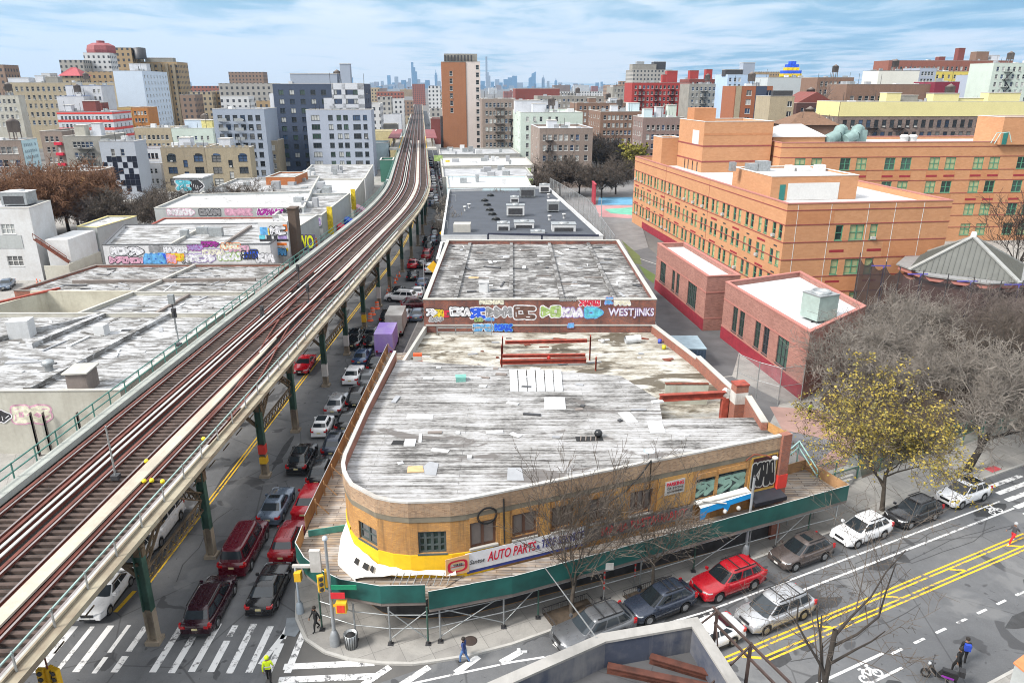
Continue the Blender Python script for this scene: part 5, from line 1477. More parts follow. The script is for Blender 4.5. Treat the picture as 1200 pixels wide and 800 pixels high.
def fence(label,pts,h,m,pm,z=.13,step=2.6,cat='fence',pr=.05):
 f=thing('fence',label,cat,(*pts[0],z))
 L=sum(math.hypot(b[0]-a[0],b[1]-a[1])for a,b in zip(pts,pts[1:]));n=max(2,int(L/step)+1)
 q=lerp_on(pts,n)
 mb=MB()
 for a,b in zip(q,q[1:]):mb.face([(*a,z+.05),(*b,z+.05),(*b,z+h),(*a,z+h)])
 mb.build('mesh_panel',m,f)
 for a in q:
  mb=MB();mb.tube((*a,z),(*a,z+h+.06),pr,pr,6);mb.build('post',pm,f)
 mb=MB()
 for a,b in zip(q,q[1:]):mb.tube((*a,z+h),(*b,z+h),pr*.7,pr*.7,5);mb.tube((*a,z+h*.5),(*b,z+h*.5),pr*.6,pr*.6,5)
 mb.build('top_rail',pm,f)
 return f
M_gpost=plain('green_fence_paint',(.07,.19,.15),.5,.25)
fence('green mesh fence with double rails along the tree lined school pavement',[CS(s,-4.6)[:2]for s in(26,40,56)],2.3,M_chaing,M_gpost)
fence('tall grey wire fence along the roof edge above the playground',[(15.8,112),(15.4,150),(9.5,186)],3.2+3,M_chain,M_galv,step=4,z=3.0)
fence('tall grey wire fence across the alley beside the brick annex',[G(862,456,.13),G(905,475,.13),G(938,470,.13)],4.0,M_chain,M_galv)
fence('grey wire fence between the playground and the alley',[(19.5,118),(18.5,150),(23,190)],3.4,M_chain,M_galv,step=4)
m_=MB()
for k in range(6):m_.box(0,0,0,0,0,0)
cr=thing('corner_railing','pale teal tubular railing by steps behind the red brick pier','railing',(20.6,48.9,.13));m_=MB()
for dz in(0,.5):m_.path([(19.8,48.6,4.3+dz),(22.0,50.5,4.8+dz),(23.0,48.9,3.2+dz)],.06,6)
m_.tube((22.0,50.5,.13),(22.0,50.5,5.3),.06);m_.tube((19.8,48.6,.13),(19.8,48.6,4.8),.06);m_.tube((23,48.9,.13),(23,48.9,3.7),.06);m_.build('rail',plain('pale_teal_rail',(.35,.55,.53),.5),cr)
m_=MB()
for k in range(6):
 m_.obox((24.5+.35*k,51.0+.45*k),.455,5.5,.5,.131,.3+.17*k)
tag(m_.build('stone_steps',M_conc),'short flight of grey steps up to the forecourt behind the shed','steps')
red_wall=MB();x,y=G(697,240,.14);red_wall.box(x-.2,y,.14,x+.2,y+7,5.5);red_wall.box(x-.3,y-.2,5.5,x+.3,y+7.2,5.7);tag(red_wall.build('handball_wall',plain('handball_red',(.33,.03,.05),.7,.25)),'tall dark red handball wall beside the playground','wall')
# ---- low roofs behind the graffiti building
M_slate=roofm('slate_blue_roof',(0.052,0.06,0.076),(0.03,0.033,0.04),0.3,1.0,0.1,(0.045,0.052,0.066),(.6,.2),True)
M_lblue=stucco('light_blue_stucco',(.50,.62,.66),.3,(.30,.36,.38));M_greyw=stucco('grey_wall',(.30,.30,.29),.4)
d1=[(-11.5,109.6),(15.4,109.6),(15.5,122.5),(-12.0,122.5)]
D1=building('slate_roof_building','low flat roofed building with a slate blue roof crowded with white cooling units',d1,6.0,M_concl,M_slate,par=.45,parw=.3,cop=M_sheetw)
d2=[(-11.95,122.8),(15.4,122.8),(9.0,187),(-15.5,181)]
D2=building('slate_roof_building','long flat slate blue roof with a row of small dark vents',d2,7.0,M_sheetw,M_slate,par=.5,parw=.3,cop=M_sheetw)
def hvac(x,y,z,w,d,h,ang=0.0,kind=0,label='white boxy cooling unit',grp='cooling units on the slate roofs'):
 t=thing('cooling_unit',label,'cooling unit',(x,y,z),0,grp)
 m_=MB();m_.obox((x,y),ang,w,d,z+.25,z+h);m_.build('casing',M_sheetw if kind==0 else M_galv,t)
 m_=MB();m_.obox((x,y-.01),ang,w*.8,d*1.01,z+.4,z+h*.75);m_.build('grille',M_steel,t)
 m_=MB();m_.obox((x,y),ang,w*1.05,d*1.05,z+h,z+h+.06);m_.lathe((x,y,z+h+.06),[(min(w,d)*.35,0),(min(w,d)*.35,.18),(.001,.16)],10);m_.build('top',M_galv if kind==0 else M_sheetw,t)
 m_=MB();[m_.obox((x+a*w*.4,y+b*d*.4),ang,.12,.12,z+.004,z+.25)for a in(-1,1)for b in(-1,1)];m_.build('feet',M_steel,t)
 return t
LU=[(590,275,2.2,2.2,2.2),(614,272,3.6,2.5,2.0),(630,280,2.4,2,1.4),(660,276,4.2,2.6,2.2)]
LB_=['white cooling unit at the street end of the near slate roof','big blue tagged cooling unit in the middle of the near slate roof','low white cooling unit close to the ribbed roof','wide white hooded cooling unit at the alley end of the near slate roof']
for(u,v,w,d,h),lb in zip(LU,LB_):
 x,y=G(u,v,5.55);hvac(x,y,5.55,w,d,h,0,0,lb)
for k,(u,v,w,h,lb)in enumerate(((604,253,3.5,2.2,'cooling unit with dark louvred sides on the long slate roof'),(648,248,2.4,2.2,'white cooling unit with legs near the fence of the long slate roof'),(603,238,1.8,1.4,'small cooling unit with an arm of white duct on the long slate roof'),(618,231,3.6,2.4,'large white cooling unit at the far edge of the long slate roof'),(638,226,2.4,2.0,'grey cooling unit by the far fence of the long slate roof'))):
 x,y=G(u,v,6.5);hvac(x,y,6.5,w,2.2,h,0,k%2,lb)
for k,(u,v)in enumerate(((575,230),(568,236),(571,241),(574,247),(577,252),(581,258))):
 x,y=G(u,v,6.5);m_=MB();m_.lathe((x,y,6.504),[(.9,0),(.75,.3),(.9,.32),(.001,.7)],4);tag(m_.build('roof_vent',plain('dark_hood',(.025,.028,.03),.6)),'small dark hooded vent in the row along the slate roof','vent','row of dark vents on the slate roof')
for k,(u,v)in enumerate(((545,247),(550,244),(644,258),(661,256),(643,232))):
 x,y=G(u,v,6.5);m_=MB();m_.lathe((x,y,6.504),[(.25,0),(.25,.7),(.4,.75),(.4,.95),(.001,1.0)],8);tag(m_.build('roof_pipe',M_sheetw),'short white vent pipe on the slate roof','vent pipe','white vent pipes on the slate roof')
x,y=G(542,277,5.55);m_=MB();m_.obox((x,y),0,3.0,2.6,5.554,7.9);tag(m_.build('roof_hut',M_concl),'pale square hut at the street corner of the near slate roof','roof hut')
m_=MB();p=(-3.4,121.9);m_.beam((-4,121.6,7.6),(14.5,121.6,7.3),.3,.35);m_.beam((-4,121.6,5.55),(-4,121.6,7.6),.3,.3);m_.beam((5,121.6,5.55),(5,121.6,7.4),.3,.3);tag(m_.build('duct',plain('dark_blue_duct',(.03,.035,.06),.6)),'dark duct running along the step between the two slate roofs','duct')
low=[]
def lowb(label,poly,z,wm,rm,par=.4,**k):return building('low_building',label,poly,z,wm,rm,par=par,parw=.3,cop=k.pop('cop',M_concl),**k)
L1=lowb('low white roofed building with a light blue side wall',[(-15.8,182.5),(5.0,183),(4.0,207),(-18.2,207)],7.2,M_lblue,M_membr)
M_greyroof=roofm('dirty_grey_roof',(.40,.41,.43),(.10,.10,.11),.6,1.0,.1)
L2=lowb('low dark grey roofed shop with graffiti along its parapet',[(-19.5,210),(6.0,213),(4.5,236),(-22,236)],6.6,M_greyw,M_greyroof)
L3_=lowb('long low shop row with pale dirty roof and tagged parapet',[(-22.3,238),(7,241),(5,268),(-25.5,268)],6.8,M_concl,M_membr)
L4=lowb('low shop with several white roof boxes below the brown tower',[(-26,271),(3,274),(0,300),(-29,300)],7.5,M_greyw,M_greyroof)
for r_b,z,y0,xs in((L2,6.0,210.05,(-17,-9,0)),(L3_,6.0,238.0,(-20,-10,0))):
 for k,x in enumerate(xs):
  tagwall(r_b,(x,y0+.1*(x+20)-.3,z-1.6),(1,.1),6,1.7,300+k,'w',('p','lb','g')[k],.05)
def roof_clutter(root,poly,z,n,seed,m=(0,1)):
 r=random.Random(seed);c=[sum(p[k]for p in poly)/4 for k in(0,1)]
 for i in range(n):
  a,b=r.random(),r.random()
  x=(poly[0][0]*(1-a)+poly[1][0]*a)*(1-b)+(poly[3][0]*(1-a)+poly[2][0]*a)*b
  y=(poly[0][1]*(1-a)+poly[1][1]*a)*(1-b)+(poly[3][1]*(1-a)+poly[2][1]*a)*b
  x=c[0]+(x-c[0])*.8;y=c[1]+(y-c[1])*.8
  m_=MB();w=r.uniform(.8,2.4);m_.obox((x,y),r.uniform(-.1,.2),w,r.uniform(.8,2),z+.003,z+r.uniform(.6,2.0));m_.build('roof_unit',r.choice((M_sheetw,M_galv,M_sheetg)),root)
for r_b,q,z,n in((L1,[(-15,184),(4,184),(3,206),(-17,206)],6.8,3),(L2,[(-19,211),(5,214),(4,235),(-21,235)],6.2,6),(L3_,[(-22,239),(6,242),(4,267),(-25,267)],6.4,8),(L4,[(-25,272),(2,275),(0,299),(-28,299)],7.1,9)):roof_clutter(r_b,q,z,n,int(z*10+n))
# ---- the low white roofs left of the railway
M_lroof=roofm('patched_white_roof',(.48,.49,.51),(.06,.056,.052),.85,1.1,.05,(.27,.27,.27),(1.8,.28),True,(.33,.565,(.12,.115,.11)))
M_lroof2=roofm('grey_patched_roof',(.40,.41,.425),(.06,.056,.052),.95,1.1,.4,(.24,.235,.23),(1.4,.3),True,(.3,.55,(.10,.095,.09)))
M_saw=roofm('corrugated_white_roof',(.44,.45,.46),(.07,.065,.06),.7,1.3,.6,(.45,.45,.45),(3.0,.5))
M_creamw=stucco('cream_wall',(.42,.41,.36),.6,(.24,.22,.18));M_whitew=stucco('patchy_white_wall',(.52,.53,.54),.6,(.36,.34,.32))
M_fade=stucco('pale_grey_wall',(.36,.38,.38),.35)
la=[(-80,57.5),(-33.9,58.5),(-33.4,81.3),(-80,81.3)]
LA=lowb('wide low building with patchy white roof and cream end wall beside the railway',la,6.1,M_creamw,M_lroof)
for pts in(((-49.2,70.5),(-47.2,81)),((-42.2,58.9),(-39.8,80.9)),((-57.5,68),(-47.5,81))):
 m_=MB();m_.beam((*pts[0],5.95),(*pts[1],5.95),.7,.55);m_.build('roof_upstand',M_lroof,LA)
tagwall(LA,(-46.3,58.2,3.2),(1,.02),2.6,1.2,71,'w','k');tagwall(LA,(-43.5,58.3,3.0),(1,.02),3.2,1.8,72,'pk','c')
for u in(32,46,84):
 x,y=G(u,522,0);p_=MB();p_.ibeam((x+2.5,57.9,.1),(x+2.5,57.9,4.2),.3,.3);tag(p_.build('steel_post',M_board),('rusty steel post standing first in front of the cream wall','rusty steel post standing second in front of the cream wall','rusty steel post near the railing in front of the cream wall')[(32,46,84).index(u)],'steel post')
x,y=G(99,455,5.7)
rs_=thing('roof_shed','small dark wooden hut with a pale flat top on the white roof by the railway','roof hut',(x,y,5.7));m_=MB();m_.obox((x,y),.1,1.7,2.2,5.704,7.5);m_.build('wall',M_board,rs_);m_=MB();m_.obox((x,y),.1,2.1,2.6,7.5,7.62);m_.build('top',M_concl,rs_)
x,y=G(58,434,5.7);m_=MB();m_.lathe((x,y,5.704),[(.35,0),(.35,.5),(.55,.6),(.5,.95),(.2,1.1),(.001,1.1)],10);tag(m_.build('roof_vent',M_galv),'round turbine vent on the near white roof','vent')
x,y=G(207,390,5.7)
pl_=thing('utility_pole','thin dark pole with a grey box on the white roofs by the railway','pole',(x,y,5.7));m_=MB();m_.tube((x,y,5.704),(x,y,9.6),.07,.06);m_.build('pole',M_steel,pl_);m_=MB();m_.box(x-.3,y-.2,9.0,x+.3,y+.2,10.0);m_.build('box',M_galv,pl_)
lb_=[(-51,82),(-33.4,81.9),(-33.2,91.6),(-49,91.6)]
LBB=lowb('low building with smooth white roof next to the sunken court',lb_,5.8,M_creamw,M_lroof)
m_=MB();x0=-59.8
pit=MB();pit.face([(-63,82,.9),(-51.3,82,.9),(-49.4,92,.9),(-62,92,.9)]);pitf=tag(pit.build('sunken_court',M_conc),kind='structure')
m_=MB();m_.beam((-62.5,92.1,3.0),(-49,92.1,3.0),.3,5.6);m_.beam((-64.5,82.2,3.0),(-60,93.5,3.0),.3,5.4);tag(m_.build('court_wall',stucco('yellowed_wall',(.46,.44,.36),.6,(.2,.17,.13))),'stained cream wall round the sunken court','wall')
m_=MB();m_.beam((-66,82.0,5.78),(-59.6,93.6,5.78),.5,.2);tag(m_.build('wall_coping',M_redlead),'rust red coping on top of the court wall','coping')
x,y=G(81,360,1);m_=MB();m_.box(-55.2,89.6,.904,-52.8,91.9,3.2);m_.box(-55.4,89.4,3.2,-52.6,91.94,3.3);tag(m_.build('white_hut',M_whitew),'small white hut in the sunken court','hut')
lc=[(-66,94.0),(-33.3,92.2),(-34.0,109.3),(-63,108.7)]
LC=lowb('low building with grey and white patched roof below the graffiti wall',lc,5.3,M_redbrick,M_lroof2,.25,cop=M_board)
ld=[(-61.6,109.0),(-36.6,109.6),(-37.3,128),(-67,126)]
LD=lowb('long low building whose end wall is covered in white, blue and yellow graffiti',ld,8.3,stucco('graffiti_wall_white',(.56,.56,.57),.5,(.25,.24,.25)),M_lroof,.5,cop=M_steel)
def onld(u,v):p=at_depth(u,v,109.1);return(p[0],108.975+.024*(p[0]+61.6),p[2])
for i,(u0,u1,v0,v1,a,b)in enumerate(((130,150,311,300,'k','pk'),(152,167,300,289,'k','w'),(150,167,311,301,'k','pk'),(169,193,309,297,'lb','b'),(170,192,308.5,298,'lb','lb'),(202,214,306,297,'o','y'),(220,236,294,287,'m','p'),(236,255,290,283,'k','m'),(218,250,308,298,'p','w'),(256,284,306,296,'g','w'),(258,280,293,285,'o','c'),(285,300,304,293,'k','b'),(176,190,296,288,'gr','gr'),(131,150,299,289,'gr','w'),(194,204,309,298,'o','pk'),(191,218,297,289,'gr','w'),(214,222,309,300,'k','gr'),(237,262,300,292,'p','c'),(268,290,296,288,'gr','pk'),(300,318,309,297,'gr','w'))):
 p,q=onld(u0,v0),onld(u1,v1);tagwall(LD,(p[0],p[1],max(5.4,p[2])),(1,.024),q[0]-p[0],q[2]-max(5.4,p[2]),400+i,a,b,.02+.03*(i==4))
lettering('graffiti','CUTT',1.1,GM['k'],LD,onld(291,297),(1,.024),.05,2.6,offset=.04);lettering('graffiti','KORN',1.1,GM['k'],LD,onld(291,302),(1,.024),.05,2.6,offset=.04)
le=[(-65,129),(-37.5,130.0),(-39,140),(-66,139)]
LE=lowb('low building with corrugated white roof between the graffiti parapets',le,7.2,M_redbrick,M_saw,.15,cop=M_redlead)
lf=[(-68.5,141),(-40,141.5),(-44.5,165),(-70,160)]
LF=lowb('low building with a striped white roof and pink tagged parapet',lf,8.8,M_fade,M_saw,.4)
for i,(x,w,a,b)in enumerate(((-66,5,'pk','w'),(-60,4,'k','gr'),(-55,5,'pk','pk'),(-49,5,'w','m'),(-44,3.5,'gr','k'))):
 tagwall(LF,(x,141.0+.018*(x+68.5),7.3),(1,.018),w,1.4,460+i,a,b)
lg=[(-70,162.5),(-45.5,167),(-51.5,200),(-72,195)]
LG_=lowb('low building with white roof and a tagged brick penthouse below the tan flats',lg,8.0,M_fade,M_lroof,.4)
q=[at_depth(209,238,170)[:2],at_depth(241,238,170)[:2]];m_=MB();m_.box(q[0][0],170,7.6,q[1][0],176,11.0);pn=m_.build('penthouse',M_fade,LG_);m_=MB();m_.box(q[0][0]-.3,169.7,11.0,q[1][0]+.3,176.3,11.3);sub(m_,'penthouse_roof',M_membr,pn,LG_)
tagwall(LG_,(q[0][0]+.2,169.98,8.1),(1,0),3.2,2.6,480,'w','t');tagwall(LG_,(q[0][0]+3.4,169.98,8.1),(1,0),2.8,2.6,481,'w','k')
lo_=lowb('small low block with a plain rust orange wall behind the white roofs',[at_depth(312,215,185)[:2],at_depth(346,215,185)[:2],(at_depth(346,215,185)[0],197),(at_depth(312,215,185)[0],197)],9.5,plain('rust_orange_wall',(.36,.12,.04),.8,.2),M_lroof,.3)
hb_=thing('painted_wall','tall end wall painted with orange, white and blue shop murals','wall',(-41.5,114,6))
xa,xb=at_depth(303,270,113.5)[0],at_depth(337,270,113.5)[0]
m_=MB();m_.box(xa,113.5,5.6,xb,114.2,11.0);m_.build('wall',M_whitew,hb_)
for x0f,x1f,z0,z1,k in((0,1,8.0,8.35,'k'),(0.0,.92,7.3,7.75,'o'),(.85,1,9.6,10.6,'o'),(.05,.3,9.0,10.2,'lb'),(.33,.44,9.0,10.0,'y'),(0,.2,8.35,8.95,'t'),(.25,.42,8.35,8.95,'k'),(.5,.62,8.35,8.9,'k'),(.65,.95,8.35,8.85,'p'),(.0,.92,6.5,7.3,'w'),(.8,.95,6.4,6.9,'y')):
 m_=MB();m_.box(xa+(xb-xa)*x0f,113.46+.01*z0/10,z0,xa+(xb-xa)*x1f,113.495,z1);m_.build('mural_patch',GM[k],hb_)
tagwall(hb_,(xa+1.8,113.44,8.95),(1,0),2.4,1.4,500,'k','w');tagwall(hb_,(xa+.3,113.43,5.7),(1,0),3.6,1.2,501,'k','lb')
x=at_depth(343,270,114)[0];m_=MB();m_.box(x-.65,114.3,5.5,x+.55,116.5,12.8);m_.box(x-.75,114.2,12.8,x+.65,116.6,13.0);tag(m_.build('chimney_slab',brickm('dark_brown_brick',(.11,.075,.055),None,None,.5)),'tall dark brown brick chimney slab between the murals and the WO wall','chimney')
wo=lowb('low corner shop with WO painted in yellow letters on its side wall',[at_depth(347,268,121)[:2],(axis(121)-12.2,121.3),(axis(134)-12.2,134),(-42.6,134)],8.7,M_fade,M_membr,.2)
xa,xb=at_depth(347,275,121)[0],at_depth(369,275,121)[0]
m_=MB();m_.box(xa+.05,120.93,4.9,xb,120.99,7.6);m_.build('painted_field',plain('spray_field',(.10,.08,.16),.7,.4),wo)
lettering('graffiti','WO',3.1,GM['k'],wo,((xa+xb)/2,120.93,6.25),(1,0),.012,xb-xa-.3,offset=.16);lettering('graffiti','WO',3.0,plain('acid_yellow',(.62,.66,.02),.6,.15),wo,((xa+xb)/2,120.93,6.25),(1,0),.028,xb-xa-.5,offset=.09)
lh=[(-50,145),(axis(142)-12.2,145.5),(axis(172)-12.3,172),(-55,170)]
LH=lowb('row of low shops with white roofs and a pale frieze of tags by the avenue',[(-44.4,136),(axis(136)-12.2,136.3),(axis(166)-12.3,166),(-47,164)],8.2,M_fade,M_lroof,.4)
for i,(a,b)in enumerate((('gr','w'),('w','t'),('k','gr'),('w','p'))):tagwall(LH,(-44+2.1*i,135.98+.01*i,6.3),(1,.02),2.1,1.5,520+i,a,b)
LI=lowb('low white roofed shop row at the bend of the avenue',[(-52,168.5),(axis(168)-12.3,169),(axis(200)-12.3,200),(-58,200)],7.3,M_concl,M_membr,.4)
LJ=lowb('low shops with bright shop signs below the dark grey flats',[(-58.5,203),(axis(203)-12.3,203),(axis(240)-12.3,240),(-64,240)],7.0,M_whitew,M_lroof,.4)
for rt,q,z,n,sd_ in((LA,la,5.7,5,5),(LG_,lg,7.6,6,8),(LH,[(-43,138),(-38,138),(-40,163),(-46,163)],7.8,5,9),(LI,[(-51,170),(-40,170),(-43,198),(-57,198)],6.9,7,10),(LJ,[(-58,204),(-45,204),(-50,238),(-63,238)],6.6,8,11),(LD,[(-60,112),(-40,112),(-40,126),(-62,125)],7.8,3,12)):roof_clutter(rt,q,z,n,sd_)
scraps('patch of roofing felt on the wide white roof beside the railway','felt patches on the wide white roof',[(-62,60),(-37.5,60),(-37,80),(-62,80)],5.7,46,4,[M_sheetw,M_sheetg,M_steel,M_lroof2],'felt_patch',.8,3.5)
scraps('patch of roofing felt on the grey and white patched roof','felt patches on the patched roof',[(-62,95),(-37,93.5),(-37,108),(-61,108)],5.05,40,5,[M_sheetw,M_sheetg,M_steel],'felt_patch',.8,3.5)
scraps('patch of roofing felt on the smooth white roof by the court','felt patches on the smooth roof',[(-49,83),(-37,83),(-37,91),(-48,91)],5.4,18,6,[M_sheetw,M_sheetg,M_lroof2],'felt_patch',.8,3)
for k,(x0,y0,x1,y1,z)in enumerate(((-61,99,-36,100.2,5.3),(-49.6,93.2,-48,108.5,5.3),(-42,82.5,-41.5,91,5.6),(-52,109.5,-53,125.5,8.1),(-44,109.7,-45,126,8.1))):
 m_=MB();m_.beam((x0,y0,z-.1),(x1,y1,z-.1),.4,.5);tag(m_.build('fire_wall',M_concl if k%2 else M_board),('dark low fire wall across the patched roof','pale low fire wall running up the patched roof','dark low fire wall on the smooth white roof','first low fire wall on the graffiti walled roof','dark low fire wall on the graffiti walled roof')[k],'fire wall')
for i,(Y,c,lb,zz)in enumerate(((112,'r','red shop awning by the railway below the chimney slab',3.2),(108.5,'r','long red shop awning nearest along the far pavement',3.0),(116,'g','dark green shop awning below the chimney slab',3.2),(150,'r','red shop awning further along the far pavement',3.2),(158,'b','blue shop awning with bright panels at the bend',3.2),(175,'pk','pink shop awning past the bend',3.2))):
 x=axis(Y)-(9.9 if Y<120 else 12.2);m_=MB();m_.face([(x-.1,Y-1.6,zz+1.0),(x+1.7,Y-1.6,zz),(x+1.7,Y+1.6,zz),(x-.1,Y+1.6,zz+1.0)]);m_.face([(x+1.7,Y-1.6,zz-.5),(x+1.7,Y+1.6,zz-.5),(x+1.7,Y+1.6,zz),(x+1.7,Y-1.6,zz)]);m_.face([(x-.1,Y-1.6,zz-.4),(x+1.7,Y-1.6,zz-.5),(x+1.7,Y-1.6,zz),(x-.1,Y-1.6,zz+1)])
 tag(m_.build('shop_awning',plain('green_awning',(.015,.09,.05),.6)if c=='g' else GM[c]),lb,'awning')
for i,(Y,zz,h,k,lb)in enumerate(((140,4,5.2,'y','tall yellow vertical shop sign at the bend'),(166,4.5,4.6,'y','second yellow vertical shop sign further along'),(128,3.0,2.6,'o','orange vertical shop sign beside the WO wall'))):
 x=axis(Y)-11.6;m_=MB();m_.box(x-.5,Y-.12,zz,x+.5,Y+.12,zz+h);m_.box(x-.7,Y-.05,zz+.3,x-.5,Y+.05,zz+.5);tag(m_.build('shop_sign',GM[k]),lb,'sign')
wb=[(-104,119.5),(-78.4,119.5),(-79.6,127.5),(-104,127.5)]
WB=lowb('three storey white painted building with a grey panel and brown roof unit',wb,12.2,M_whitew,M_greyroof,.5,wins={0:[dict(u=[3,8,12,16.5,21.5],z=[2.6],w=2.6,h=1.7,style='g32',frame=M_frame_w,pane=[G_curt,G_dark]),dict(u=[16.5,21.5],z=[8.0],w=2.2,h=1.6,style='g32',frame=M_frame_w,pane=[M_fade])]})
m_=MB();m_.box(-104,119.44,5.6,-80.6,119.497,7.8);m_.build('grey_panel',M_fade,WB)
x,y=at_depth(24,240,126)[:2];hvac(x,y,11.7,4.2,3.2,2.3,.05,1,'large brown grey rooftop unit on the white building',None)
WS=lowb('white shed with a pale yellow roof edge and pink and blue tags on its end',[(-77.0,129.2),(-72.9,128.2),(-71.6,140),(-77.2,140)],7.4,M_fade,M_saw,.2,cop=plain('pale_yellow_edge',(.62,.52,.22),.6,.15))
tagwall(WS,(-76.0,128.85,4.2),(1,-.24),2.0,2.4,540,'m','pk');tagwall(WS,(-76.4,128.9,1.6),(1,-.24),3.0,2.2,541,'b','lb')
m_=MB();m_.box(-76.9,119.6,2.4,-73.2,128.0,7.0);tag(m_.build('wall_block',M_whitew),'plain white block between the white building and the yellow edged shed','wall')
es=thing('outside_stair','rust brown outside stair against the white block','stair',(-76,119.3,2.4));m_=MB();m_.beam((-78.2,119.1,7.2),(-73.4,119.1,3.4),.9,.14);m_.build('flight',M_rust,es);m_=MB();m_.path([(-78.2,118.7,8.2),(-73.4,118.7,4.4)],.06);[m_.tube((-78.2+1.2*k,118.7,7.2-.95*k),(-78.2+1.2*k,118.7,8.2-.95*k),.04)for k in range(5)];m_.tube((-73.4,118.9,.14),(-73.4,118.9,3.4),.09);m_.build('handrail',M_rust,es)
m_=MB();m_.box(-73.2,118.2,.13,-72.9,128,3.2);m_.box(-77,118.0,.13,-72.9,118.2,3.0);tag(m_.build('yard_wall',M_creamw),'stained low wall in front of the white block','wall')
FZ=13.5
fp=[(-7,14.2),(-0.55,18.0),(3.0,20.05),(6.4,20.85),(7.1,17.6),(4.0,9.0),(-7,9.0)]
fp=fp[::-1];fp=fp if sum(fp[i][0]*fp[(i+1)%7][1]-fp[(i+1)%7][0]*fp[i][1]for i in range(7))>0 else fp[::-1]
FR=building('near_roof_building','corner of the nearest flat roof with tarred parapet and pale stone coping',fp,FZ,stucco('tarred_parapet',(.045,.055,.085),.75,(.26,.25,.24)),roofm('tar_roof',(.075,.075,.08),(.03,.03,.035),.4,1.2,.4,(.05,.05,.055),(.8,.3)),par=1.05,parw=.30,cop=stucco('pale_stone_coping',(.31,.30,.285),.8))
for k,(a,b)in enumerate((((712,777),(838,803)),((762,766),(838,788)))):
 p,q=G(*a,12.75),G(*b,12.75);m_=MB();m_.ibeam((*p,12.56),(*q,12.56),.26,.3,0,.04);tag(m_.build('steel_beam',plain('dark_rusty_beam',(.085,.028,.018),.8,.5,2.5)),('longer rusty steel beam lying on the nearest tar roof','shorter rusty steel beam lying on the nearest tar roof by the parapet')[k],'steel beam')
M_steelr=plain('dark_rusty_angle',(.05,.03,.025),.8,.4,3)
bf=thing('billboard_frame','bare rusty angle iron billboard frame standing on the nearest roof','steel frame',(6.7,19.7,12.5))
def fpt(u,v,z):x,y=G(u,v,z);return(x,y,z)
p1,p2=G(836,757,12.5),G(874,799,12.5)
for(x,y),h in((p1,1.55),(p2,1.65)):m_=MB();m_.beam((x,y,12.46),(x,y,12.46+h),.09,.09);m_.build('post',M_steelr,bf)
A_=Vector((*p1,14.0));B_=Vector((*p2,14.05));d=(B_-A_)
for s0,s1,zz in((-.15,2.2,.0),(-.05,2.3,-.55)):m_=MB();m_.beam(A_+d*s0+Vector((0,0,zz)),A_+d*s1+Vector((0,0,zz)),.07,.07);m_.build('rail',M_steelr,bf)
for a,b in(((p1[0],p1[1],14.0),(p1[0]-1.6,p1[1]-.1,12.5)),((p2[0],p2[1],14.0),(p2[0]-1.5,p2[1]-.4,12.5)),((p1[0],p1[1],13.5),(p1[0]-.2,p1[1]-1.6,12.5))):m_=MB();m_.beam(a,b,.05,.05);m_.build('brace',M_steelr,bf)
lr=[(23.4,27.3),(26.2,29.0),(40,35.5),(43,29),(28,20),(24,25)]
lr=lr[::-1]if sum(lr[i][0]*lr[(i+1)%6][1]-lr[(i+1)%6][0]*lr[i][1]for i in range(6))<0 else lr
building('near_low_building','corner of a low white roofed building with an orange coping beside the scooter',lr,5.6,M_fade,M_lroof,par=.9,cop=plain('orange_coping',(.50,.18,.07),.7,.2))
# ---- the blocks of flats around
@cached
def far_wall(name,col,win=(.05,.055,.065),fw=3.0,fh=3.1,ww=.42,wh=.5,stain=.25):
 """distant brickwork with rows of openings too small to build one by one at half a kilometre and beyond"""
 t=NT(name)
 sep=t.add('ShaderNodeSeparateXYZ');t.l.new(t.uv(),sep.inputs[0])
 def cell(o,p,w):
  f=t.mth('FRACT',t.mth('DIVIDE',o,p));return t.mth('MULTIPLY',t.mth('GREATER_THAN',f,.5-w/2),t.mth('LESS_THAN',f,.5+w/2))
 k=t.mth('MULTIPLY',cell(sep.outputs[0],fw,ww),cell(sep.outputs[1],fh,wh))
 n=t.noise(t.mapv(t.uv(),(.08,.08,1)),1.0,5);c=t.mix(t.rng(n,.35,.7,0,stain),col,sc(col,.5))
 return t.done(t.mix(k,c,win),.85)
M_roofs=[roofm('flat_roof_silver',(.40,.41,.42),(.12,.12,.12),.6,2.0,.1),roofm('flat_roof_grey',(.20,.20,.20),(.06,.06,.06),.5,2.0,.1),roofm('flat_roof_white',(.52,.53,.54),(.18,.18,.18),.5,2.0,.1)]
def wm(kind,*c,**k):return brickm(kind,*c,**k)
M_bge=brickm('beige_brick',(.40,.34,.24),None,None,.3);M_tanb=brickm('tan_city_brick',(.31,.26,.185),None,None,.3)
M_brn=brickm('brown_city_brick',(.235,.145,.105),None,None,.3);M_brn2=brickm('grey_brown_brick',(.27,.215,.185),None,None,.35)
M_drd=brickm('dark_red_city_brick',(.21,.06,.05),None,None,.3);M_rdb=brickm('bright_red_brick',(.37,.05,.045),None,None,.35)
M_gyc=stucco('grey_cement_render',(.26,.25,.225),.55);M_mint=stucco('mint_render',(.46,.53,.48),.3,(.3,.33,.3));M_wht=stucco('white_city_render',(.50,.52,.56),.3)
M_gblue=stucco('grey_blue_cladding',(.27,.31,.38),.12);M_nvy=stucco('dark_blue_grey_cladding',(.048,.065,.105),.15);M_lgr=stucco('light_blue_grey_cladding',(.31,.345,.42),.12)
M_iron=plain('fire_escape_iron',(.03,.03,.033),.6,.3)
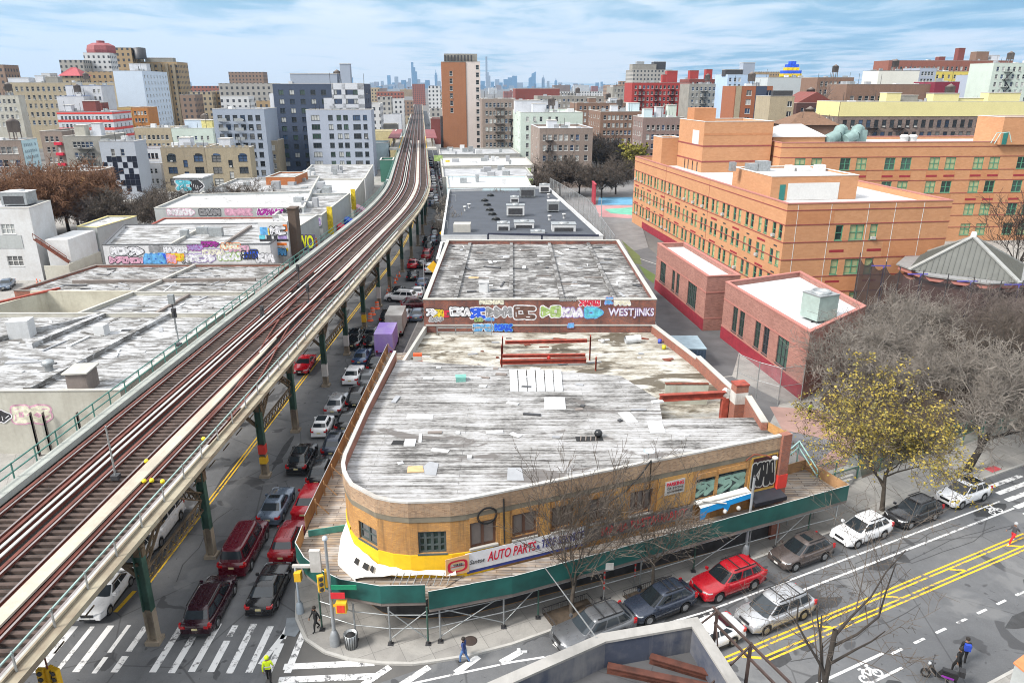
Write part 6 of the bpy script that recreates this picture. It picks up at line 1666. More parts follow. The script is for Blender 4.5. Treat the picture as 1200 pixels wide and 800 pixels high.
def wspec(n,rows,w=1.15,h=1.7,top=1.5,z1=20,step=3.1,style='dh',fm=None,pane=None,a=1.0,u=None,pair=None):
 zs=[z1-top-h-step*i for i in range(rows)];zs=[z for z in zs if z>.6]
 d=dict(z=zs,w=w,h=h,style=style,frame=fm or M_frame_w,pane=pane or GLW,a=a)
 if u:d['u']=u
 else:d['n']=n
 if pair:d['pair']=pair
 return d
def fire_escape(root,poly,i,u,w,z1,n,step=3.1,top=3.6):
 A,B=poly[i],poly[(i+1)%len(poly)];L=math.hypot(B[0]-A[0],B[1]-A[1]);e=((B[0]-A[0])/L,(B[1]-A[1])/L);o=(e[1],-e[0])
 P=lambda q,d,z:(A[0]+e[0]*q+o[0]*d,A[1]+e[1]*q+o[1]*d,z)
 mb=MB()
 for k in range(n):
  z=z1-top-step*k
  if z<3:break
  mb.beam(P(u-w/2,.55,z),P(u+w/2,.55,z),1.0,.08)
  for zz in(.45,.9):mb.beam(P(u-w/2,1.05,z+zz),P(u+w/2,1.05,z+zz),.06,.06)
  for q in(-w/2,0,w/2):mb.beam(P(u+q,1.05,z),P(u+q,1.05,z+.95),.05,.05)
  if k:s=1 if k%2 else-1;mb.beam(P(u-s*w*.35,.6,z),P(u+s*w*.35,.6,z+step),.5,.1)
 mb.build('fire_escape',M_iron,root)
FLATS={}
def flats(label,u0,u1,vt,Y,d=18,wall=None,roof=0,front=None,side=None,head=.118,par=.7,us=None,cop=None,name='apartment_building',cat='building',z0=0,par_w=.35,x_side=None):
 poly,z,w=bb(u0,u1,vt,Y,d,head)
 if us is not None:
  lo,hi=1.0,150.0;P1=poly[1]if us>u1 else poly[0];e2=(-math.sin(head),math.cos(head))
  for _ in range(40):
   m=(lo+hi)/2;q=PR(P1[0]+e2[0]*m,P1[1]+e2[1]*m,z)[0]
   if(q<us)==(us>u1):lo=m
   else:hi=m
  d=(lo+hi)/2;poly=rect(poly[0],w,d,head)
 wins={}
 si=1 if(u0+u1)/2<600 else 3
 def mk_(sp,L):
  out=[]
  for s in(sp if isinstance(sp,list)else[sp]):
   s=dict(s);s.setdefault('z1',z);out.append(wspec(**s))
  return out
 if front:wins[0]=mk_(front,w)
 if side:wins[si]=mk_(side,d)
 r=building(name,label,poly,z,wall or M_brn,M_roofs[roof],wins,par=par,parw=par_w,cop=cop,cat=cat)
 if w>9 and name!='low_building':
  q=random.Random(int(u0*7+vt));roof_clutter(r,poly,z-par,3+int(w/9),int(u0*3+u1))
  if q.random()<.35:tank(r,poly[0][0]*.35+poly[2][0]*.65,poly[0][1]*.35+poly[2][1]*.65,z-par,.8)
  a=MB()
  for k in range(3):t_=q.random();a.tube((poly[0][0]*(1-t_)+poly[1][0]*t_,poly[0][1]*(1-t_)+poly[1][1]*t_+3,z-par),(poly[0][0]*(1-t_)+poly[1][0]*t_,poly[0][1]*(1-t_)+poly[1][1]*t_+3,z+q.uniform(1.5,4)),.09,.06,4)
  a.build('aerial',M_iron,r)
 return r,poly,z,w
def rooms(root,poly,z,lst,par=.7):
 """stair heads and plant on a roof: (fx, fy, w, d, h, material)"""
 h=math.atan2(poly[1][1]-poly[0][1],poly[1][0]-poly[0][0])
 for fx,fy,w,d,hh,m in lst:
  x=poly[0][0]+(poly[1][0]-poly[0][0])*fx+(poly[3][0]-poly[0][0])*fy;y=poly[0][1]+(poly[1][1]-poly[0][1])*fx+(poly[3][1]-poly[0][1])*fy
  mb=MB();mb.obox((x,y),h,w,d,z-par+.004,z-par+hh);mb.obox((x,y),h,w+.3,d+.3,z-par+hh,z-par+hh+.15,1);mb.build('stair_head',[m,M_stone],root)
def tank(root,x,y,z,s=1.0):
 mb=MB()
 for a,b in((-1,-1),(1,-1),(1,1),(-1,1)):mb.beam((x+a*1.2*s,y+b*1.2*s,z),(x+a*1.1*s,y+b*1.1*s,z+3*s),.2,.2)
 mb.lathe((x,y,z+3*s),[(.001,0),(1.8*s,0),(1.8*s,3.2*s),(1.9*s,3.2*s),(.001,4.4*s)],12);mb.build('water_tank',M_board,root)
FWIN=dict(fm=M_frame_w)
r,p,z,w=flats('dark brick house with a big pale blue text mural on its flank',-28,24,165,185,16,M_brn2,2,dict(n=6,rows=4,w=1.2,h=1.7),None,.10,us=43)
A,B=p[1],p[2];e=Vector((B[0]-A[0],B[1]-A[1])).normalized();nr=(e.y,-e.x);L=math.hypot(B[0]-A[0],B[1]-A[1])
mb=MB();mb.face([(A[0]+nr[0]*.04+e.x*q,A[1]+nr[1]*.04+e.y*q,zz)for q,zz in((.1,5),(L-.1,5),(L-.1,z-.05),(.1,z-.05))]);mu=mb.build('mural',stucco('pale_blue_mural',(.42,.56,.60),.25),r)
mb=MB()
for k in range(7):
 zz=z-1.6-1.5*k
 for j in range(7):
  if R.random()<.8:q=L*(.12+.11*j);mb.face([(A[0]+nr[0]*.07+e.x*(q+a),A[1]+nr[1]*.07+e.y*(q+a),zz+b)for a,b in((0,0),(L*.08,0),(L*.08,.75*R.uniform(.5,1)),(0,.75))])
sub(mb,'mural_lettering',plain('mural_grey',(.22,.30,.34),.7,.2),mu,r)
r,p,z,w=flats('low brown brick house with white framed windows and one lit window, behind bare trees',50,111,201,186,10,M_brn,2,[dict(n=0,rows=2,w=1.3,h=2.1,top=1.3,step=3.4,u=[1.8,3.8,5.7,7.8,11.4],fm=M_frame_w)],None,.05)
mb=MB();x=p[0][0]+9.5*math.cos(.05);mb.box(x-.55,p[0][1]+.3,z-3.3,x+.55,p[0][1]+.46,z-1.2)
mw=MB();tq=NT('lit_window');tq.bsdf.inputs['Emission Color'].default_value=(1,.62,.22,1);tq.bsdf.inputs['Emission Strength'].default_value=.5;tq.done((.55,.36,.14),.6)
mw.box(x-.6,p[0][1]-.03,z-3.3,x+.6,p[0][1]+.02,z-1.3);mw.build('lit_window',tq.mat,r)
r,p,z,w=flats('grey checkerboard clad house with black and white squares',115.5,157,166,212,8,stucco('pale_grey_cladding',(.34,.37,.42),.15),2,dict(n=0,rows=1,u=[3.4,6.0,9.0],w=1.1,h=2.0,top=2.0),None,.06)
mb=MB();ca,sa=math.cos(.06),math.sin(.06)
for j in range(6):
 for i in range(7):
  if(i+j)%2 or(i>1 and R.random()<.45):
   a=[(w*i/7+q,zz)for q,zz in((.03,0),(w/7-.03,0),(w/7-.03,1.6),(.03,1.6))]
   mb.face([(p[0][0]+ca*q+.04*sa,p[0][1]+sa*q-.04,z-5.6-1.65*j+zz)for q,zz in a])
mb.build('black_cladding',plain('black_cladding',(.015,.018,.03),.3,.3),r)
r,p,z,w=flats('grey cement house with iron fire escapes and white roof rooms',73,118,160,222,17,M_gyc,2,dict(n=5,rows=4,w=1.1,h=1.7,a=2.5),None,.06);fire_escape(r,p,0,6.0,5,z,4);rooms(r,p,z,[(.35,.25,3,3,3.6,M_creamw),(.75,.3,2.4,2.4,4.2,M_wht),(.6,.5,3,2,2.4,M_wht)])
r,p,z,w=flats('soot dark brick flank with red balconies between two lower houses',46,72,154,232,16,M_brn2,1,dict(n=3,rows=4,w=1.0,h=1.6),None,.02);mb=MB()
for k in range(3):mb.box(p[0][0]+4.2,p[0][1]-.9,z-4-3.1*k,p[0][0]+6.4,p[0][1]-.05,z-3.2-3.1*k)
mb.build('balcony',M_ink_r,r)
SPA=[3.1,6.9,10.7]
r,p,z,w=flats('tan brick twin house with scalloped parapet and arched top windows',187.5,239.3,173,228,15,M_tanb,2,[dict(n=0,rows=4,w=2.7,h=1.9,top=2.3,step=3.45,style='dh2',u=[2.9,10.9],fm=M_frame_d),dict(n=0,rows=3,w=1.3,h=2.1,top=3.7,step=3.45,u=[6.9],fm=M_frame_d)],None,.045)
r2,p2,z2,w2=flats('tan brick house with pale frieze and curtained arched windows, twin of the scalloped one',239.6,292,173,228.6,5,brickm('light_tan_brick',(.34,.29,.205),None,None,.3),2,[dict(n=0,rows=4,w=2.7,h=1.9,top=2.3,step=3.45,style='dh2',u=[3.1,11.0],fm=M_frame_d),dict(n=0,rows=3,w=1.3,h=2.1,top=3.7,step=3.45,u=[7.2],fm=M_frame_d)],None,.045)
for rr_,pp,zz,ww in((r,p,z,w),(r2,p2,z2,w2)):
 mb=MB()
 for k in range(7):
  q=ww*(k+.5)/7;mb.obox((pp[0][0]+q*math.cos(.045),pp[0][1]+q*math.sin(.045)+.2),.045,ww/7*.55,.4,zz+.1,zz+.55)
 mb.build('scalloped_parapet',M_tanb,rr_);rooms(rr_,pp,zz,[(.45,.4,3.4,3.4,3.2,M_wht)])
for q in(2.9,10.9):
 mb=MB();n=10;c=(p[0][0]+q*math.cos(.045),p[0][1]+q*math.sin(.045)-.04,z-2.3)
 mb.face([(c[0]-1.35*math.cos(math.pi*k/n),c[1],c[2]+.55*math.sin(math.pi*k/n))for k in range(n+1)][::-1]);mb.build('arched_light',G_dark,r)
for q in(3.1,11.0):
 mb=MB();n=10;c=(p2[0][0]+q*math.cos(.045),p2[0][1]+q*math.sin(.045)-.04,z2-2.3)
 mb.face([(c[0]-1.35*math.cos(math.pi*k/n),c[1],c[2]+.55*math.sin(math.pi*k/n))for k in range(n+1)][::-1]);mb.build('arched_light',G_blue,r2)
flats('low white house with three dark windows beside the tan twins',158,188,192,236,9,M_wht,2,dict(n=4,rows=2,w=.9,h=1.5,top=1.5),None,.04)
flats('small red and white striped house front behind the low white house',158,188,174,258,9,M_wht,1,dict(n=5,rows=2,w=1.0,h=1.8,top=1.6,fm=M_frame_b),None,.04,cop=M_drd)
r,p,z,w=flats('blue grey modern flats with balconies and dark square windows',248.5,309,128,256,17,M_gblue,2,[dict(n=6,rows=7,w=1.55,h=1.75,top=1.9,step=3.0,fm=M_frame_d,pane=[G_dark,G_blue,G_dark,G_curt])],None,.05);mb=MB()
for k in range(6):
 for q in(3.2,8.6):mb.box(p[0][0]+q-1.5,p[0][1]-.9,z-3.9-3.0*k,p[0][0]+q+1.5,p[0][1]-.03,z-3.75-3.0*k);mb.box(p[0][0]+q-1.5,p[0][1]-.9,z-3.75-3.0*k,p[0][0]+q+1.5,p[0][1]-.84,z-2.9-3.0*k)
mb.build('balconies',M_galv,r)['kind']='stuff'
r,p,z,w=flats('ornate narrow tan house squeezed before the dark blue flats',308.5,325,165,262,9,M_tanb,1,dict(n=2,rows=4,w=1.0,h=1.7,a=.7),None,.05)
r,p,z,w=flats('tall dark blue grey flats with a white upper corner',319,425,98.5,279,17,M_nvy,1,[dict(n=8,rows=9,w=1.75,h=1.7,top=2.0,step=3.15,style='pair',fm=M_frame_d,pane=[G_green,G_dark,G_blue,G_shade_w],a=.9)],dict(n=4,rows=9,w=1.3,h=1.7,top=2.0,step=3.15,fm=M_frame_d),.06,us=434)
q0=at_depth(387,99,278.6)
mb=MB();x1=at_depth(425,99,279)[0];e=.06
for(a,b),(zz0,zz1)in(((387,425),(z-9.5,z+.3)),((377,387),(z-9.5,z-4.8))):
 xa,xb=at_depth(a,99,279)[0],at_depth(b,99,279)[0];ya=lambda x:p[0][1]+(x-p[0][0])*math.tan(.06)
 for c0,c1 in((0,.06),(.30,.42),(.80,1))if a==387 else((0,1),):
  mb.face([(xa+(xb-xa)*c0,ya(xa+(xb-xa)*c0)-.06,zz0),(xa+(xb-xa)*c1,ya(xa+(xb-xa)*c1)-.06,zz0),(xa+(xb-xa)*c1,ya(xa+(xb-xa)*c1)-.06,zz1),(xa+(xb-xa)*c0,ya(xa+(xb-xa)*c0)-.06,zz1)])
 if a==387:
  for k in range(4):
   t0,t1=z-.9-3.15*k+.9,z-2.0-3.15*(k-1)-1.7-.0
   zt=z+.3 if k==0 else z-2.0-3.15*(k-1)-1.75;zb=z-1.95-3.15*k
   if zt>zb:mb.face([(xa,ya(xa)-.06,zb),(xb,ya(xb)-.06,zb),(xb,ya(xb)-.06,zt),(xa,ya(xa)-.06,zt)])
mb.build('white_cladding',M_wht,r)
rooms(r,p,z,[(.42,.45,17,6,4.2,M_gblue),(.78,.4,3.6,4,7.6,M_gblue)])
mb=MB();xl=p[0][0];mb.box(xl-1.6,p[0][1]+.4,0,xl-.01,p[0][1]+14,z-3.3);mb.build('white_flank',M_wht,r)
r,p,z,w=flats('light blue grey flats standing in front of the dark blue ones',358,434.5,129,266,9,M_lgr,1,[dict(n=0,rows=6,w=2.9,h=1.75,top=1.7,step=3.1,style='tri',u=[3.1],fm=M_frame_d,pane=[G_dark,G_green,G_shade_w]),dict(n=0,rows=6,w=1.6,h=1.75,top=1.7,step=3.1,style='pair',u=[8.3,11.2,13.5],fm=M_frame_d,pane=[G_dark,G_green,G_shade_w]),dict(n=0,rows=6,w=2.6,h=1.75,top=1.7,step=3.1,style='tri',u=[17.3],fm=M_frame_d,pane=GL),dict(n=0,rows=6,w=1.4,h=1.75,top=1.7,step=3.1,u=[20.2],fm=M_frame_d,pane=GL)],None,.06)
flats('beige flats with window boxes at the foot of the orange block',156.5,200,150,288,14,M_bge,2,dict(n=7,rows=4,w=1.1,h=1.7,top=2.6),None,.06)
r,p,z,w=flats('pale mint green flats with a fire escape on the front',200.3,249,150.5,288.8,14,M_mint,2,dict(n=6,rows=4,w=.95,h=1.5,top=2.8),None,.06);fire_escape(r,p,0,4.8,4,z,3,top=4.4)
rooms(r,p,z,[(.5,.5,8,5,3.5,stucco('pale_blue_render',(.45,.53,.62),.2)),(.8,.4,4,4,3.4,plain('graffiti_yellow',(.55,.50,.20),.7,.3))])
r,p,z,w=flats('white flats with red horizontal bands and rows of dark windows',66,131,131,302,14,M_wht,0,dict(n=13,rows=4,w=1.0,h=1.5,top=1.7,step=3.0),dict(n=4,rows=4,w=1.0,h=1.5,top=1.7,step=3.0),.08,us=153,cop=M_drd);mb=MB()
for k in range(5):
 for i in(0,1):
  A,B=p[i],p[i+1];nn=Vector((B[1]-A[1],A[0]-B[0])).normalized()*.07
  mb.face([(A[0]+nn.x,A[1]+nn.y,z-1.0-3*k),(B[0]+nn.x,B[1]+nn.y,z-1.0-3*k),(B[0]+nn.x,B[1]+nn.y,z-.05-3*k-.25*(k==0)),(A[0]+nn.x,A[1]+nn.y,z-.05-3*k-.25*(k==0))])
mb.build('red_band',M_red,r);rooms(r,p,z,[(.12,.3,3,3,3,M_wht),(.5,.4,5,4,4.5,M_drd)])
flats('narrow yellow flats beside the orange block',137,153.5,126,338,12,brickm('yellow_city_brick',(.50,.36,.15),None,None,.2),0,dict(n=3,rows=6,w=1.1,h=1.6),None,.1)
flats('narrow bright orange brick block with dark windows',154,172.5,126,337,12,brickm('orange_city_brick',(.47,.20,.06),None,None,.2),0,dict(n=4,rows=6,w=1.0,h=1.6,a=.5),None,.1)
flats('white block with a blue cornice stepped above a lower wing',76,118,100.5,345,14,M_wht,2,dict(n=0,rows=4,w=1.0,h=1.6,u=[12,14,16]),None,.1,cop=plain('blue_cornice',(.08,.16,.42),.6))
flats('lower white wing with a blue cornice',66,97.5,113,338,7,M_wht,2,None,None,.1,cop=plain('blue_cornice',(.08,.16,.42),.6))
flats('small dark red brick box before the white stepped block',97.5,118.5,120.5,330,7,M_drd,1,None,None,.1)
flats('cream end house at the far left edge',-20,21,112,322,5,M_creamw,1,dict(n=6,rows=4,w=1.1,h=1.7),None,.1)
r,p,z,w=flats('long beige brick building with four rows of dark arched windows',6,136,97,392,16,M_bge,0,dict(n=20,rows=5,w=1.3,h=2.2,top=1.9,step=4.1,fm=M_frame_w,pane=GL),None,.08);rooms(r,p,z,[(.1,.3,10,5,3,M_wht),(.4,.3,6,5,3.5,M_gyc),(.27,.4,4,4,4,M_wht)])
r,p,z,w=flats('big plain white block with windows only on its flank',132,166,83,372,15,stucco('bluish_white_render',(.52,.60,.70),.1),2,None,dict(n=8,rows=9,w=1.35,h=1.5,top=1.8,step=2.95,style='pair',a=.6),.16,us=195.5);rooms(r,p,z,[(.62,.35,8,6,4.2,M_wht)])
FB=[far_wall('far_beige',(.36,.30,.21)),far_wall('far_brown',(.24,.17,.13)),far_wall('far_grey',(.32,.31,.29)),far_wall('far_white',(.52,.53,.54)),far_wall('far_red',(.27,.11,.085)),far_wall('far_tan',(.33,.24,.14))]
def tower(label,u0,u1,vt,Y,d=18,k=0,head=.118,us=None,group=None,roof=1):
 poly,z,w=bb(u0,u1,vt,Y,d,head)
 r=building('apartment_tower',label,poly,z,FB[k],M_roofs[roof],par=.6,group=group)
 return r,poly,z,w
r,p,z,w=tower('massive tan tower with deep vertical shadows above the white block',150,207,72.5,470,22,5);rooms(r,p,z,[(.12,.2,7,6,5,M_tanb),(.6,.3,16,6,3,M_gyc)])
mb=MB();e=math.atan2(p[1][1]-p[0][1],p[1][0]-p[0][0])
for k in range(7):q=w*(k+.5)/7;mb.obox((p[0][0]+q*math.cos(e),p[0][1]+q*math.sin(e)-.5),e,1.6,1.2,0,z-1)
mb.build('pilasters',M_tanb,r)
r,p,z,w=tower('slim tan tower rising highest beside the massive tan one',135,153,56,462,18,5);mb=MB();mb.lathe((p[1][0]+3,p[1][1]+4,z-6),[(3.5,0),(3.5,6),(.001,6.5)],12);mb.build('dark_roof_drum',M_steel,r)
r,p,z,w=tower('cream tower with a dark red octagonal crown',97,128,62,500,20,3);mb=MB();c=((p[0][0]+p[2][0])/2,(p[0][1]+p[2][1])/2,z);mb.lathe(c,[(9.2,0),(9.2,2),(8.4,4.6),(5,6.2),(2.5,6.3),(2.5,7.6),(.001,7.8)],8,sm=False);mb.build('red_crown',plain('dusty_red_roof',(.25,.07,.075),.7,.25),r)
tower('broad dark slab block left of the red crowned tower',69,97,70.5,486,18,2)
tower('stone block below the red crowned tower',96,136,84,452,16,5)
r,p,z,w=tower('low tan block with a red hipped roof',70,93,89,430,14,0);mb=MB();Q=[(*q,z)for q in inset(p,-.8)];a=Vector(((p[0][0]+p[3][0])/2+4,(p[0][1]+p[3][1])/2,z+4.5));b=Vector(((p[1][0]+p[2][0])/2-4,(p[1][1]+p[2][1])/2,z+4.5));mb.face([Q[0],Q[1],b,a]);mb.face([Q[1],Q[2],b]);mb.face([Q[2],Q[3],a,b]);mb.face([Q[3],Q[0],a]);mb.build('hipped_roof',plain('red_tiles',(.33,.07,.08),.8,.2),r)
tower('pale boxy block behind the long beige building',13,37,92,460,14,3);tower('small white roof block behind the long beige building',48,58,86,470,10,3)
tower('dark brown sliver of a tower at the far left edge',-12,3.5,76,420,16,1)
tower('lone brown tower block on the skyline left of the dark blue flats',267.5,308,84.5,700,20,1)
for i,(u0,u1,vt,Y,d,k,lb)in enumerate(((210,228,111,440,16,1,'dark brown flats behind the mint green ones'),(221,248,108,470,16,0,'beige flats with a dark court behind the mint green ones'),(246,275,107,480,16,5,'tan flats left of the lone tower block'),(258,291,113,405,14,3,'white flats with rounded roof boxes before the lone tower'),(212,268,101,640,18,4,'long red brick flats on the skyline'),(276,318,112,520,16,2,'grey flats behind the blue grey modern ones'),(300,322,128,360,14,2,'grey flats wedged behind the ornate tan house'),(300,323,118,430,14,5,'tan flats wedged higher behind the ornate tan house'))):tower(lb,u0,u1,vt,Y,d,k)
for u0,u1,vt,Y,d,k,lb in((430,445,122,372,30,3,'narrow white block right behind the dark blue flats'),(442,458,114,480,26,2,'grey flats beyond the narrow white block'),(456,473,116.5,520,26,3,'pale flats beyond the grey ones by the railway'),(441,473,107.5,700,20,4,'long dusty red block across the far end of the avenue'),(434,444,103,760,14,0,'cream tower with a red roof band far down the avenue'),(470,484,118,640,24,1,'brown flats beside the far railway'),(502,516,101,620,18,3,'pale blue grey tower just left of the brown tower'),(504,518,128,470,18,2,'grey flats at the foot of the pale blue tower'),(483,498,98.5,1250,26,4,'dark maroon twin tower at the vanishing point of the railway')):tower(lb,u0,u1,vt,Y,d,k)
for u0,u1,vt,Y,d,wmat,rf,lb in((434,464,154,330,14,plain('butter_wall',(.52,.45,.25),.8,.2),2,'low butter yellow shop block beside the far railway'),(438,466,146,395,14,M_gyc,0,'low grey shop block beyond the butter yellow one'),(436,455,168,290,14,M_lblue,2,'low pale blue shop beside the light blue flats'),(445,461,188,252,10,stucco('green_wall',(.05,.16,.12),.2),1,'low dark green roofed shop by the railway'),(440,470,134,470,18,M_wht,2,'long low white roofed shops far down the avenue'),(505,517,139,420,14,M_drd,2,'low red shop with a white band before the brown tower')):
 flats(lb,u0,u1,vt,Y,d,wmat,rf,name='low_building')
M_brick_tower=brickm('russet_tower_brick',(.33,.135,.06),(.27,.11,.055),(.30,.17,.11),.15);M_ptower=stucco('pale_pink_concrete',(.55,.49,.46),.15)
r,p,z,w=flats('tall slim tower with a russet brick face and a pale concrete side',517,545.5,73,332,15,M_brick_tower,1,dict(n=0,rows=6,w=1.3,h=2.0,top=3.5,step=3.0,u=[4.0],pane=[G_dark]),None,.10)
p2,z2,w2=bb(545.8,562.5,72.5,333.3,15,.10)
building('x','',p2,z2,M_ptower,M_roofs[1],{0:[wspec(0,14,1.4,1.9,1.3,z2,3.0,u=[4.9],pane=[G_dark])],1:[]},root=r,wall_name='pale_wall',roof_name='pale_roof')
mb=MB();q=rect((p[0][0]+1.2,p[0][1]+1.5),14,9,.1);mb.prism(q,z-.6,z+3.4);mb.build('roof_house',M_gyc,r)
mb=MB();[mb.box(q[0][0]+1.4*k,q[0][1]-.25,z+.4,q[0][0]+1.4*k+.7,q[0][1]-.02,z+2.8)for k in range(9)];mb.build('roof_louvres',M_steel,r)
mb=MB();mb.obox((p[0][0]-.9,p[0][1]+6),.1,1.6,9,0,z-22);mb.build('dark_flank',M_steel,r)
mb=MB();mb.face([(p[0][0]+.15,p[0][1]-.06,2),(p[0][0]+w*.93,p[0][1]+.55*1.1-.06+.3,2),(p[0][0]+w*.93,p[0][1]+.9-.06,z-6),(p[0][0]+.15,p[0][1]-.06,z-6)])
r,p,z,w=flats('mint white flats with a windowed flank behind the grey brown ones',610,683,132,280,16,M_mint,2,dict(n=0,rows=5,w=1.1,h=1.7,u=[2.6,5.2,7.6,10.8,13.4]),dict(n=6,rows=6,w=1.1,h=1.7),.09,us=599);rooms(r,p,z,[(.35,.3,5,4,3.5,M_wht),(.2,.5,10,6,4.5,M_wht)])
fire_escape(r,p,3,8,4,z,5)
r,p,z,w=flats('grey brown brick flats with rows of dark windows behind bare trees',632.5,695,150.5,236,16,M_brn2,2,dict(n=0,rows=5,w=1.15,h=1.75,top=1.9,u=[1.6,3.2,5.0,6.6,8.3,10.2,11.9,14.7],step=3.15),dict(n=2,rows=5,w=1.1,h=1.7),.09,us=622,cop=M_wht);fire_escape(r,p,0,3.0,2.6,z,5);rooms(r,p,z,[(.3,.4,3,3,2.6,M_wht)])
r,p,z,w=flats('dark grey brown flats with fire escapes behind the russet tower',565,603,116,310,16,M_brn2,1,dict(n=7,rows=6,w=1.1,h=1.7),None,.09);fire_escape(r,p,0,7,4,z,6)
flats('white stepped flats above the mint ones',598,654,119,330,16,M_wht,2,dict(n=8,rows=3,w=1.1,h=1.7),None,.09)
flats('long low brick flats with a bright red top on the right skyline',604,656,104,620,20,M_drd,0,None,None,.1);
r,p,z,w=flats('grey flats with a pale green end wall in the middle distance',630,708,113,470,18,M_gyc,0,dict(n=14,rows=4,w=1.3,h=1.8),None,.1)
r,p,z,w=flats('dark brown flats left of the golden tree',676,742,121,400,20,M_brn,0,dict(n=12,rows=7,w=1.2,h=1.8),None,.1,us=668);rooms(r,p,z,[(.3,.3,4,4,3,M_brn),(.7,.4,4,4,3,M_wht)])
r,p,z,w=flats('reddish brown brick flats above the golden tree',704,754,131,325,20,M_brn,2,dict(n=9,rows=6,w=1.2,h=1.8),dict(n=6,rows=6,w=1.1,h=1.7),.09,us=690);rooms(r,p,z,[(.4,.3,3,3,3,M_wht),(.85,.3,5,4,4,M_lblue)])
r,p,z,w=flats('grey brown flats with arched upper windows and pink flank beside the school',754,802,138,262,18,brickm('mauve_brown_brick',(.25,.18,.165),None,None,.25),2,dict(n=7,rows=5,w=1.1,h=1.75,top=2.4),dict(n=5,rows=5,w=1.1,h=1.7),.08,us=742,cop=M_stone);rooms(r,p,z,[(.15,.25,3,3,3.5,M_lblue),(.45,.3,2.6,2.6,4.0,M_wht),(.75,.3,3,3,4.6,M_mint)])
r,p,z,w=flats('bright red brick flats crossed by dark fire escapes',741,808,97,432,18,M_rdb,0,dict(n=13,rows=9,w=1.2,h=1.8),None,.09);[fire_escape(r,p,0,q,3.4,z,9)for q in(5,14,23,31)];rooms(r,p,z,[(.72,.3,6,4,7,M_rdb),(.6,.3,3,3,5,M_rdb)])
r,p,z,w=flats('darker red brick flats joined to the bright red ones',808,858,93,440,18,M_drd,0,dict(n=9,rows=9,w=1.2,h=1.8),None,.09);rooms(r,p,z,[(.15,.3,5,4,5.4,M_rdb),(.5,.3,3.5,4,6,M_rdb)])
r,p,z,w=flats('grey stone flats with fire escapes in front of the red ones',808,852,98.5,400,16,M_gyc,0,dict(n=8,rows=7,w=1.2,h=1.8),None,.09);fire_escape(r,p,0,8,4,z,7)
flats('grey flats with a rounded tank on the skyline left of the red ones',718,741,102,520,18,M_gyc,0,dict(n=5,rows=4,w=1.2,h=1.8),None,.1)
r,p,z,w=flats('tall unfinished grey frame building on the skyline',742,788,82,640,24,FB[2],1,None,None,.1);rooms(r,p,z,[(.3,.3,20,10,5,M_gyc),(.7,.3,10,8,7,M_steel),(.2,.2,6,5,7,M_galv)])
r,p,z,w=flats('pale blue rendered flats on the right skyline',853,901,87.5,385,18,stucco('pale_blue_render2',(.36,.47,.62),.15),1,dict(n=0,rows=8,w=1.2,h=1.8,u=[1.5,4.0,6.2]),None,.08);rooms(r,p,z,[(.55,.3,6,5,6.2,M_gblue),(.2,.3,9,5,3,M_steel)])
r,p,z,w=flats('narrow modern block in tan, orange and charcoal panels',862,906,101,288,14,brickm('orange_red_brick',(.33,.12,.06),None,None,.15),2,dict(n=0,rows=5,w=2.0,h=1.9,style='pair',u=[5.4,13.0],step=3.2,fm=M_frame_w),None,.07)
for a,b,m in((0.02,.17,M_bge),(.55,.84,M_nvy)):
 mb=MB();e=.07;mb.face([(p[0][0]+w*q*math.cos(e)+.08*math.sin(e),p[0][1]+w*q*math.sin(e)-.08,zz)for q,zz in((a,3),(b,3),(b,z-.1),(a,z-.1))]);mb.build('panel_cladding',m,r)
r,p,z,w=flats('tan block with paired windows at its right end',903,931.5,113,246,12,M_bge,1,dict(n=0,rows=4,w=1.6,h=1.7,style='pair',u=[6.6],step=3.1),None,.07);mb=MB();mb.obox(((p[0][0]+p[1][0])/2,(p[0][1]+p[1][1])/2+1.2),.07,w*.8,2,z+.1,z+1.7);mb.build('dark_attic',M_steel,r)
flats('long pale grey wall of flats under the blue and yellow roof tank',900,959,91,345,16,stucco('pale_city_grey',(.42,.46,.48),.15),2,None,None,.07)
x,y,z=at_depth(928,90,365);tk=thing('roof_tank','blue and yellow banded stepped tank house on the skyline','roof tank',(x,y,z-12));mb=MB()
mb.box(x-4,y,0,x+4,y+6,z);mb.build('tower_base',M_gyc,tk)
for k,(w_,m)in enumerate(((4.4,'y'),(4.2,'b'),(3.0,'y'),(2.6,'b'),(1.2,'b'))):mb=MB();mb.box(x-w_,y-.2,z+1.35*k,x+w_,y+5-k*.4,z+1.35*(k+1)-.02);mb.build('painted_tier',GM[m],tk)
r,p,z,w=flats('brown flats with pale window surrounds behind the bare tree',958.5,1001,91,315,15,M_brn,0,dict(n=7,rows=5,w=1.1,h=1.8),None,.07);tank(r,p[1][0]-6,p[1][1]+5,z,.7)
r,p,z,w=flats('dark brown gabled house with a red front gable',934,978,121,262,14,brickm('dark_gable_brick',(.10,.05,.045),None,None,.3),1,dict(n=5,rows=3,w=1.0,h=1.6),None,.07)
mb=MB();mb.face([(*p[0],z),(*p[1],z),((p[0][0]+p[1][0])/2,(p[0][1]+p[1][1])/2,z+3.6)]);mb.face([(*p[1],z),(*p[2],z),((p[2][0]+p[3][0])/2,(p[2][1]+p[3][1])/2,z+3.6),((p[0][0]+p[1][0])/2,(p[0][1]+p[1][1])/2,z+3.6)]);mb.face([(*p[3],z),(*p[0],z),((p[0][0]+p[1][0])/2,(p[0][1]+p[1][1])/2,z+3.6),((p[2][0]+p[3][0])/2,(p[2][1]+p[3][1])/2,z+3.6)]);mb.build('gable_roof',M_drd,r)
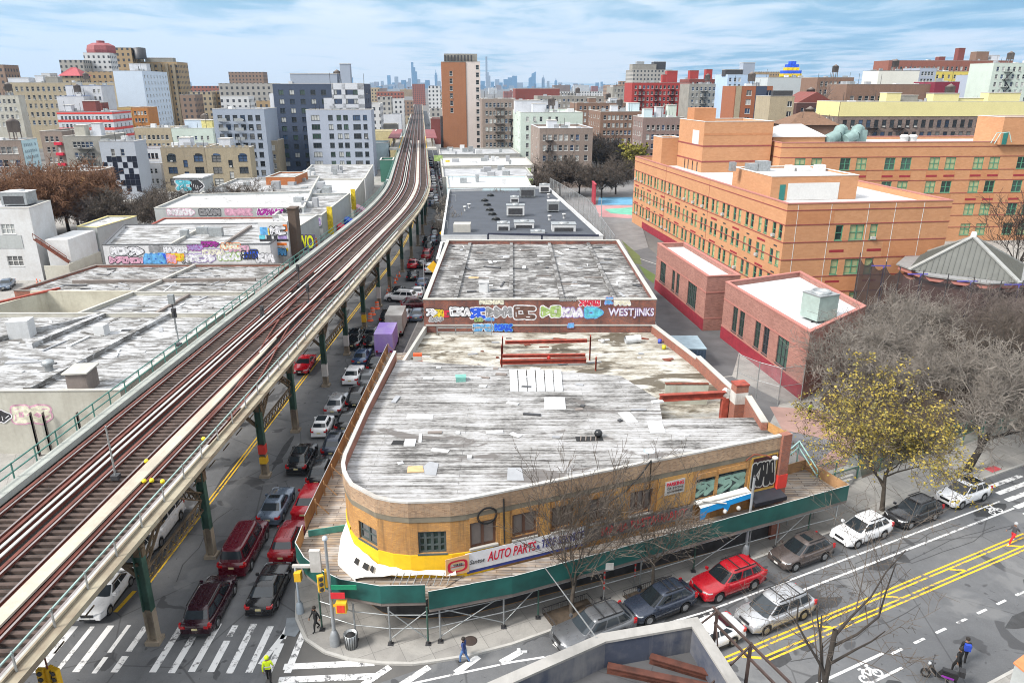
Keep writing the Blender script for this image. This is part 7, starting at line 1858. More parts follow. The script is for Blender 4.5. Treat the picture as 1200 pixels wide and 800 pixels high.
r,p,z,w=flats('low house with a brown hipped roof behind the white lantern',926,980,147,225,12,M_brn,1,None,None,.07);mb=MB();Q=[(*q,z+.1)for q in inset(p,-.8)];a=Vector((p[0][0]+5,p[0][1]+6,z+3.6));b=Vector((p[1][0]-5,p[1][1]+6,z+3.6));mb.face([Q[0],Q[1],b,a]);mb.face([Q[1],Q[2],b]);mb.face([Q[2],Q[3],a,b]);mb.face([Q[3],Q[0],a]);mb.build('hipped_roof',plain('brown_shingle',(.16,.09,.055),.9,.3),r)
r,p,z,w=flats('long stone flats with a pale yellow parapet behind the school wing',985,1215,119.5,232,16,brickm('rubble_stone',(.20,.155,.135),(.13,.095,.085),(.26,.22,.2),.3,bw=.6,bh=.3),0,[dict(n=24,rows=6,w=1.35,h=2.2,top=5.2,step=3.5,fm=M_frame_d,pane=GL)],dict(n=3,rows=5),.04);fire_escape(r,p,0,11,4,z,4,3.5,7.6);fire_escape(r,p,0,19,4,z,4,3.5,7.6);fire_escape(r,p,0,52,5,z,4,3.5,7.6)
A,B=p[0],p[1];mb=MB();nn=Vector((B[1]-A[1],A[0]-B[0])).normalized()*.12;mb.face([(A[0]+nn.x,A[1]+nn.y,z-4.2),(B[0]+nn.x,B[1]+nn.y,z-4.2),(B[0]+nn.x,B[1]+nn.y,z-.02),(A[0]+nn.x,A[1]+nn.y,z-.02)]);A,B=p[3],p[0];nn=Vector((B[1]-A[1],A[0]-B[0])).normalized()*.12;mb.face([(A[0]+nn.x,A[1]+nn.y,z-4.2),(B[0]+nn.x,B[1]+nn.y,z-4.2),(B[0]+nn.x,B[1]+nn.y,z-.02),(A[0]+nn.x,A[1]+nn.y,z-.02)])
M_butter=stucco('butter_parapet',(.60,.55,.27),.15);mb.build('yellow_parapet',M_butter,r);rooms(r,p,z,[(.29,.3,4.5,4,3.2,M_butter),(.56,.3,8,4,3,M_butter),(.86,.3,10,4,3.2,M_butter),(.4,.5,6,3,2.4,M_gyc),(.72,.4,18,3,1.6,M_butter)])
r,p,z,w=flats('plain brown brick flats with one row of windows and a maroon end',993,1096,99,285,16,M_brn,0,dict(n=0,rows=5,w=1.5,h=1.9,top=4,step=3.6,u=[2.5,5.6,8.0,10.3,13]),None,.05)
flats('flat maroon rendered block end',1096.3,1125,96,284,14,stucco('maroon_render',(.17,.02,.04),.15),1,None,None,.05)
flats('white rendered block with a black roof edge',1030,1078,83,345,14,stucco('off_white_render',(.60,.60,.55),.15),1,None,None,.05,cop=M_steel)
flats('pale grey block beside the white rendered one',1078,1098,80,360,14,M_lgr,1,dict(n=4,rows=4),None,.05)
r,p,z,w=flats('long reddish brown flats crowning the hill at the right',1042,1187,71,482,18,brickm('hill_brick',(.27,.105,.075),None,None,.2),0,dict(n=26,rows=3,w=1.4,h=2.2,top=3.5),None,.05);rooms(r,p,z,[(.6,.3,4,4,8,M_drd),(.78,.4,8,6,6,M_brn),(.45,.3,4,4,3,M_drd),(.9,.4,5,4,4,M_wht)])
flats('yellow rendered flats on the right',1094,1146,84,400,14,stucco('yellow_render',(.56,.45,.10),.15),1,dict(n=7,rows=6,w=1.2,h=1.8),None,.05)
r,p,z,w=flats('narrow grey flats with bay windows and a navy flank',1142,1159,88,372,14,M_lgr,1,dict(n=3,rows=6,w=1.3,h=1.8),None,.05);mb=MB();mb.box(p[1][0]+.01,p[1][1]+.3,0,p[1][0]+3.4,p[1][1]+10,z-.3);mb.build('navy_flank',M_nvy,r)
r,p,z,w=flats('grey green flats with fire escapes at the right edge',1165,1222,74,335,16,M_mint,2,dict(n=8,rows=8,w=1.2,h=1.8),None,.05);fire_escape(r,p,0,7,4,z,7)
LBL=['brick flats','stone flats','pale flats','low brick block','grey flats','tan flats']
rr_=random.Random(21)
for i in range(150):
 Y=rr_.uniform(430,900)if i<70 else rr_.uniform(900,3200)
 x=rr_.uniform(-.78,.78)*Y
 if abs(x-axis(Y))<26+Y*.01:x+=60
 u=PR(x,Y,20)[0]
 h=rr_.choice((12,15,18,20,22,24,27))+(rr_.random()<.12)*14+(4 if u>640 else 0)
 if 380<u<600:h=rr_.choice((7,9,11,13))if Y<1400 else h*.8
 w=rr_.uniform(22,60);d=rr_.uniform(16,30)
 k=rr_.randrange(6)
 r=building('distant_block','far off city block of ordinary height among many alike on the horizon plain',rect((x,Y),w,d,.118),h,FB[k],M_roofs[rr_.randrange(3)],par=.6,group='blocks of the far city')
 if rr_.random()<.6:mb=MB();mb.obox((x+w*.4,Y+d*.5),.118,5,5,h-.6,h+3.2);mb.build('roof_house',FB[k],r)
 if rr_.random()<.25:tank(r,x+w*.7,Y+d*.4,h-.6)
M_sky=[far_wall('tower_hazy_blue_glass',(.16,.24,.34),(.08,.13,.2),6,4,.6,.7),far_wall('tower_grey',(.30,.31,.33),(.12,.14,.17),5,4,.5,.6),far_wall('tower_brown',(.28,.22,.19),(.12,.12,.13),5,4,.5,.6)]  # far haze painted into the blue tower colour, besides the haze volume
SKY=[(481.5,484,73,0,'thin'),(484,488,79,0,'step'),(478,481,92,1,'box'),(488,492,93,1,'box'),(470,475,94,0,'box'),(462,466,90,1,'box'),(453.5,457,88.5,0,'box'),(446,449,95,1,'box'),(410.5,413,91,0,'box'),(498,503,94,0,'box'),(493,498,97,1,'box'),(509,512,82,0,'spire'),(512,516,95,1,'box'),(568.8,571,66.5,1,'thin'),(570.5,574.5,85,1,'step'),(563,568,95,0,'box'),(575,579,96,0,'box'),(580,585,93,1,'box'),(585,589,97,0,'box'),(590,595,93,0,'box'),(595,600,91,0,'box'),(600,606,89,0,'box'),(619.5,623,90,0,'slant'),(623,628,84,0,'slant'),(635,638.5,88,1,'spire'),(641,644,95,1,'box'),(650,653,92,0,'spire'),(654,659,97,1,'box'),(698,702,97,0,'box'),(704,706.5,96,0,'box'),(606,613,97,1,'box'),(433,437,97,1,'box'),(438,443,96,2,'box'),(421,424,98,1,'box'),(459,462,97,0,'box'),(466,470,97,2,'box'),(475,478,96,1,'box'),(216,219,93.5,0,'box'),(220.5,223,96,1,'box'),(210,214,96,0,'box'),(346,350,97,1,'box'),(526,530,96,0,'box'),(662,668,99,1,'box'),(672,677,98,0,'box'),(711,716,99,1,'box')]
rs2=random.Random(4)
for i,(u0,u1,vt,k,kind)in enumerate(SKY):
 Y=8200+rs2.uniform(-900,1500);x0,_,z=at_depth(u0,vt,Y);x1=at_depth(u1,vt,Y)[0];w=x1-x0
 lb={0:None}.get(0)
 special={0:'tallest pale needle tower of the far skyline, left of the russet tower',1:'stepped glass tower leaning on the tallest needle of the skyline',11:'spired stone tower of the skyline just left of the russet tower',13:'extremely thin pencil tower of the skyline just right of the russet tower',14:'stepped tower at the foot of the pencil tower',22:'shorter of two slant topped glass towers right of the russet tower',23:'taller of two slant topped glass towers right of the russet tower',24:'spired tower right of the slant topped glass pair',26:'last spired tower at the right end of the far skyline',4:None}
 lb=special.get(i)
 t=thing('skyscraper',lb or 'hazy flat topped skyscraper in the crowd of the far skyline','skyscraper',(x0,Y,0),0,None if lb else 'crowd of the far skyline')
 mb=MB()
 if kind in('box','thin'):mb.box(x0,Y,0,x1,Y+w,z)
 elif kind=='step':mb.box(x0,Y,0,x1,Y+w,z*.8);mb.box(x0,Y,z*.8,x0+w*.55,Y+w*.7,z)
 elif kind=='spire':mb.box(x0,Y,0,x1,Y+w,z*.72);mb.box(x0+w*.2,Y,z*.72,x1-w*.2,Y+w*.7,z*.84);mb.beam(((x0+x1)/2,Y+w*.3,z*.84),((x0+x1)/2,Y+w*.3,z),w*.16,w*.16)
 else:mb.idx([(x0,Y,0),(x1,Y,0),(x1,Y+w,0),(x0,Y+w,0),(x0,Y,z*.86),(x1,Y,z),(x1,Y+w,z),(x0,Y+w,z*.86)],[(0,1,5,4),(1,2,6,5),(2,3,7,6),(3,0,4,7),(4,5,6,7)])
 mb.build('shaft',M_sky[k],t)
for i in range(60):
 Y=rs2.uniform(5200,8800);u=rs2.uniform(380,740);vt=rs2.uniform(98.2,102.5);x0,_,z=at_depth(u,vt,Y);w=rs2.uniform(30,80)
 mb=MB();mb.box(x0,Y,0,x0+w,Y+40,max(z,20));tag(mb.build('skyscraper',M_sky[rs2.randrange(3)]),'low hazy block in the base of the far skyline','skyscraper','low blocks of the far skyline')
hz=MB();hz.box(-9000,-300,-1.2,9000,12500,900)
th_=NT('haze_air');pv=th_.add('ShaderNodeVolumePrincipled');pv.inputs['Color'].default_value=(.30,.58,.95,1);pv.inputs['Density'].default_value=5.0e-5;pv.inputs['Anisotropy'].default_value=.2
th_.n.remove(th_.bsdf);th_.l.new(pv.outputs[0],th_.out.inputs['Volume'])
tag(hz.build('haze',th_.mat),kind='stuff')
# ---- vehicles
CARG=glass('car_glass',(.016,.02,.024),.05)
M_tyre=plain('tyre_rubber',(.014,.014,.015),.85,.2)
M_rim=plain('alloy_rim',(.34,.35,.36),.35,.15,3,.8)
M_trim=plain('black_trim',(.02,.02,.022),.6,.2)
M_tail=paint('tail_light_red',(.42,.012,.015),.2)
M_head=paint('headlight_clear',(.62,.65,.68),.12)
M_plate=plain('number_plate',(.62,.55,.30),.5,.1)
M_platew=plain('number_plate_white',(.68,.68,.66),.5,.1)
M_amber=paint('amber_light',(.70,.22,.01),.25)
PAINT={k:paint('car_'+k,c,r,m)for k,c,r,m in(('white',(.74,.75,.77),.3,0),('black',(.012,.012,.014),.25,0),('silver',(.42,.43,.45),.3,.5),('grey',(.13,.135,.145),.3,.4),('red',(.25,.010,.018),.28,0),('maroon',(.085,.008,.016),.28,0),('blue',(.05,.085,.16),.28,.3),('steel',(.13,.17,.23),.3,.4),('slate',(.035,.045,.07),.28,.3),('taupe',(.10,.08,.075),.3,.4),('wine',(.028,.008,.014),.28,.2),('yellow',(.70,.36,.01),.35,0),('purple',(.20,.12,.45),.6,0),('bright',(.42,.010,.02),.28,0),('deepred',(.22,.008,.02),.3,0))}
TYPES={'sedan':(4.75,1.84,1.45,.93,.93,.33,1.42,-1.36,1.00,.22,-.95,-1.75,1.02,2,0),'coupe':(4.75,1.88,1.38,.90,.93,.34,1.45,-1.30,.80,.05,-.85,-1.75,1.0,2,0),'suv':(4.62,1.87,1.68,1.02,1.06,.36,1.38,-1.32,1.18,.22,-1.52,-2.16,1.10,3,1),'bigsuv':(5.02,1.98,1.78,1.10,1.12,.39,1.48,-1.40,1.22,.30,-1.80,-2.38,1.16,3,1),'hatch':(3.65,1.66,1.52,.98,.98,.31,1.12,-1.14,.98,.42,-1.25,-1.62,1.0,2,0),'minivan':(5.05,1.98,1.76,1.02,1.06,.35,1.58,-1.45,1.70,.62,-1.85,-2.42,1.10,3,1),'van':(5.55,2.02,2.15,1.22,1.22,.37,1.72,-1.70,1.78,1.15,-2.45,-2.68,1.25,3,0)}
def sm(t):t=max(0,min(1,t));return t*t*(3-2*t)
def car_parts(ty):
 L,W,H,hood,belt,wr,af,ar,xc,xrf,xrr,xrb,deck,panes,rails=TYPES[ty]
 h=L/2;out=[]
 xs=sorted(set([h,h-.05,h-.16,h-.4,xc,(xc+h-.4)/2,.3,-.3,xrb+.2,xrb,-h+.3,-h+.12,-h+.04,-h]+[a+wr*1.22*q for a in(af,ar)for q in(-1.02,-1,-.85,-.5,0,.5,.85,1,1.02)]))
 xs=[x for x in xs if-h<=x<=h]
 b=MB();rings=[]
 for x in xs:
  e=max(0,(abs(x)-(h-.75))/.75);w=W/2*(1-.15*e**2.2)
  if x>xc:t=(x-xc)/(h-xc);zt=hood-(.13*t+.26*max(0,(t-.82)/.18)**2)
  elif x<xrb:t=(xrb-x)/(xrb+h+1e-6);zt=deck-.03*t-.30*max(0,(t-.72)/.28)**2
  else:t=(x-xrb)/(xc-xrb);zt=deck+(hood-deck)*t
  zb=.24+.12*max(0,e)**2
  for a in(af,ar):
   d=abs(x-a);rr=wr*1.22
   if d<rr:zb=max(zb,wr*.98+math.sqrt(max(0,rr*rr-d*d))*.95)
  zs=zt-.11
  zb=min(zb,zs-.06)
  half=[(0,zb),(w*.9,zb),(w*.985,zb+(zs-zb)*.16),(w,zb+(zs-zb)*.6),(w*.975,zs),(w*.88,zt-.015),(0,zt+.02)]
  rings.append([(x,y,z)for y,z in half]+[(x,-y,z)for y,z in half[-2:0:-1]])
 n=len(rings[0]);vv=[p for r in rings for p in r]
 ff=[(i*n+k,(i+1)*n+k,(i+1)*n+(k+1)%n,i*n+(k+1)%n)for i in range(len(rings)-1)for k in range(n)]
 b.idx(vv,ff,0,True);b.face(rings[0]);b.face(rings[-1][::-1])
 wb,wt=W/2*.905,W/2*.70;pe=.33
 def S_(th,t,o=0.0,ins=0.0,z=None):
  c,q=math.cos(th),math.sin(th);fx=math.copysign(abs(c)**pe,c);fy=math.copysign(abs(q)**pe,q)
  te=t**.92;xf=xc+(xrf-xc)*te-ins;xr=xrb+(xrr-xrb)*te+ins;wy=wb+(wt-wb)*t**1.25-ins
  x=(xf+xr)/2+((xf-xr)/2+o)*fx;y=(wy+o)*fy
  zb_=(hood-.05)+(deck-hood)*max(0,min(1,(xc-x)/(xc-xrb)))
  return(x,y,zb_+(H-.10-zb_)*t+o*.5 if z is None else z)
 N=32;lev=[[S_(2*math.pi*k/N,t)for k in range(N)]for t in(0,.35,.7,1)]+[[S_(2*math.pi*k/N,1,0,i_,H-.10+d_)for k in range(N)]for i_,d_ in((.035,.045),(.10,.075),(.25,.095),(.45,.10))]
 b.idx([p for r_ in lev for p in r_],[(a*N+k,a*N+(k+1)%N,(a+1)*N+(k+1)%N,(a+1)*N+k)for a in range(len(lev)-1)for k in range(N)],0,True)
 b.face(lev[-1])
 out.append(('body',b,'P',None))
 def pane(th0,th1,t0,t1,n=8):
  m=MB();P_=[[S_(th0+(th1-th0)*k/n,t0+(t1-t0)*v/3,.014)for k in range(n+1)]for v in range(4)]
  m.idx([p for r_ in P_ for p in r_],[(v*(n+1)+k,v*(n+1)+k+1,(v+1)*(n+1)+k+1,(v+1)*(n+1)+k)for v in range(3)for k in range(n)],0,True);return m
 def th_x(f):
  g_=1-2*f;return math.acos(math.copysign(abs(g_)**(1/pe),g_))
 q_=.62
 out.append(('windscreen',pane(-q_,q_,.10,.94),CARG,None));out.append(('rear_window',pane(math.pi-q_*.92,math.pi+q_*.92,.14 if ty in('sedan','coupe')else .32,.92),CARG,None))
 cuts={2:((.07,.47),(.51,.91)),3:((.06,.37),(.41,.68),(.715,.94))}[panes]
 for a,c in cuts:out.append(('side_window',pane(th_x(a),th_x(c),.24,.90),CARG,None));out.append(('side_window',pane(-th_x(c),-th_x(a),.24,.90),CARG,None))
 for a in(af,ar):
  for s in(-1,1):
   y=s*(W/2-.13);m=MB();m.tube((a,y-.11,wr),(a,y+.11,wr),wr,wr,16);r=MB();yo=y+s*.112
   r.tube((a,yo-.02*s,wr),(a,yo+.006*s,wr),wr*.64,wr*.60,12);out.append(('wheel',m,M_tyre,('rim',r,M_rim)))
 zh=hood-.24
 for s in(-1,1):
  m=MB();m.idx([(h-.02,s*W*.24,zh-.05),(h-.02,s*W*.24,zh+.07),(h-.16,s*W*.44,zh+.10),(h-.16,s*W*.44,zh-.03),(h-.42,s*W*.487,zh+.10),(h-.42,s*W*.487,zh+.02)],[(0,3,2,1)if s>0 else(0,1,2,3),(3,5,4,2)if s>0 else(3,2,4,5)]);out.append(('headlight',m,M_head,None))
  zt=deck-.2;m=MB();m.box(-h-.012,min(s*W*.28,s*W*.42),zt-.10,-h+.1,max(s*W*.28,s*W*.42),zt+.07)
  m.box(-h+.05,min(s*W*.42,s*W*.468),zt-.08,-h+.3,max(s*W*.42,s*W*.468),zt+.09)
  if ty in('minivan','van','suv','bigsuv','hatch'):m.box(-h+.02,min(s*W*.40,s*W*.455),zt,-h+.2,max(s*W*.40,s*W*.455),zt+.22)
  out.append(('tail_light',m,M_tail,None))
  m=MB();m.box(xc-.35,min(s*W*.47,s*W*.565),belt-.02,xc-.2,max(s*W*.47,s*W*.565),belt+.14);out.append(('door_mirror',m,'P',None))
  m=MB();m.box(ar+wr*1.25,min(s*W*.488,s*W*.506),.26,af-wr*1.25,max(s*W*.488,s*W*.506),.40);out.append(('sill_trim',m,M_trim,None))
  for xx in((xc+xrb)*.5+.35,(xc+xrb)*.5-.65):m=MB();m.box(xx,min(s*W*.49,s*W*.507),belt-.22,xx+.2,max(s*W*.49,s*W*.507),belt-.185);out.append(('door_handle',m,'P',None))
  if rails:m=MB();m.beam((xrf-.15,s*W*.33,H+.04),(xrr+.2,s*W*.33,H+.04),.05,.05);out.append(('roof_rail',m,M_trim,None))
 m=MB();m.box(h-.06,-W*.20,zh-.14,h+.012,W*.20,zh+.02);m.box(h-.06,-W*.26,.33,h+.02,W*.26,.43);out.append(('grille',m,M_trim,None))
 m=MB();m.box(-h-.02,-W*.44,.30,-h+.1,W*.44,.46);out.append(('rear_bumper',m,M_trim if rails else 'P',None))
 m=MB();m.box(-h-.03,-.17,deck-.40,-h-.002,.17,deck-.27);out.append(('number_plate',m,M_plate,None))
 m=MB();m.box(h+.002,-.16,.44,h+.03,.16,.55);out.append(('number_plate',m,M_platew,None))
 return out
_CP={t:car_parts(t)for t in TYPES}
_CM={}
def car(ty,col,x,y,ang,label,z=.016,name='parked_car',group=None,roof=None,cat='car'):
 t=thing(name,label,cat,(x,y,z),ang,group)
 for i,(pn,mb,m,subp)in enumerate(_CP[ty]):
  mt=PAINT[col]if m=='P' else m
  key=(ty,i,mt.name)
  if key not in _CM:_CM[key]=mb.mesh(pn,[mt])
  o=link_mesh(pn,_CM[key],t)
  if subp:
   k2=(ty,i,'s')
   if k2 not in _CM:_CM[k2]=subp[1].mesh(subp[0],[subp[2]])
   link_mesh(subp[0],_CM[k2],o)
 L,W,H,_,_,_,_,_,xc,xrf,xrr,*_r=TYPES[ty]
 if roof=='glass':m=MB();m.box(xrr+.35,-W*.27,H+.002,xrf-.25,W*.27,H+.012);m.build('glass_roof',CARG,t,base=(0,0,0))
 if roof=='hatch':m=MB();m.box(xrf-.75,-W*.22,H+.002,xrf-.3,W*.22,H+.012);m.build('sunroof',CARG,t,base=(0,0,0))
 if roof=='bars':
  for xx in(xrf-.55,xrr+.7):m=MB();m.beam((xx,-W*.34,H+.09),(xx,W*.34,H+.09),.06,.04);m.build('roof_bar',M_trim,t,base=(0,0,0))
 if roof=='ribs':
  for k in range(5):m=MB();m.box(xrr+.3,-W*.26+W*.13*k-.02,H+.001,xrf-.4,-W*.26+W*.13*k+.02,H+.02);m.build('roof_rib',PAINT[col],t,base=(0,0,0))
 return t
AW=math.pi/2+.02
TOW=-math.pi/2+.02
DN=math.atan2(-PD[1],-PD[0])
def jer(ty,col,x,yr,label,dir_=1,roof=None,name='parked_car',yaw=0.0):
 L=TYPES[ty][0]
 return car(ty,col,x,yr+L/2-.1,(AW if dir_>0 else TOW)+yaw,label,roof=roof,name=name)
jer('minivan','wine',-18.75,35.3,'dark wine minivan with ribbed roof stopped on the crosswalk',1,'ribs','moving_car')
jer('van','maroon',-18.6,40.9,'tall maroon conversion van behind the wine minivan',1,'ribs','moving_car')
jer('sedan','steel',-18.1,46.9,'blue grey sedan in the lane just past the maroon van',1,'hatch','moving_car')
jer('suv','black',-18.1,54.4,'black crossover in the moving lane with a yellow plate',1,'glass','moving_car')
jer('hatch','white',-17.9,61.3,'tiny white hatchback with a black roof',1,'glass','moving_car')
jer('sedan','silver',-17.75,66.0,'silver sedan right ahead of the tiny white hatchback',1,None,'moving_car')
jer('coupe','white',-17.7,74.0,'white coupe with dark rear glass in the moving lane',1,None,'moving_car')
jer('sedan','blue',-17.8,79.6,'blue sedan ahead of the white coupe',1,None,'moving_car')
jer('sedan','black',-19.8,85.3,'black sedan close to the viaduct column beyond the blue sedan',1,None,'moving_car')
jer('sedan','black',-17.6,85.6,'black sedan beside the kerb lane beyond the blue sedan',1,None,'moving_car')
PKX=-15.75
jer('sedan','black',PKX+.15,37.1,'long black sedan parked first at the rounded corner',1,'hatch')
jer('suv','red',PKX,42.2,'red sport utility parked behind the long black sedan',1,'ribs')
jer('sedan','bright',PKX,47.6,'bright red car parked against the brown hoarding',1)
jer('suv','black',PKX-.1,52.2,'black sport utility parked ahead of the bright red car',1,'hatch')
jer('suv','slate',PKX-.1,57.2,'slate blue crossover parked along the brown hoarding',1,'hatch')
jer('sedan','black',PKX-.1,62.2,'black sedan with grey rear glass parked by the hoarding',1)
jer('bigsuv','black',PKX-.1,67.3,'tall black sport utility parked half way along the hoarding',1)
jer('suv','grey',PKX,72.6,'grey crossover parked beyond the tall black sport utility',1)
jer('sedan','black',PKX,77.6,'black sedan parked before the purple tagged truck',1)
jer('sedan','white',-25.8,36.55,'white sedan coming towards the crosswalk under the viaduct edge',-1,'hatch','moving_car')
car('suv','white',-26.0,42.3,TOW,'white crossover mostly hidden under the viaduct behind the white sedan')
car('van','white',-25.9,46.2,TOW,'white van seen through the lattice under the viaduct',name='moving_van',cat='van')
jer('coupe','bright',-24.0,77.0,'bright red coupe in the far lane seen between two columns',-1,None,'moving_car')
def truck(x,y,ang,label,boxc,cabc='white'):
 t=thing('box_truck',label,'truck',(x,y,.016),ang)
 m=MB();m.box(-3.0,-1.1,.75,1.6,1.1,3.1);m.build('cargo_box',boxc,t,base=(0,0,0))
 m=MB();m.idx([(1.7,-1,.5),(3.3,-1,.5),(3.3,1,.5),(1.7,1,.5),(1.7,-.95,2.3),(2.5,-.95,2.3),(2.5,.95,2.3),(1.7,.95,2.3),(3.2,-1,1.3),(3.2,1,1.3)],[(0,1,8,5,4),(2,3,7,6,9),(4,5,6,7),(1,2,9,8),(0,4,7,3),(5,8,9,6)]);m.build('cab',PAINT[cabc],t,base=(0,0,0))
 m=MB();m.face([(2.56,-.8,2.2),(3.17,-.85,1.4),(3.17,.85,1.4),(2.56,.8,2.2)]);m.build('windscreen',CARG,t,base=(0,0,0))
 m=MB();m.box(-3,-.9,.5,1.7,.9,.74);m.build('chassis',M_trim,t,base=(0,0,0))
 for xx in(2.3,-1.8):
  for s in(-1,1):m=MB();m.tube((xx,s*.8,.45),(xx,s*1.05,.45),.45,.45,14);m.build('wheel',M_tyre,t,base=(0,0,0))
 for s in(-1,1):m=MB();m.box(-3.03,s*.85-.12,.8,-2.99,s*.85+.12,1.0);m.build('tail_light',M_tail,t,base=(0,0,0))
 return t
tp=stucco('purple_tagged_box',(.34,.22,.62),.5,(.60,.58,.66));truck(-15.4,85.6,AW,'box truck with purple graffiti over its whole rear',tp)
truck(-15.3,93.0,AW,'plain white box truck parked beyond the purple one',M_whitep)
for(ty,col,x,y,lb,yaw)in(('sedan','grey',-18.2,90.6,'grey sedan beside the plain white box truck',0),('sedan','black',-20.2,90.0,'black sedan by the columns past the white truck',0),('suv','black',-17.4,97.6,'black crossover beside three orange drums',0),('sedan','silver',-15.2,98.6,'silver sedan parked above the white truck',0),('sedan','steel',-13.4,99.0,'blue grey car nosed to the kerb by the ribbed roof',0),('suv','maroon',-14.2,103.6,'maroon pickup like car standing across the parking lane',-1.35),('minivan','white',-17.0,107.6,'white minivan standing across the lane beyond the orange drums',1.35),('sedan','white',-14.9,110.8,'white sedan behind the crosswise white minivan',0),('sedan','black',-18.0,111.0,'black sedan beside the orange cones',0),('sedan','blue',-15.0,116.5,'dark blue sedan two places beyond the white minivan',0),('sedan','black',-17.2,121.5,'black sedan with glowing brake lights by the cones',0),('suv','white',-14.7,126.0,'white van fronted car under the yellow diamond sign',0),('sedan','bright',-18.3,130.0,'red sedan at the far end of the cone line',0),('sedan','black',-16.6,130.5,'black sedan beside the far red sedan',0)):
 car(ty,col,x+.01*y-.9,y,AW+yaw,lb)
rc=random.Random(9);CC=['white','black','silver','grey','grey','black','white','blue','slate','red','steel','silver']
for lane,o,st,ya,lb in(('p',9.9,6.0,133,'parked along the kerb side of the far avenue'),('m',6.9,7.4,137,'waiting in the traffic queue of the far avenue'),('q',12.6-3.0-3.9,14.0,150,'standing next to the columns of the far avenue'),('l',-8.0,6.5,140,'parked along the shops of the far pavement')):
 Y=ya
 while Y<330:
  if rc.random()<.88:
   ty,cl=rc.choice(('sedan','suv','sedan','minivan')),rc.choice(CC)
   nm={'sedan':'sedan','suv':'crossover','minivan':'minivan'}[ty];cn_={'steel':'steel blue','slate':'slate blue'}.get(cl,cl)
   car(ty,cl,axis(Y)+o+rc.uniform(-.2,.2),Y,head_at(Y)*-1+math.pi/2 if lane!='l' else-math.pi/2-head_at(Y),'%s %s %s'%(cn_,nm,lb),group='%s %ss %s'%(cn_,nm,lb),name='distant_car')
  Y+=st*rc.uniform(.9,1.25)
def crs(ty,col,s,p,label,roof=None,name='parked_car',yaw=0):x,y,_=CS(s,p);return car(ty,col,x,y,DN+yaw,label,.02,name,None,roof)
crs('bigsuv','grey',4.6,1.55,'grey sport utility with roof rack half hidden by the nearest parapet','bars')
crs('suv','slate',9.6,1.3,'dark blue crossover parked by the second tree pit','bars')
crs('bigsuv','bright',14.9,1.5,'bright red sport utility with black roof lines','bars')
crs('suv','taupe',21.55,1.35,'brownish grey crossover parked between the red and the white one','hatch')
crs('suv','white',27.5,1.35,'white compact crossover parked under the yellow leaved tree')
crs('suv','black',33.0,1.4,'glossy black crossover parked behind the white compact one')
crs('suv','white',39.0,1.3,'white crossover with a black glass roof nearest the far crossing','glass')
crs('minivan','silver',15.55,5.0,'silver minivan driving in the near lane','bars','moving_car')
crs('sedan','white',10.2,4.9,'white car mostly hidden behind the nearest parapet',None,'moving_car')
crs('suv','yellow',51.2,2.0,'yellow and black taxi at the right edge past the crossing','glass','taxi',1.2)
for i,(u,v,ty,c,lb)in enumerate(((4,340,'sedan','steel','blue grey car in the little yard by the white building'),)):
 x,y=G(u,v);car(ty,c,x,y+1,-1.2,lb,.14)
for i,(u,v,c,a)in enumerate(((150,258,'white',.1),(172,256,'silver',.1),(180,258,'slate',.1),(105,257,'grey',.1))):
 x,y=G(u,v);car('sedan',c,x,y,a,'%s car parked in the street under the bare trees on the left'%({'slate':'slate blue'}.get(c,c)),.02)
for i,(u,v,c)in enumerate(((705,186,'white'),(715,190,'silver'),(722,193,'white'),(730,197,'grey'),(712,183,'grey'),(722,187,'white'),(731,190,'red'),(737,199,'black'))):
 x,y=G(u,v);car('sedan',c,x,y,1.9,'%s car parked in the side street below the golden tree'%c,.15,group='%s cars in the side street'%c)
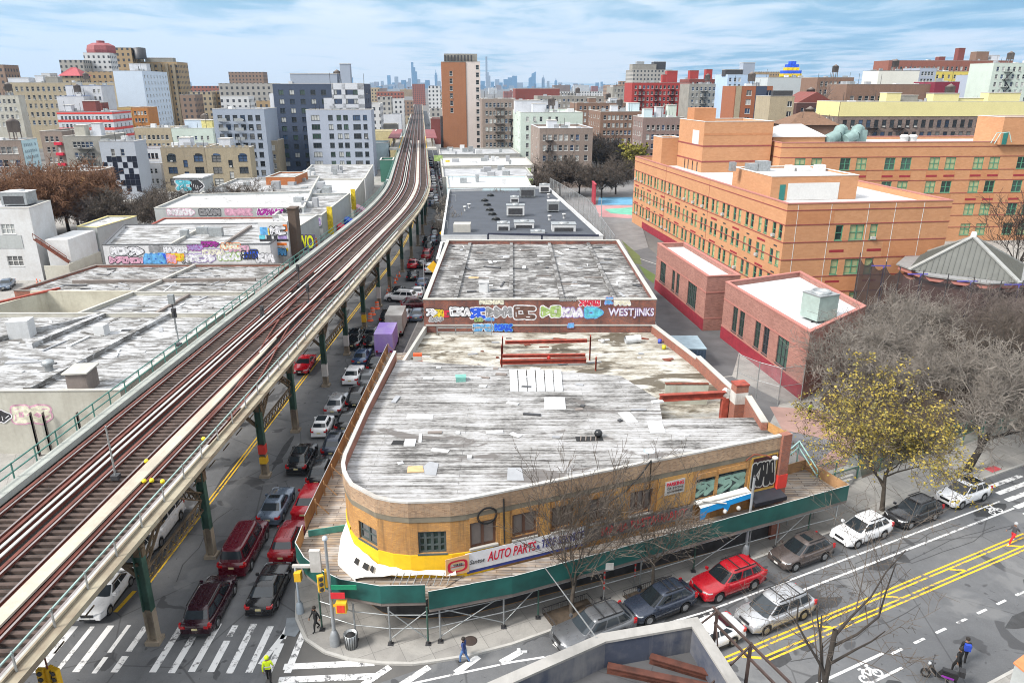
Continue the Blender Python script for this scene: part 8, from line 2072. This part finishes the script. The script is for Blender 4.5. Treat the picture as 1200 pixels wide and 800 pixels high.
# ---- trees
M_bark=plain('grey_bark',(.075,.062,.05),.95,.4,2.0);M_barkd=plain('dark_bark',(.035,.029,.025),.95,.4,2.0)
M_twig=plain('brown_twigs',(.085,.068,.055),.95,.3,1.5);M_twigg=plain('pale_grey_twigs',(.185,.165,.145),.95,.5,.5);M_twigr=plain('rusty_twigs',(.17,.085,.045),.95,.4,.4);M_twigp=plain('mauve_twigs',(.125,.10,.09),.95,.3,.5)
M_leafy=plain('yellow_leaves',(.33,.25,.04),.7,.35,1.2);M_leafg=plain('golden_green_leaves',(.26,.24,.03),.7,.4,.7);M_leafo=plain('olive_leaves',(.19,.17,.045),.7,.35,1.0)
def tree(label,x,y,h,seed,spread=.5,tw=None,bark=None,z=.13,trunk=.28,r0=None,dens=1.0,leaf=None,nleaf=0,lean=(0,0),up=.05,droop=0.0,name='bare_tree',group=None,levels=5,lsize=.22,rmin=.016,lens=(.95,.68,.58,.55,.55)):
 r=random.Random(seed);t=thing(name,label,'tree',(x,y,z),0,group)
 tk=MB();cr=MB();lf=MB();tips=[]
 r0=r0 or h*.02
 KS=(6,6,6,5,4)
 def limb(p,d,L,rad_,lev):
  mb=tk if lev<=1 else cr
  n=(4,4,3,2,2,1)[lev];sides=(8,6,4,3,3,3)[lev]
  pts=[Vector(p)];d=Vector(d).normalized();dirs=[]
  wob=.05 if lev==0 else .14
  for i in range(n):
   d=(d+Vector((r.gauss(0,wob),r.gauss(0,wob),r.gauss(up if lev<4 else up-droop,.09)))).normalized()
   pts.append(pts[-1]+d*(L/n));dirs.append(d.copy())
  tp_r=.45 if lev==0 else .65
  for i in range(n):
   mb.tube(pts[i],pts[i+1],max(rmin,rad_*(1-tp_r*i/n)),max(rmin*.8,rad_*(1-tp_r*(i+1)/n)),sides,0,caps=False,sm=sides>3)
  if lev>=levels:
   tips.append(pts[-1]);return
  k=max(2,int(round(KS[lev]*(dens if lev>0 else 1))))
  for j in range(k):
   f=min(.999,(.55+.45*(j+r.random()*.6)/k)if lev==0 else(.2+.8*(j+r.random()*.7)/k))
   q=f*n;i=int(q);b=pts[i].lerp(pts[i+1],q-i);dd=dirs[i]
   az=2*math.pi*j/k*1.0+r.uniform(-.5,.5)if lev==0 else r.uniform(0,2*math.pi)
   u=dd.cross(Vector((0,0,1))if abs(dd.z)<.95 else Vector((1,0,0))).normalized();w=dd.cross(u)
   sp=spread*r.uniform(.7,1.25)*(1 if lev==0 else 1.2)
   nd=dd*math.cos(sp)+(u*math.cos(az)+w*math.sin(az))*math.sin(sp)
   if lev<2:nd.z=max(nd.z,.15)
   limb(b,nd,L*lens[lev]*r.uniform(.7,1.2),rad_*(1-tp_r*f)*.56,lev+1)
 limb((x,y,z-.05),(lean[0],lean[1],1),h*trunk,r0,0)
 tk.build('trunk',bark or M_bark,t)
 cr.build('crown',tw or M_twig,t)
 if leaf and nleaf:
  r.shuffle(tips);cl=tips[:max(1,int(len(tips)*.55))]
  for i in range(nleaf):
   c=cl[i%len(cl)]+Vector((r.gauss(0,.16),r.gauss(0,.16),r.gauss(-.05,.14)))
   a=Vector((r.gauss(0,1),r.gauss(0,1),r.gauss(0,.6))).normalized();b=a.cross(Vector((r.gauss(0,1),r.gauss(0,1),r.gauss(0,1)))).normalized();s=lsize*r.uniform(.5,1.3)
   lf.face([c-a*s,c+b*s*.55,c+a*s,c-b*s*.55],0 if r.random()<.7 else 1)
  lf.build('foliage',leaf,t)
 return t
def again(src,label,x,y,s,rz,group=None,tw=None):
 c=copy_tree(src);c.location=(x,y,.13);c.scale=(s,s,s*R.uniform(.92,1.08));c.rotation_euler.z=rz;c['label']=label
 if group:c['group']=group
 elif 'group' in c:del c['group']
 if tw:
  for ch in c.children:
   if ch.name.startswith('crown'):ch.material_slots[0].link='OBJECT';ch.material_slots[0].material=tw
 return c
tree('bare street tree with a fan of thin twigs in front of the shop banner',3.7,37.5,10,3,.46,M_twig,M_bark,trunk=.27,r0=.17,dens=.84,up=.16,rmin=.0135,lens=(1.75,.74,.64,.6,.5))
tree('smaller bare street tree in the second tree pit by the dark blue crossover',8.95,39.1,8.4,14,.55,M_twig,M_bark,trunk=.36,r0=.13,dens=.74,up=.14,rmin=.012,lens=(1.25,.72,.64,.6,.5))
x,y=13.9,25.7;tree('sparse bare tree with drooping twigs on the near pavement at the bottom',x,y,11.6,8,.66,M_twig,M_barkd,trunk=.70,r0=.2,dens=.58,up=.03,droop=.30,rmin=.011,lens=(.55,.75,.65,.6,.6))
tree('street tree still holding yellow leaves above the white compact crossover',28.5,49.1,11.2,17,.66,M_twig,M_bark,trunk=.30,r0=.2,dens=.92,up=.05,rmin=.014,leaf=[M_leafy,M_leafo],nleaf=10500,name='yellow_leaved_tree',lsize=.11,lens=(1.5,.78,.62,.5,.5))
tree('big leaning dark bare tree with long limbs by the white glass roofed crossover',38.6,55.2,13,23,.75,M_twigg,M_barkd,trunk=.30,r0=.33,dens=1.0,lean=(.22,.05),rmin=.02,lens=(1.3,.75,.6,.5,.5))
GA=tree('pale grey bare tree nearest the brick annex in the school grove',33.5,67,11.5,31,.78,M_twigg,M_bark,trunk=.26,dens=.96,rmin=.018,lens=(1.35,.82,.68,.6,.55))
GB=tree('pale grey bare tree second from the annex in the school grove',39,72,12.5,32,.78,M_twigg,M_bark,trunk=.24,dens=.96,rmin=.018,lens=(1.35,.82,.68,.6,.55))
GC=tree('brown bare tree in the middle of the school grove',50,70,12.5,34,.78,M_twig,M_barkd,trunk=.24,dens=.96,rmin=.018,lens=(1.35,.82,.68,.6,.55))
for src,lb,px,py,s,rz,mt in((GA,'pale grey bare tree right behind the yellow leaved one',42,62.5,1.05,2.0,None),(GB,'pale grey bare tree at the back of the school grove',46,80,.95,1.2,None),(GC,'mauve brown bare tree low before the pavilion netting',57,67,1.0,2.4,M_twigp),(GA,'dark brown bare tree at the right of the school grove',62,75,1.05,4.0,M_twig),(GC,'mauve bare tree at the foot of the pavilion netting',54,80,.9,.7,M_twigp),(GB,'brown bare tree at the far right edge of the grove',66,68,1.1,3.3,M_twig),(GC,'dark bare tree in front of the grove by the green fence',47,63.5,.95,5.2,M_barkd),(GB,'mauve bare tree right under the pyramid roofed pavilion',62,84,.85,2.2,M_twigp)):
 again(src,lb,px,py,s,rz,None,mt)
FT=tree('tall dark bare tree beside the pyramid roofed pavilion',79,112,18,51,.55,M_barkd,M_barkd,trunk=.32,r0=.3,dens=.95,up=.07,rmin=.03,levels=4,lens=(1.2,.75,.6,.5,.5))
ST=None
for i,(u,v,h)in enumerate(((523,292,1),(527,284,.95),(531,270,.9),(521,262,.9))):
 x,y=G(u,v);lb='small bare street tree on the pavement beside the slate roofs';gr='small bare trees by the slate roofs'
 if ST is None:ST=tree(lb,x-.5,y,8,60,.55,M_twigg,M_bark,trunk=.36,dens=.95,levels=4,rmin=.03,group=gr)
 else:again(ST,lb,x-.5,y,h,i*1.7,gr)
LT=None
for i in range(22):
 if i>9 and i%2:continue
 rx=random.Random(100+i);x=-118+3.2*i+rx.uniform(-2,2);y=146+rx.uniform(-6,16)+i*.9
 if x>-72:y=max(y,168+rx.uniform(-3,4));x-=8
 mt=M_twigr if i<9 else(M_twigp if i%2 else M_twig);kn='rusty' if mt is M_twigr else('mauve' if mt is M_twigp else 'brown')
 lb=kn+' bare tree in the row before the brick houses on the left';gr=kn+' bare trees before the brick houses'
 if LT is None:LT=tree(lb,x,y,15,110,.72,mt,M_barkd,trunk=.24,dens=1.12,levels=5,rmin=.035,group=gr,lens=(1.2,.8,.65,.55,.5))
 else:again(LT,lb,x,y,rx.uniform(1.1,1.45)if i<9 else rx.uniform(.8,1.05),rx.uniform(0,6.2),gr,mt)
x,y=G(74,265);tree('white barked slim bare tree beside the white building',x,y,11,140,.4,M_sheetw,M_sheetw,trunk=.45,r0=.13,dens=.6,levels=3,rmin=.035)
for i,(x,y,s)in enumerate(((14,218,1.1),(20,221,1.0),(26,215,.95),(8,212,.85),(31,222,1.0))):again(LT,'bare grey tree before the grey brown flats',x,y,s,i*1.3,'bare trees before the grey brown flats',M_twig)
for i,(x,y,s)in enumerate(((36,262,1.2),(33,280,1.3),(38,295,1.2),(31,300,1.2))):again(LT,'dark bare tree lining the side street by the golden tree',x,y,s,i*1.1,'dark bare trees of the side street',M_barkd)
tree('round golden green tree in the side street before the brown flats',41.5,262,16.5,170,.7,M_twig,M_barkd,trunk=.26,dens=1.0,levels=4,rmin=.03,leaf=[M_leafg,M_leafo],nleaf=9000,name='golden_tree',lsize=.42,lens=(1.1,.75,.6,.5,.5))
tree('small golden tree behind the grey brown flats',32.5,290,14,171,.65,M_twig,M_barkd,trunk=.26,levels=4,rmin=.03,leaf=[M_leafg,M_leafg],nleaf=4000,name='golden_tree',lsize=.42)
again(FT,'tall bare tree standing up before the pale grey flats on the right',112,285,1.75,1,None,M_twigp)
again(FT,'bare tree at the far right edge behind the stone flats',190,300,1.5,2.2,None,M_twigp)
for i,(u,v)in enumerate(((575,229),(592,229),(600,230))):x,y=G(u,v,0);again(ST,'little bare tree in front of the light blue side wall',x,181.6,.95,i*2.1,'little bare trees by the light blue wall',M_twigp)
x,y=G(134,262);sb=MB();rx=random.Random(5)
for i in range(220):c=Vector((x+rx.gauss(0,1.1),y+rx.gauss(0,.8),2.2+rx.gauss(0,1.0)));s=rx.uniform(.2,.45);a=Vector((rx.gauss(0,1),rx.gauss(0,1),rx.gauss(0,1))).normalized()*s;b=a.cross(Vector((0,0,1)))*.8;sb.face([c-a,c+b,c+a,c-b])
sb.tube((x,y,0),(x,y,2.2),.1);tag(sb.build('orange_shrub',plain('salmon_orange_leaves',(.55,.16,.08),.7,.3)),'bright salmon orange shrub at the end of the yard on the left','shrub')
# ---- tree pits
for k,(x,y,lb)in enumerate(((3.7,37.3,'fenced earth bed round the tree in front of the banner'),(8.9,38.95,'fenced earth bed round the smaller tree'))):
 t=thing('tree_pit',lb,'tree pit',(x,y,.13));a=math.atan2(PD[1],PD[0])
 m=MB();m.obox((x,y),a,3.2,1.7,.131,.16);m.build('soil',plain('pit_soil',(.075,.055,.038),.95,.4,3),t)
 m=MB();ca,sa=math.cos(a),math.sin(a);cn4=[(x+ca*p-sa*q,y+sa*p+ca*q)for p,q in((-1.6,-.85),(1.6,-.85),(1.6,.85),(-1.6,.85))]
 for i in(1,2,3):
  p,q=Vector((*cn4[i],0)),Vector((*cn4[(i+1)%4],0));m.beam(p+Vector((0,0,.55)),q+Vector((0,0,.55)),.035,.035);n=int((q-p).length/.16)
  for j in range(n+1):c=p.lerp(q,j/n);m.beam((c.x,c.y,.13),(c.x,c.y,.55),.02,.02)
 m.build('low_railing',M_steel,t)
# ---- street furniture
M_lamp=plain('lamp_grey',(.33,.35,.37),.45,.2,2,.4);M_sgreen=plain('street_sign_green',(.005,.20,.10),.5,.1);M_sred=plain('sign_red',(.55,.02,.03),.5,.1)
def signal_head(mb_name,root,x,y,z,ang,face_mat=None,n=3,w=.34):
 m=MB();ca,sa=math.cos(ang),math.sin(ang);m.obox((x,y),ang,w,w*.7,z-.35*n,z)
 o=m.build(mb_name,M_yel,root);l=MB()
 for k in range(n):
  c=Vector((x+sa*w*.36,y-ca*w*.36,z-.18-.35*k));l.tube(c,c+Vector((sa,-ca,0))*.06,.12,.12,10)
 sub(l,'lens',M_steel,o,root);return o
x,y=-10.35,34.75
tp_=thing('signal_pole','grey corner pole carrying street name sign, one way sign and yellow signals','traffic light',(x,y,.13))
m=MB();m.tube((x,y,.13),(x,y,7.2),.11,.08,10);m.lathe((x,y,.13),[(.32,0),(.30,.5),(.18,.9),(.11,1.0)],10);m.build('pole',M_lamp,tp_)
signal_head('signal_head',tp_,x-.45,y-.1,5.0,.5);signal_head('signal_head',tp_,x-.2,y+.35,5.0,1.8)
m=MB();m.box(x+.1,y-.14,4.05,x+1.55,y-.10,4.35);sp_=m.build('street_name_sign',M_sgreen,tp_);lettering('lettering','W TREMONT AV',.24,M_whitep,sp_,(x+.82,y-.14,4.2),(1,0),.012,1.3).matrix_local.translation+=Vector((0,0,0))
m=MB();m.box(x+.05,y-.16,3.45,x+.85,y-.12,3.85);m.build('one_way_sign',M_sred,tp_)
m=MB();m.box(x+.3,y-.3,2.55,x+.9,y+.1,3.2);m.box(x+.1,y-.05,2.8,x+.3,y+.05,2.95);pb_=m.build('walk_signal',M_yel,tp_);m=MB();m.box(x+.38,y-.33,2.62,x+.82,y-.303,3.1);sub(m,'red_hand',plain('hand_red',(.75,.05,.02),.4),pb_,tp_)
m=MB();m.box(x-.95,y-.12,5.2,x-.35,y+.1,6.6);m.build('white_cabinet',M_whitep,tp_)
m=MB();m.lathe((x,y,7.2),[(.06,0),(.16,.08),(.13,.26),(.001,.32)],10);m.build('lamp_cap',plain('pale_lamp',(.5,.56,.62),.4),tp_)
x,y=G(352,717,.13)
t=thing('walk_signal_pole','pale blue grey pole with an orange walk signal at the avenue kerb','traffic light',(x,y,.13));m=MB();m.tube((x,y,.13),(x,y,3.6),.08,.07,8);m.lathe((x,y,.13),[(.25,0),(.22,.6),(.1,.8)],10);m.build('pole',plain('pale_blue_pole',(.36,.42,.48),.5,.2),t);m=MB();m.box(x-.05,y-.3,2.6,x+.35,y+.1,3.2);m.build('walk_signal',M_yel,t)
m=MB();m.box(x+.05,y-.7,3.9,x+1.2,y-.5,4.05);m.tube((x,y,3.6),(x+.3,y-.5,4.0),.03);m.build('lamp_head',M_whitep,t)
x,y=-9.35,34.55
t=thing('litter_bin','grey wire litter bin beside the corner signal pole','litter bin',(x,y,.13));m=MB();m.lathe((x,y,.13),[(.001,.02),(.33,.02),(.40,.95),(.36,.95),(.30,.1),(.001,.1)],14);bn_=m.build('basket',M_galv,t)
m=MB();[m.beam((x+.335*math.cos(a),y+.335*math.sin(a),.15),(x+.41*math.cos(a),y+.41*math.sin(a),1.08),.03,.03)for a in[2*math.pi*k/16 for k in range(16)]];m.build('slats',M_steel,t)
m=MB();m.ball((x,y,.95),.28,8,sz=.5);m.build('bin_bag',M_black,t)
x,y,_=CS(18.2,-.45)
t=thing('steel_pole','plain grey steel pole standing in front of the blue awning','pole',(x,y,.13));m=MB();m.tube((x,y,.13),(x,y,6.4),.11,.08,10);m.lathe((x,y,.13),[(.26,0),(.24,.8),(.12,1.0)],10);m.build('pole',M_lamp,t);m=MB();m.ball((x,y,6.42),.1,8);m.build('pole_cap',M_steel,t)
x,y,_=CS(52.5,-.8);t=thing('lamp_post','grey lamp post at the right edge beside the far crossing','street lamp',(x,y,.13));m=MB();m.tube((x,y,.13),(x,y,9),.11,.07,8);m.build('pole',M_lamp,t)
signal_head('signal_head',t,x-.4,y,3.4,.4,n=2)
x,y=G(58,792,4.3);t=thing('hanging_signal','yellow traffic signals hung on a rod from the viaduct edge','traffic light',(x,y,4.6));m=MB();m.tube((x,y,4.6),(x,y,7.75),.04,.04,6);m.build('rod',M_rust,t)
for k,(dx,dy,a)in enumerate(((-.35,0,0),(.0,.1,1.2),(.35,0,-.4))):signal_head('signal_head',t,x+dx,y+dy,4.75,a)
x,y=axis(38.5)+3.3,38.0;t=thing('strut_signal','yellow signal box fixed beneath the viaduct strut above the white sedan','traffic light',(axis(35.1)+2.6,34.7,4.6));m=MB();x=axis(35.1)+2.0;m.box(x-.75,34.45,5.05,x+.75,34.85,5.4);m.build('housing',M_yel,t);m=MB();m.beam((x-1,35,5.45),(axis(35.1)+4.0,35.0,5.45),.18,.18);m.build('arm',M_brace,t)
for k,(u,v,lb)in enumerate(((434,376,'orange and white drum nearest of the three by the column'),(437,369,'orange and white drum in the middle of the three'),(442,362,'orange and white drum farthest of the three'))):
 x,y=G(u,v);t=thing('traffic_drum',lb,'traffic drum',(x,y,.016));m=MB();m.lathe((x,y,.016),[(.45,0),(.45,.1),(.33,.12),(.28,1.1),(.001,1.12)],12);m.build('body',plain('cone_orange',(.72,.10,.02),.5,.1),t);m=MB();m.lathe((x,y,.016),[(.325,.35),(.315,.52)],12);m.lathe((x,y,.016),[(.305,.72),(.297,.88)],12);m.build('white_bands',M_whitep,t)
for k,(u,v)in enumerate(((454,345),(456,341),(463,332),(465,328),(468,324),(44,333),(48,334))):
 x,y=G(u,v);t=thing('traffic_cone','orange traffic cone in the line beside the far columns' if k<5 else 'orange cone in the yard of the white building','traffic cone',(x,y,.016),0,'cones beside the far columns' if k<5 else 'cones in the yard');m=MB();m.box(x-.25,y-.25,.016,x+.25,y+.25,.06);m.lathe((x,y,.06),[(.2,0),(.04,.9),(.001,.92)],10);m.build('cone',plain('cone_orange',(.72,.10,.02)),t);m=MB();m.lathe((x,y,.06),[(.145,.36),(.105,.58)],10);m.build('white_band',M_whitep,t)
for k,(u,v,zc,lb)in enumerate(((508,313,4.6,'yellow diamond sign nearer of two above the far kerb'),(521,273,4.6,'yellow diamond sign farther of two above the far kerb'))):
 x,y=G(u,v,zc);t=thing('warning_sign',lb,'sign',(x,y,.13));m=MB();m.tube((x,y,.13),(x,y,zc+.9),.06);m.build('post',M_lamp,t);m=MB();m.idx([(x,y-.09,zc-1),(x+1,y-.09,zc),(x,y-.09,zc+1),(x-1,y-.09,zc),(x,y-.05,zc-1),(x+1,y-.05,zc),(x,y-.05,zc+1),(x-1,y-.05,zc)],[(0,1,2,3),(7,6,5,4),(0,4,5,1),(1,5,6,2),(2,6,7,3),(3,7,4,0)]);m.build('diamond',M_yel,t)
for k,(Y,o,z,h,w,c,lb)in enumerate(((158,13.2,4,1.6,1.8,'y','yellow hanging shop sign on the right pavement nearest the bend'),(172,13,4,1.5,1.7,'y','yellow hanging shop sign next along the right pavement'),(186,13,5,1.6,1.8,'r','red and yellow hanging shop sign past the bend'),(205,12.6,5,1.6,2.2,'lb','pale blue shop sign past the bend'),(262,9,6,2,3,'g','green road sign by the station'),(255,12,5.5,1.5,1.5,'y','yellow sign by the station'))):
 x=axis(Y)+o;t=thing('street_sign',lb,'sign',(x,Y,.13));m=MB();m.tube((x,Y,.13),(x,Y,z+h),.07);m.build('post',M_lamp,t);m=MB();m.box(x-w/2,Y-.1,z,x+w/2,Y-.07,z+h);m.build('plate',GM[c],t)
for k,(Y,o)in enumerate(((62,13.3),(100,11.5),(132,11.5),(165,11.4),(200,11.4))):
 if Y<90:continue
 x=axis(Y)+o;t=thing('lamp_post','thin grey lamp post along the right kerb of the far avenue','street lamp',(x,Y,.13),0,'lamp posts along the far kerb');m=MB();m.tube((x,Y,.13),(x,Y,8),.09,.06,6);m.build('pole',M_lamp,t);m=MB();m.beam((x,Y,7.9),(x-1.8,Y,8.2),.06,.06);m.build('arm',M_lamp,t)
a,b=G(699,744,13.7),G(638,664,4.2);m=MB();m.tube((*a,13.6),(*b,4.2),.03,.03,6);tag(m.build('guy_wire',M_galv),'straight pale wire from the nearest parapet to the green hoarding','wire')
rl=random.Random(3)
for k,(u,v,w)in enumerate(((655,742,.5),(608,763,.25),(708,731,.4),(663,744,.3),(565,691,.2),(1062,630,.15),(615,764,.2),(780,755,.15))):
 x,y=G(u,v,0);m=MB();m.obox((x,y),rl.uniform(0,3),w*1.4,w*.8,.022,.022+.3*w);tag(m.build('litter',M_sheetw),'scrap of white litter lying by the kerb near the tree pits','litter','white litter by the kerb')
# ---- people
M_skin=plain('skin',(.30,.17,.11),.6,.1);M_hair=plain('dark_hair',(.02,.016,.013),.8,.2)
def cloth(n,c):return plain('cloth_'+n,c,.85,.2,4)
def person(label,x,y,ang,top,legs,shoes=M_black,pose='walk',hair=M_hair,z=.13,group=None,skin=None,hat=None,h=1.75,extra=None):
 """one continuous skinned figure; local x = right, y = forward, z = up"""
 skin=skin or M_skin;k=h/1.75;V=[];E=[];Rr=[];T=[]
 def add(p,r,par=None,tg=1):V.append(tuple(q*k for q in p));Rr.append(r*k);T.append(tg);i=len(V)-1;(E.append((par,i))if par is not None else None);return i
 pel=add((0,0,.98),.155,None,1);wst=add((0,.0,1.12),.135,pel,1);ch=add((0,.02,1.32),.165,wst,1);nk=add((0,.02,1.47),.065,ch,1)
 hd0=add((0,.03,1.56),.075,nk,0);hd=add((0,.04,1.64),.098,hd0,0);add((0,.03,1.72),.075,hd,0)
 st={'walk':(.22,-.22),'run':(.38,-.34),'stand':(.03,-.02),'lean':(.05,-.05)}[pose];lift={'walk':.05,'run':.28,'stand':0,'lean':0}[pose]
 for s,f in((-1,st[0]),(1,st[1])):
  hip=add((s*.095,0,.92),.105,pel,2);bk=f<-.1
  kn=add((s*.10,f*.55+(.04 if bk else .06),.50),.072,hip,2);an=add((s*.10,f-(.03 if not bk else .08),.10+(lift if bk else 0)),.046,kn,2)
  to=add((s*.11,f+.13,.045+(lift*.6 if bk else 0)),.042,an,3)
  sh=add((s*.19,.01,1.40),.075,ch,1);g_=-f*.9 if pose in('walk','run')else .04
  el=add((s*.25,g_*.4-.03,1.14),.052,sh,1);fw=.16 if pose=='run' else .06
  wr=add((s*.25,g_+fw,.93+(.2 if pose=='run' else 0)),.036,el,1);pm=add((s*.245,g_+fw+.03,.855+(.22 if pose=='run' else 0)),.036,wr,0)
  for j in range(4):
   b0=add((s*(.245-.0),g_+fw+.055-.026*j,.80+(.24 if pose=='run' else 0)),.0105,pm,0);add((s*.232,g_+fw+.05-.026*j,.755+.006*abs(j-1)+(.25 if pose=='run' else 0)),.009,b0,0)
  add((s*.215,g_+fw+.075,.82+(.23 if pose=='run' else 0)),.011,pm,0)
 me=bpy.data.meshes.new('person');me.from_pydata(V,E,[]);ob=bpy.data.objects.new('person_build',me);C.objects.link(ob)
 ob.modifiers.new('skin','SKIN');sv=me.skin_vertices[0].data
 for i,r in enumerate(Rr):sv[i].radius=(r,r*(.72 if i in(1,2)else 1));sv[i].use_root=(i==0)
 sd=ob.modifiers.new('sub','SUBSURF');sd.levels=2;sd.render_levels=2
 dg=bpy.context.evaluated_depsgraph_get();dg.update();m2=bpy.data.meshes.new_from_object(ob.evaluated_get(dg));bpy.data.objects.remove(ob)
 m2.materials.clear();[m2.materials.append(q)for q in(skin,top,legs,shoes)]
 bones=[(Vector(V[a]),Vector(V[b]),max(T[a],T[b])if T[b]==3 else T[b])for a,b in E]
 for pl_ in m2.polygons:
  c=pl_.center;best=1e9;tg=1
  for a,b,t_ in bones:
   ab=b-a;u=max(0,min(1,(c-a).dot(ab)/max(1e-9,ab.length_squared)));d=(c-a-ab*u).length
   if d<best:best,tg=d,t_
  if tg==2 and c.z>.97*k:tg=1
  pl_.material_index=tg;pl_.use_smooth=True
 t=link_mesh('person',m2);t.location=(x,y,z);t.rotation_euler=(0,0,ang);tag(t,label,'person',group)
 zmin=min(v.co.z for v in m2.vertices)
 t.location.z=z-zmin+.002
 hm=MB();c=(0,.02*k,1.665*k);prof=[(.112,-.03),(.118,.03),(.098,.09),(.05,.125),(.001,.132)]if not hat else[(.125,-.02),(.128,.05),(.10,.11),(.05,.145),(.001,.15)]
 hm.lathe(c,[(r*k,q*k)for r,q in prof],12);link_mesh('hat' if hat else 'hair',hm.mesh('hair',[hat or hair]),t)
 fm_=MB();fy=.135*k
 for s in(-1,1):fm_.ball((s*.036*k,fy-.005,1.645*k),.012*k,6,1)
 fm_.ball((0,fy+.012,1.615*k),.018*k,6,0);fm_.box(-.024*k,fy-.01,1.575*k,.024*k,fy+.002,1.583*k,2);[fm_.ball((s*.1*k,.03*k,1.63*k),.024*k,6,0)for s in(-1,1)]
 link_mesh('face',fm_.mesh('face',[skin,M_black,M_ink_r]),t)
 if extra:extra(t,k)
 return t
def bag(t,k):m=MB();m.lathe((.30*k,.12,.52*k),[(.001,0),(.14,.04),(.16,.2),(.09,.32),(.02,.36)],10);link_mesh('shopping_bag',m.mesh('shopping_bag',[M_whitep]),t)
def vest(t,k):m=MB();m.box(-.17,-.135,1.14,.17,-.12,1.19);m.box(-.17,.125,1.14,.17,.14,1.19);link_mesh('reflective_band',m.mesh('reflective_band',[M_sheetw]),t)
def pack(t,k):m=MB();m.box(-.16,-.32,1.08,.16,-.13,1.48);link_mesh('backpack',m.mesh('backpack',[cloth('royal',(.02,.06,.42))]),t)
x,y=G(544,776);person('man in a navy jacket and blue jeans walking with a white shopping bag',x,y,1.15,cloth('navy',(.025,.05,.17)),cloth('jeans',(.07,.15,.33)),z=.016,extra=bag)
x,y=G(371,738,.13);person('person in black clothes standing under the pavement shed at the corner',x,y,2.4,M_black,M_black)
x,y=G(316,799);person('person in a bright yellow safety jacket and dark trousers on the crosswalk',x,y,.2,cloth('hivis',(.62,.80,.02)),M_black,z=.016,extra=vest,hat=cloth('hivis',(.62,.80,.02)))
x,y=G(1185,637);person('person in red trousers and grey jacket running across the yellow lines',x,y,1.9,cloth('greyjacket',(.07,.07,.08)),cloth('redtrousers',(.60,.02,.03)),M_sheetw,'run',z=.016,hat=cloth('greycap',(.35,.36,.38)))
x,y,_=CS(21.7,12.9);person('person in a black hooded coat standing beside the blue backpack wearer',x-.35,y-.1,.4,M_black,M_black,z=.016)
x,y,_=CS(22.4,12.5);person('person in black with a royal blue backpack at the bottom edge',x,y,-.3,M_black,M_black,z=.016,extra=pack,pose='stand')
x,y=G(948,490,.15);person('worker in a bright yellow green vest in the school forecourt',x,y,.6,cloth('hivis',(.62,.80,.02)),M_black,z=.15,extra=vest,pose='stand')
rp_=random.Random(12);cl=[cloth('navy',(.025,.05,.17)),M_black,cloth('greyjacket',(.07,.07,.08)),cloth('brownjacket',(.12,.07,.04)),cloth('burgundy',(.14,.02,.04))]
base=None
protos=[person('small pedestrian in dark winter clothes on the far pavement beside the slate roofs',axis(112+9*i)+12.4+rp_.uniform(-.6,.8),112+9*i+rp_.uniform(-2,2),rp_.uniform(0,6),cl[i%5],M_black,group='pedestrians on the far pavement')for i in range(7)]
for i in range(12):
 c=copy_tree(protos[i%7]);Y=170+i*9+rp_.uniform(-3,3);c.location=(axis(Y)+12.2+rp_.uniform(-.6,.8),Y,c.location.z);c.rotation_euler.z=rp_.uniform(0,6)
x,y,_=CS(19.9,12.75);t=thing('scooter','black motor scooter with purple trim standing at the bottom edge','scooter',(x,y,.016),2.6)
def sc_(name,fn,m,par=None):mb=MB();fn(mb);return link_mesh(name,mb.mesh(name,[m]),par or t)
for xx in(-.62,.62):w_=sc_('wheel',lambda mb:mb.tube((xx,-.06,.26),(xx,.06,.26),.26,.26,16),M_tyre);sc_('rim',lambda mb:mb.tube((xx,-.065,.26),(xx,.065,.26),.14,.14,10),M_rim,w_)
sc_('body',lambda mb:mb.idx([(-.85,-.16,.5),(.1,-.2,.35),(.1,.2,.35),(-.85,.16,.5),(-.9,-.12,.8),(-.1,-.17,.72),(-.1,.17,.72),(-.9,.12,.8)],[(0,1,5,4),(1,2,6,5),(2,3,7,6),(3,0,4,7),(4,5,6,7),(3,2,1,0)]),M_black)
sc_('seat',lambda mb:mb.box(-.85,-.14,.8,-.1,.14,.9),M_trim);sc_('leg_shield',lambda mb:mb.beam((.15,0,.35),(.5,0,.95),.4,.08),M_black);sc_('fork',lambda mb:mb.tube((.62,0,.26),(.42,0,1.05),.04),M_steel)
sc_('handlebar',lambda mb:(mb.tube((.4,-.34,1.08),(.4,.34,1.08),.025),mb.tube((.38,.3,1.08),(.34,.33,1.3),.015),mb.tube((.38,-.3,1.08),(.34,-.33,1.3),.015),mb.ball((.34,.34,1.32),.06,6),mb.ball((.34,-.34,1.32),.06,6)),M_steel)
sc_('top_box',lambda mb:mb.box(-1.15,-.2,.85,-.85,.2,1.2),M_trim);sc_('purple_trim',lambda mb:(mb.box(-.7,-.215,.5,-.1,-.2,.62),mb.box(-.7,.2,.5,-.1,.215,.62)),plain('purple_trim',(.25,.03,.35),.4));sc_('headlight',lambda mb:mb.ball((.52,0,.95),.1,8),M_head)
